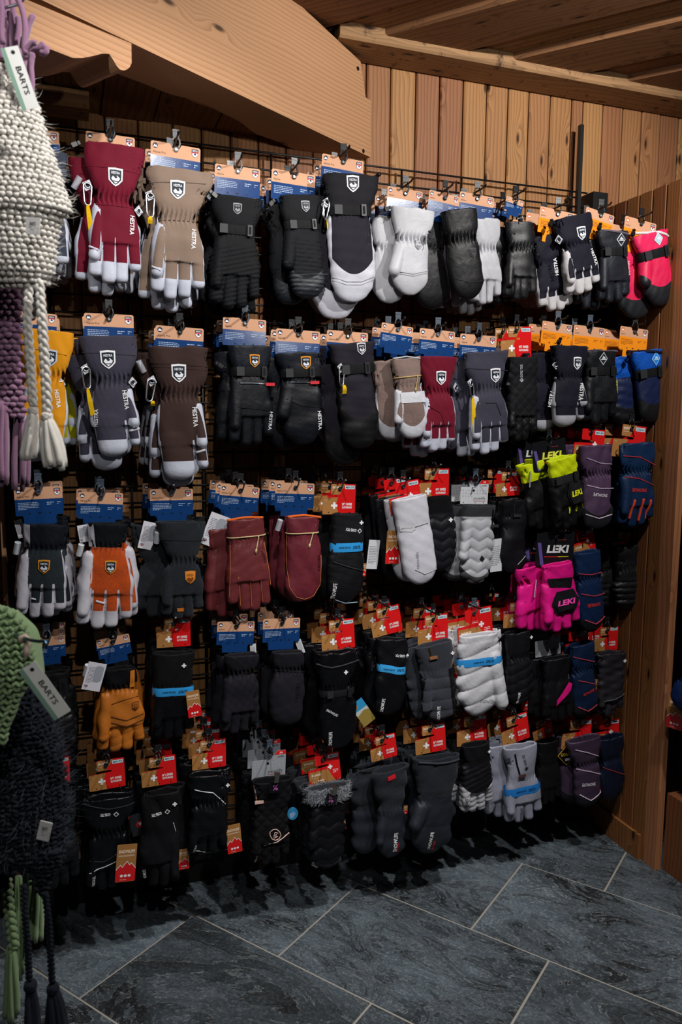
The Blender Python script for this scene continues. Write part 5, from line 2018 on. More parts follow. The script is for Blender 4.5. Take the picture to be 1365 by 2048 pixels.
pair('glove_pair', 'gloves', 'oxblood leather five-finger gloves with cream cord and orange lining', 'the oxblood five-finger pair', ('H', 481, 972, 78, 6), 'k',
     B5((489, 1036), (500, 1222), 84, fw=0.24, ct=0.90, wr=0.82, gather=0.0008, cr=0.66, crumple=1.6, thf=0.0, th=0), dict(body=le('#7d3236'), cuff=le('#7d3236')),
     [('cord', 492, 1072, '#cbb88a', 516, 1098), ('line', [(452, 1040), (488, 1034), (524, 1034)], '#e2661a', 5), ('line', [(459, 1090), (458, 1140), (457, 1195)], '#c2743a', 1.1), ('line', [(474, 1152), (478, 1175), (480, 1212)], '#c2743a', 1.1), ('line', [(498, 1158), (500, 1180), (502, 1214)], '#c2743a', 1.1), ('line', [(519, 1154), (522, 1180), (525, 1205)], '#c2743a', 1.1), ('line', [(527, 1085), (534, 1120), (541, 1170)], '#c2743a', 1.8), ('text', 'HESTRA', 525, 1112, 5, -75, '#3a1518', 26), ('tag', 'booklet', 443, 1030, 40, 22, 0.0)], 3, (-34, 22))
pair('mitten_pair', 'mittens', 'oxblood leather mittens with cream cord and orange stitching', 'the oxblood mittens', ('H', 591, 966, 78, 3), 'k',
     MI((607, 1032), (606, 1204), 71, fw=0.24, ct=0.96, wr=0.90, gather=0.0006, crumple=1.2, th=0), dict(body=le('#7b2a38'), cuff=le('#7f2e3c')),
     [('cord', 608, 1065, '#cbb88a', 622, 1088), ('line', [(573, 1033), (607, 1030), (640, 1034)], '#e2661a', 5), ('line', [(573, 1055), (572, 1120), (576, 1172), (590, 1192), (607, 1197), (626, 1190), (639, 1170), (641, 1110)], '#c2743a', 1.1), ('text', 'HESTRA', 635, 1125, 5.5, -90, '#381016', 32), ('roll', 562, 1040, 12, '#b9bac4')], 2, (-4, 8))
pair('mitten_pair', 'mittens', 'black long-cuffed mittens with a bright blue paper band round the wrist', 'the black mittens with blue band beside the oxblood mittens', ('S', 680, 968, 66, 2), 'k',
     MI((694, 1026), (690, 1206), 72, fw=0.40, ct=0.86, wr=0.88, gather=0.0006, crumple=1.3, th=0), dict(body=ny('#15161a'), cuff=fb('#17171c')),
     [('band', 691, 1093, 17, '#2f8fd0', 0.0), ('text', 'GORE-TEX', 697, 1058, 5, 172, '#e0e2e6', 22), ('cross', 719, 1044, 8), ('text', 'SNOWLIFE', 664, 1180, 6.5, 86, '#e8e8ea', 30), ('line', [(662, 1122), (700, 1134), (724, 1140)], '#2d2f36', 3), ('line', [(668, 1198), (690, 1206), (715, 1204)], '#8fa9b8', 1.6), ('tag', 'mountain', 727, 1128, 12, 0, -0.02)], 3, (8, 4))
pair('mitten_pair', 'mittens', 'smooth white leather mittens hanging askew with a snap strap', 'the askew white mittens', ('Sa', 806, 964, 64, -10), 'k',
     MI((818, 994), (845, 1168), 68, fw=0.34, ct=1.0, wr=0.98, gather=0, crumple=0.35, th=0), dict(body=le('#bebfc8'), cuff=le('#c2c3cb')),
     [('line', [(800, 1056), (818, 1054), (852, 1044)], '#9a9aa2', 2.4), ('panel', [(796, 1050), (822, 1048), (827, 1056), (820, 1062), (798, 1062)], 'leather', '#c3c3ca'), ('line', [(826, 1137), (845, 1146), (870, 1136)], '#9a9aa2', 1.6), ('text', 'snowlife', 830, 1118, 6, 84, '#9fa0a8', 32), ('tag', 'mountain', 790, 1064, 30, 2, 0.0), ('tag', 'whitestrip', 750, 1080, 22, 5, 0.03)], 3, (-5, 2), off=0.30, beh=((ny('#15161c'), ny('#15161c')), (ny('#15161c'), ny('#15161c')), (ny('#15161c'), ny('#15161c'))))
pair('mitten_pair', 'mittens', 'black chevron-quilted mittens with ribbed cuff and tiny white cross', 'the black chevron mittens between white and silver', ('Sl', 867, 937, 66, 0), 'k',
     MI((876, 992), (882, 1142), 62, fw=0.22, ct=0.82, wr=0.90, gather=0, quilt=('v', 0.030, 0.24), puff=0.0032, th=0), dict(body=ny('#1b1c24'), cuff=wo('#101115')),
     [('cross', 896, 1038, 8)], 3, (-8, 6), off=0.25)
pair('mitten_pair', 'mittens', 'silver grey chevron-quilted mittens with dark cuff under a white card', 'the silver chevron mittens', ('W', 951, 960, 54, 2), 'g',
     MI((958, 1010), (950, 1168), 60, fw=0.14, ct=1.02, wr=1.0, gather=0, quilt=('v', 0.031, 0.15), puff=0.0035, th=-1, thf=0.70, scheme='tip', tip=0.90), dict(body=le('#a9abb2'), cuff=wo('#3a3c40'), leather=wo('#4a4c50')),
     [('tag', 'whitestrip', 992, 1078, 24, -4, -0.02), ('zip', [(982, 1018), (980, 1050)], '#4a4c52', '#2a2b30'), ('panel', [(958, 1108), (965, 1116), (960, 1122), (954, 1116)], 'leather', '#2a2b30'), ('tag', 'mountain', 912, 1085, 14, 8, 0.02)], 2, (-28, 2), off=0.27)
pair('mitten_pair', 'mittens', 'black narrow mittens with side buckle right of the silver ones', 'the black narrow mittens right of the silver ones', ('Sl', 1016, 944, 48, -2), 'k',
     MI((1028, 998), (1025, 1146), 50, fw=0.38, ct=0.94, wr=0.92, gather=0.0006, th=0, crumple=1.4), dict(body=ny('#16151b'), cuff=ny('#16151b')), [('zip', [(1022, 1008), (1024, 1030)], '#a9adb2', '#2a2c30'), ('tag', 'mountain', 1042, 1106, 22, 4, 0.0), ('line', [(1030, 1128), (1046, 1110)], '#b9bcc2', 1.2)], 3, (-6, 4), off=0.26)
pair('glove_pair', 'gloves', 'lime yellow and black race gloves with moulded knuckles', 'the lime race pair', ('L', 1098, 882, 66, -6), 'k',
     B5((1122, 914), (1142, 1056), 62, fw=0.26, ct=0.98, wr=0.86, gather=0.0004, cr=0.66, scheme='plain', crumple=1.2), dict(body=le('#111214'), cuff=ny('#c3d40c')),
     [('strap', 1136, 954, 14, '#2c2d31'), ('shell', 1146, 984, 42, 42, '#1c1d20', 'LEKI', '#e2e60f'), ('panel', [(1133, 1012), (1138, 1012), (1138, 1026), (1133, 1026)], 'nylon', '#c8d80e'), ('panel', [(1148, 1010), (1153, 1010), (1154, 1022), (1149, 1022)], 'nylon', '#c8d80e'), ('panel', [(1162, 1003), (1167, 1003), (1169, 1016), (1164, 1016)], 'nylon', '#c8d80e'), ('tag', 'whitestrip', 1064, 940, 12, 8, 0.0, 50)], 2, (-40, 8), off=0.31, beh=((None, None, None, 'Lw'),))
pair('mitten_pair', 'mittens', 'dusty purple junior mittens with elastic waist on the third row', 'the purple mittens of the third row', ('Sa', 1182, 858, 60, 4), 'k',
     MI((1192, 890), (1194, 1060), 58, fw=0.33, ct=1.02, wr=0.88, gather=0.0034, th=0, crumple=1.4, scheme='tip', tip=0.82), dict(body=ny('#5a4360'), cuff=ny('#58415e'), leather=fb('#23222a')),
     [('text', 'SNOWLIFE', 1194, 989, 5, 170, '#e3dde6', 27), ('line', [(1168, 916), (1194, 926), (1220, 928)], '#a795ab', 2), ('line', [(1170, 970), (1194, 976), (1222, 976)], '#b9a9bc', 2), ('line', [(1168, 1028), (1192, 1036), (1220, 1028)], '#c9bccb', 2)], 2, (-12, 6), off=0.29)
pair('glove_pair', 'gloves', 'navy junior gloves with red piping and red finger seams', 'the navy and red pair', ('Sl', 1263, 850, 62, 6), 'k',
     A5((1274, 886), (1272, 1054), 66, fw=0.32, ct=1.02, wr=0.84, gather=0.0034, scheme='plain', crumple=1.2, cr=0.74), dict(body=ny('#123158'), cuff=ny('#14365f')),
     [('text', 'SNOWLIFE', 1271, 979, 5.5, 174, '#d8352c', 27), ('line', [(1244, 912), (1272, 914), (1306, 930)], '#b52a3a', 2.2), ('line', [(1246, 954), (1270, 956), (1302, 970)], '#b52a3a', 2.2), ('line', [(1256, 1038), (1259, 1015), (1263, 998)], '#e0431f', 4), ('line', [(1274, 1042), (1277, 1018), (1280, 996)], '#e0431f', 4), ('line', [(1288, 1038), (1292, 1016), (1294, 998)], '#e0431f', 4)], 2, (8, 10), off=0.30)
# ---- between third and fourth row, right end
pair('glove_pair', 'gloves', 'hot pink and black race gloves with moulded knuckles', 'the hot pink race pair', ('Lw', 1113, 1066, 74, 2), 'k',
     B5((1114, 1126), (1124, 1262), 72, fw=0.24, ct=0.80, wr=0.80, gather=0.0006, cr=0.66, scheme='plain'), dict(body=ny('#e01585'), cuff=ny('#dc1280')),
     [('shell', 1124, 1200, 56, 40, '#17171b', 'LEKI', '#ef4aa8'), ('panel', [(1090, 1156), (1140, 1152), (1136, 1172), (1094, 1172)], 'leather', '#141418'), ('tag', 'whitestrip', 1074, 1160, 12, 14, 0.0, 50)], 2, (-38, 6), off=0.31)
pair('mitten_pair', 'mittens', 'navy junior mittens with red piping below the purple ones', 'the navy mittens below the purple ones', ('Sa', 1165, 1062, 46, -12), 'k',
     MI((1175, 1102), (1184, 1264), 54, fw=0.32, ct=1.0, wr=0.90, gather=0.0032, th=0, crumple=1.2, scheme='tip', tip=0.88), dict(body=ny('#122c55'), cuff=ny('#14315c'), leather=fb('#15181f')),
     [('text', 'SNOWLIFE', 1181, 1207, 5.5, 176, '#d8352c', 26), ('line', [(1152, 1146), (1176, 1148), (1200, 1144)], '#b0304a', 2.2), ('line', [(1156, 1186), (1180, 1190), (1208, 1186)], '#b0304a', 2.2), ('line', [(1164, 1238), (1186, 1246), (1208, 1232)], '#c03a48', 2.4)], 2, (-8, 8), off=0.28)
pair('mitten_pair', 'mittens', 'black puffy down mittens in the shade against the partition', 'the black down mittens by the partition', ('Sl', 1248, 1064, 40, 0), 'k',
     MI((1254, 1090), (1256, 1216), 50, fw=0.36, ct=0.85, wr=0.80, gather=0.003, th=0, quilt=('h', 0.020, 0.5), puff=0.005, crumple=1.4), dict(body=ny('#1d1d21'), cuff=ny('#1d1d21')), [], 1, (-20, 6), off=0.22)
# ---- fourth row
pair('glove_pair', 'gloves', 'black leather gloves half covered by the dark knitted hat', 'the black leather pair beside the dark hat', ('H', 93, 1274, 74, -2), 'g',
     B5((103, 1344), (114, 1510), 80, fw=0.26, ct=0.78, wr=0.72, gather=0.002, quilt=('s', 0.020, 0.45), puff=0.003, cr=0.72), dict(body=le('#121317'), cuff=fb('#0d0e12')), [('strap', 104, 1372, 30, '#0f1014'), ('line', [(100, 1420), (126, 1414)], '#3c3f46', 1.6)], 4, (6, 4))
pair('glove_pair', 'gloves', 'tan leather gloves with black knit cuff and folded paper leaflet', 'the tan leather pair', ('H', 225, 1274, 67, -8), 'k',
     B5((241, 1334), (243, 1502), 92, fw=0.235, ct=0.72, wr=0.66, gather=0.0028, cr=0.68, crumple=0.9, quilt=('s', 0.022, 0.70), puff=0.0010), dict(body=le('#c06f22'), cuff=fb('#0b0d13')),
     [('crest', 270, 1408, 15, '#6d3a10', '#9a5518', '#6d3a10'), ('panel', [(259, 1337), (268, 1336), (268, 1370), (258, 1371)], 'leather', '#c87a26'), ('line', [(222, 1404), (250, 1394), (276, 1390)], '#6d3a10', 1.8), ('line', [(221, 1428), (252, 1436), (286, 1424)], '#6d3a10', 2.2), ('line', [(221, 1440), (252, 1448), (286, 1436)], '#6d3a10', 2.2), ('tag', 'booklet', 196, 1326, 36, 16, -0.04), ('roll', 176, 1330, 12, '#cfd6dc')], 3, (-8, 6))
pair('glove_pair', 'gloves', 'black five-finger gloves with bright blue band and mountain swing tag', 'the black five-finger pair with blue band', ('S', 347, 1237, 68, 0), 'g',
     B5((348, 1304), (346, 1478), 84, fw=0.40, ct=0.98, wr=0.92, gather=0.0008, cr=0.72), dict(body=gl('#101116'), cuff=fb('#111216')),
     [('band', 345, 1380, 17, '#2f8fd0', 0.0), ('cross', 367, 1326, 9), ('tag', 'mountain', 385, 1384, 27, -6, -0.055)], 3, (6, 4))
pair('glove_pair', 'gloves', 'dark plum softshell five-finger gloves with plain cuff', 'the dark plum softshell five-finger pair', ('Ha', 473, 1243, 75, 4), 'k',
     B5((484, 1308), (478, 1466), 76, fw=0.23, ct=0.90, wr=0.82, gather=0.0022, cr=0.70), dict(body=fb('#1e1c26'), cuff=fb('#1c1b24')), [('text', 'HESTRA', 508, 1396, 6, -92, '#131119', 34), ('line', [(450, 1340), (518, 1344)], '#0d0c12', 1.6), ('tag', 'whitestrip', 506, 1288, 12, -4, 0.004)], 3, (-10, 8))
pair('mitten_pair', 'mittens', 'dark plum softshell mittens with plain cuff', 'the dark plum softshell mittens', ('Ha', 564, 1237, 74, 2), 'k',
     MI((577, 1302), (572, 1452), 68, fw=0.24, ct=0.94, wr=0.88, gather=0.002, th=0), dict(body=fb('#201e28'), cuff=fb('#1d1c25')), [('text', 'HESTRA', 592, 1382, 6.5, -94, '#14121a', 38), ('line', [(546, 1338), (608, 1342)], '#0d0c12', 1.6), ('tag', 'whitestrip', 596, 1280, 12, -20, 0.004)], 3, (4, 6))
pair('mitten_pair', 'mittens', 'long black mittens with drawstring hem, wrist strap and photo leaflet', 'the long black mittens with photo leaflet', ('S', 675, 1240, 66, -3), 'k',
     MI((676, 1302), (676, 1496), 72, fw=0.36, ct=1.2, wr=0.84, gather=0.0018, th=0, crumple=1.5), dict(body=gl('#0f1014'), cuff=gl('#101116')),
     [('strap', 679, 1382, 13, '#1b1c20'), ('cross', 687, 1340, 8), ('text', 'SNOWLIFE', 657, 1473, 6, 90, '#e8e8ea', 27), ('text', 'SNOWLIFE', 660, 1421, 4.5, -32, '#d5d7dc', 24), ('tag', 'photo', 712, 1404, 28, -34, 0.0), ('cordlock', 718, 1324, -30), ('line', [(630, 1326), (660, 1332), (715, 1318)], '#3a3c42', 3)], 3, (6, 4), off=0.285)
pair('mitten_pair', 'mittens', 'black mittens with a blue paper loop slipping sideways', 'the black mittens with slipping blue loop', ('Sl', 768, 1215, 60, -10), 'k',
     MI((785, 1276), (778, 1430), 58, fw=0.36, ct=1.02, wr=0.94, gather=0.0006, th=0, crumple=1.4), dict(body=gl('#121317'), cuff=ny('#131419')),
     [('band', 783, 1336, 14, '#3a9ad8', -0.14), ('text', 'GORE-TEX', 796, 1308, 4.5, 172, '#e0e2e6', 20), ('text', 'SNOWLIFE', 762, 1407, 5.5, 82, '#e8e8ea', 25), ('tag', 'dark', 748, 1322, 12, 8, 0.0, 45)], 4, (-8, 4), off=0.27)
pair('mitten_pair', 'mittens', 'heather grey padded mittens with black palm and zip at the cuff', 'the heather grey mittens of the fourth row', ('Sl', 866, 1230, 62, -2), 'k',
     MI((866, 1286), (884, 1442), 62, fw=0.34, ct=1.16, wr=0.98, gather=0.0006, th=-1, thf=0.85, quilt=('h', 0.034, 0.30), puff=0.0035, scheme='side', side=0.32, inset=0.001, tip=0.93), dict(body=wo('#3d404a'), cuff=wo('#3a3d46'), leather=ny('#101115')),
     [('zip', [(853, 1292), (858, 1312)], '#b98a5a', '#8a5a3a'), ('text', 'SNOWLIFE', 873, 1422, 6, 84, '#e8e8ea', 27), ('cross', 900, 1302, 7), ('tag', 'mountain', 910, 1330, 16, 2, 0.012)], 3, (-22, 8), off=0.28)
pair('mitten_pair', 'mittens', 'puffy silver white mittens with a blue paper band', 'the puffy silver white mittens', ('Sa', 948, 1218, 72, -6), 'g',
     MI((958, 1268), (960, 1432), 82, fw=0.20, ct=0.86, wr=0.92, gather=0, quilt=('s', 0.050, 0.06), puff=0.0042, th=1, thf=0.95, crumple=1.2), dict(body=ny('#b4b5bb'), cuff=ny('#b9babf')),
     [('band', 952, 1321, 14, '#2e86c8', 0.0), ('text', 'snowlife', 970, 1398, 6.5, -12, '#84858c', 30)], 3, (24, 4), off=0.29)
pair('mitten_pair', 'mittens', 'black padded mittens with white lettering right of the silver white ones', 'the black padded mittens right of the silver white ones', ('Sl', 1033, 1205, 50, 0), 'k',
     MI((1036, 1262), (1042, 1408), 56, fw=0.34, ct=0.92, wr=0.86, gather=0.003, th=0, crumple=1.5, quilt=('s', 0.03, 0.4), puff=0.003), dict(body=ny('#18171c'), cuff=ny('#17161b')), [('text', 'SNOWLIFE', 1032, 1393, 4.5, 78, '#e8e8ea', 20), ('tag', 'mountain', 1066, 1356, 30, 4, -0.01), ('cross', 1058, 1272, 6)], 3, (-6, 6), off=0.26)
pair('glove_pair', 'gloves', 'black gloves with a diagonal hot pink stripe under a grey card', 'the black pair with pink stripe', ('Wg', 1096, 1266, 50, -4), 'k',
     B5((1112, 1314), (1116, 1440), 56, fw=0.34, ct=0.96, wr=0.84, gather=0.001, cr=0.72, thf=0, th=0), dict(body=ny('#101014'), cuff=ny('#111116')), [('panel', [(1107, 1408), (1108, 1396), (1132, 1360), (1140, 1364), (1136, 1376)], 'nylon', '#e0157f'), ('tag', 'whitestrip', 1140, 1330, 10, -4, 0.0, 50)], 2, (-14, 4), off=0.28)
pair('mitten_pair', 'mittens', 'navy junior mittens with red piping on the fourth row', 'the navy junior mittens of the fourth row', ('Sa', 1152, 1264, 50, 0), 'k',
     MI((1163, 1286), (1172, 1434), 50, fw=0.34, ct=0.98, wr=0.90, gather=0.003, th=0, crumple=1.2, scheme='tip', tip=0.88), dict(body=ny('#112748'), cuff=ny('#122a4d'), leather=fb('#14161c')),
     [('text', 'SNOWLIFE', 1171, 1381, 5, 188, '#d8352c', 24), ('line', [(1142, 1312), (1162, 1316), (1186, 1322)], '#a83248', 2), ('line', [(1150, 1358), (1170, 1362), (1192, 1368)], '#a83248', 2), ('line', [(1152, 1412), (1172, 1420), (1192, 1408)], '#b53a48', 2.2), ('tag', 'mountain', 1197, 1360, 14, 4, 0.01)], 2, (-10, 6), off=0.27)
pair('glove_pair', 'gloves', 'dark grey satin gloves hanging beside the partition on the fourth row', 'the dark grey satin pair', ('Sl', 1214, 1254, 46, 0), 'k',
     B5((1222, 1304), (1220, 1432), 48, fw=0.30, ct=1.08, wr=1.0, gather=0.0006, cr=0.74, crumple=1.6), dict(body=ny('#2c2a30'), cuff=ny('#2e2c33')), [('cross', 1243, 1318, 6), ('line', [(1203, 1400), (1224, 1394), (1243, 1384)], '#6a6870', 1.4)], 2, (-4, 6), off=0.24)
# ---- bottom row
pair('glove_pair', 'gloves', 'black gloves mostly hidden behind the dark knitted hat on the bottom row', 'the black pair behind the dark hat', ('S', 106, 1516, 66, 0), 'k',
     B5((112, 1592), (118, 1776), 84, fw=0.40, ct=0.9, wr=0.9, gather=0.0006, quilt=('s', 0.03, 0.45), puff=0.002), dict(body=fb('#11151c'), cuff=fb('#0f1218')), [], 2, (-4, 4), off=0.28)
pair('glove_pair', 'gloves', 'shiny black gloves with open gathered cuff and white diagonal piping', 'the shiny black pair with diagonal piping', ('S', 212, 1520, 73, -2), 'k',
     B5((216, 1592), (214, 1776), 80, fw=0.37, ct=1.34, wr=0.84, gather=0.0034, cr=0.74, crumple=1.3), dict(body=gl('#0f1116'), cuff=gl('#101218')),
     [('text', 'GORE-TEX', 210, 1623, 6, 176, '#e8e8ea', 20), ('line', [(178, 1738), (205, 1728), (238, 1712)], '#c9ccd2', 2), ('line', [(178, 1716), (205, 1716), (240, 1698)], '#33353c', 2), ('text', 'SNOWLIFE', 187, 1756, 6, 88, '#e8e8ea', 28), ('tag', 'mountain', 255, 1692, 40, 5, -0.06), ('tag', 'dark', 272, 1628, 32, -10, 0.0), ('line', [(164, 1604), (216, 1612), (268, 1602)], '#2b2e35', 3)], 4, (4, 4), off=0.29)
pair('glove_pair', 'gloves', 'matt black gloves with upside-down white membrane print and bent thumb', 'the matt black pair with white print', ('S', 316, 1514, 70, -2), 'k',
     B5((322, 1582), (318, 1772), 80, fw=0.42, ct=0.92, wr=0.92, gather=0.0004, cr=0.72, th=1, thf=0.90, crumple=1.4), dict(body=fb('#100f15'), cuff=fb('#100f14')),
     [('text', 'GORE-TEX', 312, 1622, 6, 188, '#e8e8ea', 20), ('cross', 348, 1601, 9), ('text', 'SNOWLIFE', 289, 1747, 5.5, 98, '#d0d2d6', 26), ('line', [(346, 1640), (351, 1660)], '#c9ccd2', 1.4), ('tag', 'mountain', 368, 1700, 22, 0, 0.0), ('cordlock', 358, 1596, -10)], 4, (14, 6), off=0.29)
pair('glove_pair', 'gloves', 'glossy black gloves with gathered wrist and white bent piping', 'the glossy gathered black pair', ('S', 418, 1480, 68, 0), 'k',
     B5((420, 1546), (415, 1710), 78, fw=0.33, ct=1.1, wr=0.86, gather=0.0036, cr=0.72, crumple=1.5), dict(body=gl('#101217'), cuff=gl('#111318')),
     [('line', [(388, 1574), (425, 1580), (450, 1604)], '#d5d8dc', 1.8), ('cross', 454, 1565, 8), ('text', 'SNOWLIFE', 389, 1692, 4.5, 80, '#d8dadf', 18), ('line', [(386, 1698), (410, 1702)], '#9fb0ae', 1.4), ('tag', 'mountain', 466, 1652, 30, -5, -0.03)], 4, (6, 4), off=0.28)
pair('glove_pair', 'gloves', 'black gloves with diamond-quilted cuff, pale emblem and percent clip', 'the black pair with the pale emblem', ('Wg', 539, 1503, 68, 2), 'g',
     B5((544, 1558), (540, 1728), 76, fw=0.36, ct=1.04, wr=0.90, gather=0.0003, cr=0.72, cut=0.33, quilt=('d', 0.03, 0.02), puff=0.0), dict(body=fb('#0c0b10'), cuff=fb('#0e0d13')),
     [('tag', 'percent', 552, 1563, 24, 4, -0.055), ('line', [(525, 1685), (550, 1678), (576, 1660)], '#d8b8ae', 2.4), ('line', [(537, 1657), (543, 1652), (550, 1652), (556, 1657), (559, 1664), (555, 1671), (548, 1674), (541, 1671), (537, 1664), (537, 1657)], '#d8b8ae', 1.8), ('line', [(544, 1670), (547, 1658), (553, 1659), (546, 1665), (553, 1666), (545, 1670)], '#d8b8ae', 1.6), ('text', 'snowlife', 511, 1712, 5, 72, '#d8b8ae', 18), ('zip', [(507, 1568), (512, 1600)], '#c9a99c', '#c9a99c'), ('tag', 'blue', 583, 1616, 22, -14, 0.0)], 4, (2, 4), off=0.29)
pair('mitten_pair', 'mittens', 'black chevron mittens with grey fur cuff and percent clip', 'the chevron mittens with fur cuff', ('Sa', 646, 1510, 64, -6), 'k',
     MI((655, 1572), (655, 1736), 68, fw=0.18, ct=1.22, wr=0.98, gather=0, quilt=('v', 0.034, 0.22), puff=0.004, th=-1, thf=0.7, scheme='tip', tip=0.93), dict(body=ny('#0e0f16'), cuff=wo('#3c3f45'), leather=wo('#2c2e33')),
     [('fur', 655, 1584, 26, '#7d828a'), ('tag', 'percent', 666, 1588, 22, 14, -0.056), ('tag', 'mountain', 686, 1640, 10, -8, 0.0)], 3, (-8, 4), off=0.29)
pair('mitten_pair', 'mittens', 'dark grey padded mittens with open cuff showing a red label', 'the dark grey mittens with open cuff', ('Sl', 764, 1472, 52, -8), 'k',
     MI((780, 1536), (784, 1714), 56, fw=0.44, ct=1.30, wr=0.90, gather=0.0012, th=-1, thf=0.8, crumple=1.3), dict(body=ny('#2a2f38'), cuff=wo('#2b3038')),
     [('text', 'SNOWLIFE', 786, 1679, 7.5, 84, '#eeeef0', 37), ('text', 'SWISS', 791, 1689, 4, 84, '#c8202c', 18), ('panel', [(768, 1547), (784, 1541), (785, 1550), (770, 1556)], 'card', '#c8202c'), ('tag', 'mountain', 812, 1612, 8, 0, 0.0), ('tag', 'blue', 747, 1588, 14, 0, 0.02)], 3, (-40, 4), off=0.29)
pair('mitten_pair', 'mittens', 'large dark grey padded mittens with pale lettering at the lower left', 'the large dark grey padded mittens', ('S', 860, 1450, 60, -4), 'k',
     MI((874, 1512), (862, 1706), 82, fw=0.40, ct=1.08, wr=0.88, gather=0.0014, th=-1, thf=0.72, crumple=1.3, quilt=('h', 0.07, 0.3), puff=0.002), dict(body=ny('#282d36'), cuff=wo('#292e36')),
     [('text', 'SNOWLIFE', 856, 1676, 6.5, 82, '#e8e8ea', 34), ('text', 'SWISS', 863, 1686, 4, 82, '#c8202c', 18), ('line', [(832, 1520), (870, 1522), (916, 1516)], '#3b414b', 4)], 3, (4, 4), off=0.30)
pair('glove_pair', 'gloves', 'black quilted gloves with pale grey fingers', 'the black quilted pair with pale fingers', ('S', 944, 1432, 60, -2), 'k',
     A5((951, 1486), (954, 1622), 62, fw=0.26, ct=0.82, wr=0.86, gather=0.0006, scheme='tip', tip=0.70, cr=0.68, quilt=('s', 0.016, 0.28), puff=0.003), dict(body=ny('#14141b'), cuff=fb('#101116'), leather=le('#a3a3aa')), [('text', 'SNOWLIFE', 927, 1600, 4.5, 90, '#222226', 18), ('cross', 973, 1498, 6)], 3, (-6, 2), off=0.28)
pair('glove_pair', 'gloves', 'light grey leather gloves with long zipped cuff and blue band', 'the light grey zipped pair', ('S', 1027, 1432, 56, -10), 'k',
     A5((1040, 1490), (1048, 1642), 68, fw=0.42, ct=0.86, wr=0.76, gather=0.0006, scheme='plain', cr=0.72, crumple=1.2), dict(body=le('#8d90a0'), cuff=le('#8f92a2')),
     [('band', 1044, 1576, 15, '#1f6db5', 0.0), ('zip', [(1026, 1504), (1030, 1526), (1035, 1546)], '#3a3c42', '#4a2f2a'), ('text', 'GORE-TEX', 1043, 1514, 4.5, 100, '#4a4d58', 20), ('text', 'SNOWLIFE', 1040, 1625, 5, 86, '#3a3c46', 25), ('tag', 'mountain', 1081, 1550, 10, 0, 0.01)], 3, (-22, 2), off=0.28)
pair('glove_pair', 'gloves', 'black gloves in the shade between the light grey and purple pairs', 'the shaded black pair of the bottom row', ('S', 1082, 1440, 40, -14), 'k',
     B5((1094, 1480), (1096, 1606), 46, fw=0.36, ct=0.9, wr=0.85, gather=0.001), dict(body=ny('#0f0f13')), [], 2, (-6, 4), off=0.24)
pair('mitten_pair', 'mittens', 'dusty purple junior mittens on the bottom row beside a gold diamond tag', 'the purple mittens of the bottom row', ('S', 1156, 1440, 56, 2), 'k',
     MI((1168, 1476), (1176, 1612), 52, fw=0.36, ct=1.16, wr=0.84, gather=0.003, th=0, crumple=1.2, scheme='tip', tip=0.86), dict(body=ny('#43344a'), cuff=ny('#44354b'), leather=fb('#1b1a21')),
     [('text', 'SNOWLIFE', 1172, 1564, 5.5, 172, '#e3dde6', 25), ('line', [(1146, 1496), (1168, 1500), (1192, 1508)], '#a795ab', 2), ('line', [(1150, 1536), (1174, 1538), (1196, 1544)], '#a795ab', 2), ('line', [(1156, 1586), (1176, 1596), (1198, 1580)], '#c0b2c3', 2), ('tag', 'diamond', 1137, 1488, 38, 0, 0.0), ('tag', 'mountain', 1202, 1552, 16, -3, 0.0)], 2, (-10, 4), off=0.27)
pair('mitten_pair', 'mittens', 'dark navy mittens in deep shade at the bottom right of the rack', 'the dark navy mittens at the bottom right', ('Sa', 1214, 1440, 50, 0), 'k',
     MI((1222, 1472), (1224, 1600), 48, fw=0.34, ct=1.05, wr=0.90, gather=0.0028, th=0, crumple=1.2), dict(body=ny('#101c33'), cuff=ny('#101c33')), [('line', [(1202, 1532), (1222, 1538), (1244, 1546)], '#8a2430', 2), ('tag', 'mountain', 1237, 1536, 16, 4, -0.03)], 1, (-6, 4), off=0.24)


# ------------------------------------------------------------------ knitwear hanging at the left, nearer the camera
ZH_ = 1.20                       # its distance along the view
MPP = ZH_ / FPX
FH = np.array([math.sin(PSI), math.cos(PSI), 0.0])     # away from the viewer, level
RH = np.array([math.cos(PSI), -math.sin(PSI), 0.0])


def bean(nu=8, nv=5, bend=0.35):
    """one stitch: a short fat arch of yarn, unit size"""
    V, Fc = [], []
    V.append((-1, 0, -bend))
    for i in range(1, nu):
        x = -1 + 2 * i / nu
        r = math.sqrt(max(0, 1 - x * x)) ** 0.8
        for k in range(nv):
            a = 2 * math.pi * k / nv
            V.append((x, r * math.cos(a), r * 0.95 * math.sin(a) - bend * x * x))
    V.append((1, 0, -bend))
    for k in range(nv):
        Fc.append((0, 1 + (k + 1) % nv, 1 + k))
        e = len(V) - 1
        b = 1 + (nu - 2) * nv
        Fc.append((e, b + k, b + (k + 1) % nv))
    for i in range(nu - 2):
        for k in range(nv):
            a = 1 + i * nv + k
            b = 1 + i * nv + (k + 1) % nv
            Fc.append((a, b, b + nv))
            Fc.append((a, b + nv, a + nv))
    return np.array(V), np.array(Fc)


BEAN = bean()


def place_beans(frames):
    """frames: (centre, axis along, axis out, axis up, half length, half depth, half height)"""
    BV, BF = BEAN
    Vs, Fs = [], []
    for i, (c, a, o, u, l, d, h) in enumerate(frames):
        Vs.append(c + BV[:, :1] * a * l + BV[:, 1:2] * o * d + BV[:, 2:3] * u * h)
        Fs.append(BF + i * len(BV))
    return np.concatenate(Vs), np.concatenate(Fs)


def outline_at(rows, py):
    ys = [r[0] for r in rows]
    return np.interp(py, ys, [r[1] for r in rows]), np.interp(py, ys, [r[2] for r in rows])


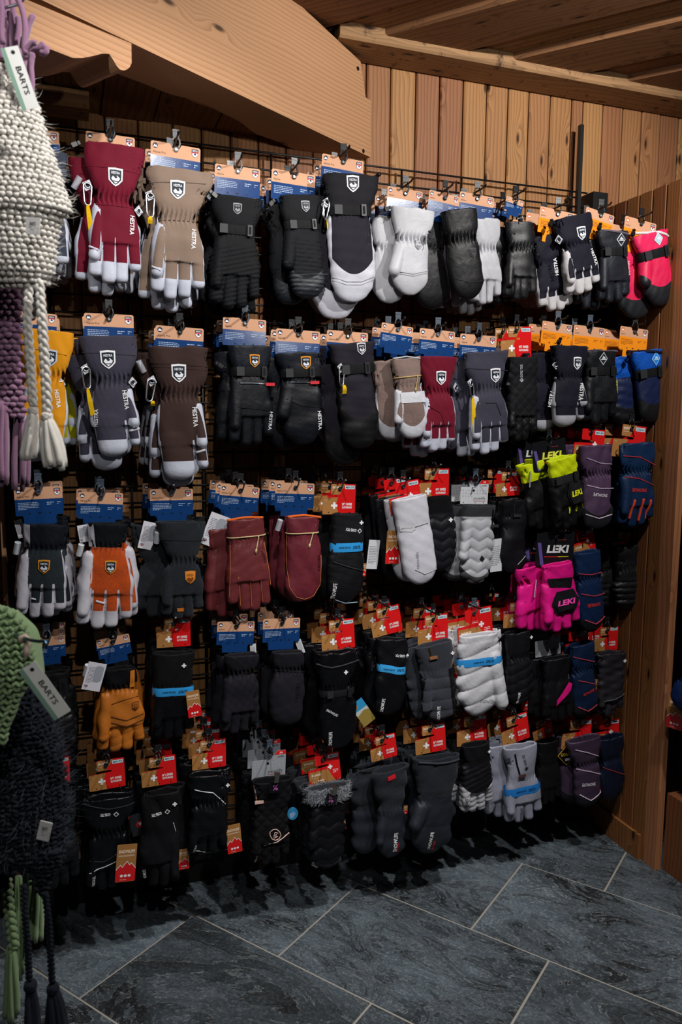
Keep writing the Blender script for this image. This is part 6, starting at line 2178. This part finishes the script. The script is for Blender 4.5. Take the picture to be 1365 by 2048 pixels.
def knit(rows, pitch_px, stitch_px, m, parent, name, depth=0.55, style='garter', Z=ZH_, dmax=0.07, seed=0, amax=100, base_m=None, yoff=0.0):
    """soft knitted body inside the outline rows (py, left px, right px); real stitches over a filled core"""
    rr = np.random.RandomState(seed)
    y0, y1 = rows[0][0], rows[-1][0]
    n = int((y1 - y0) / pitch_px)
    mpp = Z / FPX
    frames = []
    coreV = []
    for i in range(n + 1):
        py = y0 + (y1 - y0) * i / n
        l, r = outline_at(rows, py)
        A, B = atdepth(l, py, Z), atdepth(r, py, Z)
        c = (A + B) / 2 + FH * yoff
        hw = np.linalg.norm(B - A) / 2
        hd = min(dmax, hw * depth)
        up0 = np.array([0, 0, 1.0])
        per = stitch_px * mpp
        # walk round the front of the ellipse
        an = np.radians(np.linspace(-amax, amax, 181))
        xs, ys = hw * np.sin(an), -hd * np.cos(an)
        arc = np.concatenate([[0], np.cumsum(np.hypot(np.diff(xs), np.diff(ys)))])
        k = max(2, int(arc[-1] / per))
        off = 0.5 * (i % 2) if style == 'garter' else 0.0
        for j in range(k):
            s = (j + 0.5 + off * 0.98) / (k + 0.5) * arc[-1]
            a = np.interp(s, arc, an)
            jit = rr.normal(size=3) * per * 0.05
            p = c + RH * hw * math.sin(a) - FH * hd * math.cos(a) + jit
            t = RH * hw * math.cos(a) + FH * hd * math.sin(a)
            t /= np.linalg.norm(t)
            o = np.cross(t, up0)
            o /= np.linalg.norm(o)
            o = o if np.dot(o, FH * math.cos(a) * -1 + RH * math.sin(a)) > 0 else -o
            hh = pitch_px * mpp
            sc_ = 1 + rr.normal() * 0.08
            if style == 'garter':
                sg = 1 if i % 2 else -1
                frames.append((p, t, o, up0 * sg, per * 0.52 * sc_, hh * 0.72, hh * 0.60 * sc_))
            elif style == 'vee':
                for sg in (-1, 1):
                    ax = up0 * 0.80 + t * sg * 0.60
                    ax /= np.linalg.norm(ax)
                    u2 = np.cross(o, ax)
                    frames.append((p + t * sg * per * 0.24, ax, o, u2, hh * 0.72 * sc_, per * 0.27, per * 0.26))
            else:           # rough tuck stitches
                ax = t * 0.75 + up0 * rr.uniform(-0.8, 0.8)
                ax /= np.linalg.norm(ax)
                u2 = np.cross(o, ax)
                frames.append((p + o * rr.normal() * per * 0.16, ax, o, u2, per * 0.58 * sc_, hh * 0.50, hh * 0.46))
        for q in range(24):
            a = 2 * math.pi * q / 24
            coreV.append(c + RH * (hw - 0.004) * math.sin(a) - FH * max(0.003, hd - 0.004) * math.cos(a))
    V, Fc = place_beans(frames)
    P0 = np.array(parent.location) if parent is not None else np.zeros(3)
    V = V - P0
    body = link(name, mesh_np(name, V, Fc, [m]), parent)
    body['kind'] = 'stuff'
    CF = []
    for i in range(n):
        for q in range(24):
            a, b = i * 24 + q, i * 24 + (q + 1) % 24
            CF.append((a, a + 24, b + 24, b))
    CF.append(tuple(range(24)))
    CF.append(tuple(range(n * 24 + 23, n * 24 - 1, -1)))
    link('lining', mesh_np('lining', np.array(coreV) - P0, CF, [base_m or m]), parent)
    return body


def braid(pts, width_px, m, parent, name='braided_cord', Z=ZH_, pitch=2.6):
    P = resample(np.array([atdepth(x, y, z if z else Z) for x, y, z in [(q + (None,))[:3] for q in pts]]), 0.003)
    P0 = np.array(parent.location)
    s = np.concatenate([[0], np.cumsum(np.linalg.norm(np.diff(P, axis=0), axis=1))])
    w = width_px * Z / FPX
    mb = MB()
    for k in range(3):
        ph = 2 * math.pi * (s / (w * pitch)) + 2 * math.pi * k / 3
        Q = P + RH[None] * (0.28 * w * np.sin(ph))[:, None] - FH[None] * (0.20 * w * np.sin(2 * ph))[:, None] - P0
        mb.tube(Q, w * 0.245, m, 7)
    return link(name, mb.mesh(name, True), parent)


def tassel(x, y0, y1, wpx, m, parent, Z=ZH_, n=16, lean=0.0, seed=0, knot=True, thick=9):
    rr = np.random.RandomState(seed)
    P0 = np.array(parent.location)
    mpp = Z / FPX
    if knot:
        kb = MB()
        c = atdepth(x, y0, Z) - P0
        r = wpx * 0.30 * mpp
        for i in range(5):
            a = i * 1.3
            an = np.linspace(0, 2 * math.pi, 14, endpoint=False)
            ax1 = np.array([math.cos(a), math.sin(a), 0.35])
            ax1 /= np.linalg.norm(ax1)
            ax2 = np.cross(ax1, (0, 0, 1.0))
            ax2 /= np.linalg.norm(ax2)
            kb.tube(c[None] + r * 0.55 * (np.cos(an)[:, None] * ax1 + np.sin(an)[:, None] * (ax2 * 0.7 + np.array([0, 0, 0.5]))), r * 0.52, m, 7, True)
        link('knot', kb.mesh('knot', True), parent)
    for i in range(n):
        a = rr.rand() * 2 * math.pi
        q = math.sqrt(rr.rand())
        dx, dd = math.cos(a) * q, math.sin(a) * q
        l = (y1 - y0) * rr.uniform(0.86, 1.0)
        P = []
        for f in np.linspace(0, 1, 9):
            sp = 0.30 + 0.70 * min(1, f * 1.5) ** 0.7
            wob = math.sin(f * 5 + i) * 1.4
            pp = atdepth(x + dx * wpx * 0.5 * sp + lean * f * (y1 - y0) + wob, y0 + 2 + l * f, Z)
            P.append(pp + FH * dd * wpx * 0.4 * sp * mpp - P0)
        Pn = np.array(P)
        r = thick * mpp / 2
        V, Fc = tube_np(Pn, np.array([0.8, 0.9, 1, 1, 1, 1.05, 1.05, 1.1, 0.85]) * r, 7)
        link('strand', mesh_np('strand', V, Fc, [m]), parent)


def fuzz(rows, count, ln, m, parent, Z=ZH_, dmax=0.07, depth=0.55, seed=0, wdt=0.00022):
    rr = np.random.RandomState(seed)
    P0 = np.array(parent.location)
    vs, fs = [], []
    for i in range(count):
        py = rr.uniform(rows[0][0], rows[-1][0])
        l, r = outline_at(rows, py)
        A, B = atdepth(l, py, Z), atdepth(r, py, Z)
        c, hw = (A + B) / 2, np.linalg.norm(B - A) / 2
        hd = min(dmax, hw * depth)
        a = math.radians(rr.uniform(-30, 105))
        p = c + RH * hw * math.sin(a) - FH * hd * math.cos(a) - P0
        o = RH * math.sin(a) - FH * math.cos(a)
        d1 = o * 0.8 + rr.normal(size=3) * 0.7
        d2 = d1 + rr.normal(size=3) * 0.8
        L_ = ln * rr.uniform(0.4, 1)
        q1, q2 = p + o * 0.003 + d1 * L_ * 0.5, p + o * 0.003 + d1 * L_ * 0.5 + d2 * L_ * 0.5
        s = np.cross(d1, FH)
        s = s / (np.linalg.norm(s) + 1e-6) * wdt
        b0 = len(vs)
        vs += [p - s, p + s, q1 - s, q1 + s, q2]
        fs += [(b0, b0 + 1, b0 + 3, b0 + 2), (b0 + 2, b0 + 3, b0 + 4)]
    o = link('yarn_fuzz', mesh_np('yarn_fuzz', vs, fs, [m]), parent)
    o['kind'] = 'stuff'


def knit_label(px, py, wpx, hpx, rot, parent, Z, lines=True):
    P0 = np.array(parent.location)
    mpp = Z / FPX
    mb = MB()
    w, h = wpx * mpp / 2, hpx * mpp / 2
    mb.prism(rrect(-w, -h, w, h, 0.001), -0.0008, 0.0008, mat('fabric', '#d9d8d6'))
    put_text(mb, 'BARTS', 0, h * 0.25, h * 0.36, -0.0011, BLACKP, fit=w * 0.85, bold=0.03)
    microtext(mb, -w * 0.55, -h * 0.15, w * 1.2, 1, 0.002, BLACKP, -0.0011, 1)
    microtext(mb, -w * 0.35, -h * 0.42, w * 0.8, 1, 0.002, BLACKP, -0.0011, 2)
    link('woven_label', mb.mesh('woven_label'), parent, atdepth(px, py, Z) - P0, (0, rot, -PSI))


def hang_tag(px, py, Z, rot, parent, sc_, yaw=0.0):
    P0 = np.array(parent.location)
    o = link('swing_tag', tag_mesh('barts'), parent, atdepth(px, py, Z) - P0, (0.05, rot, -PSI + yaw))
    o.scale = (sc_, 1, sc_)


Y_WHITE, Y_MAUVE, Y_GREEN, Y_NAVY = mat('yarn', '#dcd8d0'), mat('yarn', '#8c6682'), mat('yarn', '#7f9a6c'), mat('yarn', '#1b1f29')

# mauve scarf: hangs behind the white hat, knitted end with a long fringe
base = atdepth(10, 600, 1.27)
sc1 = thing('fringed_scarf', 'mauve chunky knitted scarf with long yarn fringe at the left edge', 'scarf', tuple(base))
knit([(560, -40, 44), (640, -40, 46), (720, -42, 46), (780, -42, 50), (810, -40, 54), (832, -30, 54)], 11, 15, Y_MAUVE, sc1, 'knit_body', 0.25, 'garter', 1.27, 0.02, 3)
tassel(6, 800, 975, 30, Y_MAUVE, sc1, 1.26, 7, 0.0, 5, False, 11)
tassel(40, 828, 985, 34, Y_MAUVE, sc1, 1.28, 7, 0.0, 6, True, 10)
# mauve yarn fringe spilling above the white hat
base = atdepth(30, 30, 1.17)
sc2 = thing('yarn_fringe', 'mauve yarn fringe spilling over the crown of the white knitted hat', 'yarn fringe', tuple(base))
FR = [[(30, -12), (46, 20), (52, 60), (47, 96), (52, 110)], [(8, -12), (14, 20), (12, 50), (20, 64)], [(22, -10), (28, 30), (35, 70), (31, 105)], [(46, 88), (54, 70), (58, 48), (68, 28)], [(42, 128), (50, 108), (62, 98), (78, 98), (88, 84)], [(46, 104), (56, 92), (66, 84), (72, 88)], [(66, 104), (61, 130), (64, 160), (63, 192)],
      [(2, 60), (8, 80), (2, 100), (4, 120)], [(50, 112), (46, 136), (52, 152), (54, 176)], [(36, 96), (40, 112), (38, 130), (44, 150)], [(0, -8), (4, 20), (2, 60), (6, 90)], [(80, 104), (86, 108), (92, 104), (94, 92)], [(12, 60), (16, 78), (12, 96), (16, 110)], [(18, 20), (24, 56), (22, 92), (28, 120)], [(36, 30), (38, 60), (30, 96), (38, 130)]]
for i, P in enumerate(FR):
    Q = np.array([atdepth(x, y, 1.16 + 0.012 * ((i * 7) % 5) - 0.02) for x, y in P]) - base
    t = np.linspace(0, 1, len(P))
    tt = np.linspace(0, 1, 14)
    Q = np.stack([smooth1(np.interp(tt, t, Q[:, k]), 2) for k in range(3)], 1)
    V, Fc = tube_np(Q, 0.0044 * np.array([0.8] + [1] * 12 + [0.9]), 8)
    link('strand', mesh_np('strand', V, Fc, [Y_MAUVE]), sc2)
hk = MB()
hk.tube([atdepth(x, y, 1.15) for x, y in ((-20, 30), (10, 16), (32, 10), (46, 0), (52, -16))], 0.0022, METAL, 8)
thing('display_hook', 'bright metal hook above the mauve yarn fringe', 'hook', (0, 0, 0), None, hk.mesh('display_hook', True))

# white knitted hat with ear flap and two braided cords
base = atdepth(40, 350, ZH_)
wh = thing('knitted_hat', 'white chunky knitted hat with ear flap and braided tassel cords', 'hat', tuple(base))
HAT = [(142, -70, 30), (170, -86, 52), (200, -96, 68), (240, -104, 82), (290, -110, 96), (340, -114, 114), (380, -116, 126), (410, -116, 137), (426, -114, 138), (436, -112, 124), (450, -110, 117), (480, -100, 112), (520, -80, 108), (545, -60, 104), (562, -30, 97), (576, 0, 86)]
knit(HAT, 10.2, 12.5, Y_WHITE, wh, 'knit_body', 0.62, 'garter', ZH_, 0.075, 1)
fuzz(HAT, 900, 0.012, Y_WHITE, wh)
knit_label(66, 452, 28, 34, math.radians(4), wh, ZH_ - 0.079)
hang_tag(18, 94, ZH_ - 0.10, math.radians(-18), wh, 0.95, 0.3)
braid([(58, 570, 1.185), (54, 640, 1.18), (60, 720, 1.18), (66, 812, 1.18)], 19, Y_WHITE, wh, Z=1.18)
braid([(78, 560, 1.165), (84, 640, 1.16), (90, 730, 1.16), (95, 826, 1.16)], 20, Y_WHITE, wh, Z=1.16)
tassel(66, 822, 925, 34, Y_WHITE, wh, 1.18, 13, -0.10, 2, True, 12)
tassel(94, 834, 940, 40, Y_WHITE, wh, 1.16, 15, 0.16, 4, True, 12)

# green scarf folded over a hook
base = atdepth(20, 1350, 1.20)
gs = thing('fringed_scarf', 'sage green chunky knitted scarf folded over a hook at left', 'scarf', tuple(base))
GR = [(1216, -60, 18), (1230, -70, 36), (1250, -74, 52), (1280, -76, 62), (1320, -78, 70), (1360, -78, 64), (1390, -78, 44), (1420, -80, 34), (1450, -80, 22), (1480, -80, 14)]
knit(GR, 11.5, 17, Y_GREEN, gs, 'knit_body', 0.5, 'vee', 1.13, 0.045, 8)
for k in range(5):
    P = [(-10 + 9 * k, 1214 + 2.0 * k), (26 + 6 * k, 1228 + 4 * k), (50 + 5 * k, 1262), (62 + 4 * k, 1310), (72 + 2.5 * k, 1348 + k)]
    Q = np.array([atdepth(x, y, 1.165 + 0.007 * k) for x, y in P]) - base
    t, tt = np.linspace(0, 1, 5), np.linspace(0, 1, 24)
    Q = np.stack([smooth1(np.interp(tt, t, Q[:, i]), 4) for i in range(3)], 1)
    V, Fc = tube_np(Q, 0.0062, 8)
    link('yarn_fold', mesh_np('yarn_fold', V, Fc, [Y_GREEN]), gs)
braid([(14, 1760, 1.33), (16, 1800, 1.33), (22, 1850, 1.33), (28, 1896, 1.33)], 22, Y_GREEN, gs, 'plait', 1.33, 2.0)
tassel(22, 1890, 2046, 30, Y_GREEN, gs, 1.33, 10, 0.0, 12, False, 10)
tassel(36, 1750, 1960, 22, Y_GREEN, gs, 1.35, 7, 0.0, 13, False, 9)
tassel(76, 1760, 1880, 26, Y_GREEN, gs, 1.35, 8, 0.0, 14, False, 9)
tassel(58, 1745, 1850, 10, Y_GREEN, gs, 1.35, 3, 0.0, 15, False, 8)
lp = MB()
lp.tube([atdepth(x, y, 1.072) for x, y in ((40, 1284), (43, 1275), (50, 1273), (56, 1280), (53, 1300), (52, 1314))], 0.0045, mat('fabric', '#c9b3a4'), 8)
thing('hanging_loop', 'pale pink hanging loop round the steel hook on the green scarf', 'loop', (0, 0, 0), None, lp.mesh('hanging_loop', True))
hk = MB()
hk.tube([atdepth(x, y, z) for x, y, z in ((30, 1268, 1.11), (46, 1275, 1.072), (62, 1281, 1.05), (80, 1283, 1.035), (90, 1282, 1.03), (93, 1288, 1.03), (93, 1298, 1.03))], 0.0023, mat('metal', '#6fa0c0'), 8)
thing('display_hook', 'bluish steel hook sticking out of the green scarf', 'hook', (0, 0, 0), None, hk.mesh('display_hook', True))

# dark knitted hat below
base = atdepth(50, 1560, 1.26)
nh = thing('knitted_hat', 'dark navy fuzzy knitted hat with ear flap hanging at lower left', 'hat', tuple(base))
NH = [(1362, -30, 50), (1380, -60, 66), (1410, -80, 90), (1450, -90, 110), (1500, -94, 124), (1550, -96, 131), (1600, -98, 136), (1640, -98, 134), (1680, -96, 131), (1710, -80, 120)]
knit(NH, 8.5, 12, Y_NAVY, nh, 'knit_body', 0.6, 'rough', 1.265, 0.065, 21)
FL = [(1700, 55, 128), (1725, 56, 122), (1750, 60, 112), (1775, 68, 104), (1790, 78, 98)]
knit(FL, 8.5, 11, Y_NAVY, nh, 'ear_flap', 0.4, 'rough', 1.235, 0.03, 22)
FL2 = [(1690, -40, 30), (1730, -36, 26), (1775, -24, 22)]
knit(FL2, 8.5, 11, Y_NAVY, nh, 'ear_flap', 0.4, 'rough', 1.27, 0.03, 23)
fuzz(NH, 1600, 0.018, mat('yarn', '#555b68'), nh, 1.265, seed=4)
knit_label(89, 1662, 25, 40, math.radians(14), nh, 1.265 - 0.072)
hang_tag(54, 1332, 1.045, math.radians(-30), nh, 0.98, 0.2)
braid([(48, 1770, 1.21), (50, 1830, 1.2), (56, 1900, 1.2), (59, 1966, 1.2)], 15, Y_NAVY, nh, Z=1.2, pitch=1.8)
braid([(90, 1786, 1.14), (97, 1840, 1.14), (101, 1900, 1.14), (104, 1964, 1.14)], 15, Y_NAVY, nh, Z=1.14, pitch=1.8)
tassel(61, 1972, 2110, 44, Y_NAVY, nh, 1.2, 14, 0.06, 31, True, 11)
tassel(106, 1978, 2110, 42, Y_NAVY, nh, 1.14, 14, 0.10, 32, True, 11)

# ------------------------------------------------------------------ right edge: next bay
gx = XP + 0.040
gm = MB()
ys = np.linspace(yf - 0.07, -1.55, 60)
zs = np.linspace(pt[2] + 0.02, 2.25, 30)
V, Fc = [], []
for i, yy in enumerate(ys):
    for j, zz in enumerate(zs):
        V.append((gx + 0.014 * math.sin(yy * 38) + 0.006 * math.sin(yy * 90 + zz * 3) + 0.004 * math.sin(zz * 9), yy, zz + (0.012 * math.sin(yy * 22) if j == 0 else 0)))
n = len(V)
V += [(p[0] + 0.02, p[1], p[2]) for p in V]
m_ = len(zs)
for i in range(len(ys) - 1):
    for j in range(m_ - 1):
        a = i * m_ + j
        Fc += [(a, a + 1, a + m_ + 1, a + m_), (n + a, n + a + m_, n + a + m_ + 1, n + a + 1)]
for i in range(len(ys) - 1):
    for j in (0, m_ - 1):
        a = i * m_ + j
        Fc.append((a, a + m_, n + a + m_, n + a))
for j in range(m_ - 1):
    for i in (0, len(ys) - 1):
        a = i * m_ + j
        Fc.append((a, n + a, n + a + 1, a + 1))
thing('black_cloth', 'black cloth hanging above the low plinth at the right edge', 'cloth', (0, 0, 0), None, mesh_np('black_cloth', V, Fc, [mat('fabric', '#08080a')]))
ep = onplane(1356, 1398, (gx - 0.035, 0, 0), (1, 0, 0))
tg = thing('mountain_tag', 'kraft and red mountain tag with blue mitten tip at the right picture edge', 'tag', tuple(ep))
o = link('swing_tag', tag_mesh('mountain'), tg, (0, 0, 0), (0, math.radians(4), math.radians(-60)))
o.scale = (1.1, 1, 1.1)
G = Glove('mitt', 0.16, 0.09, th=0, seed=77)
Pp = G.parts(0.005)
mt = link('mitten', mesh_np('mitten', Pp['body'][0], Pp['body'][1], [ny('#10306a')]), tg, (-0.025, -0.06, 0.14), (0, 0, math.radians(-75)))
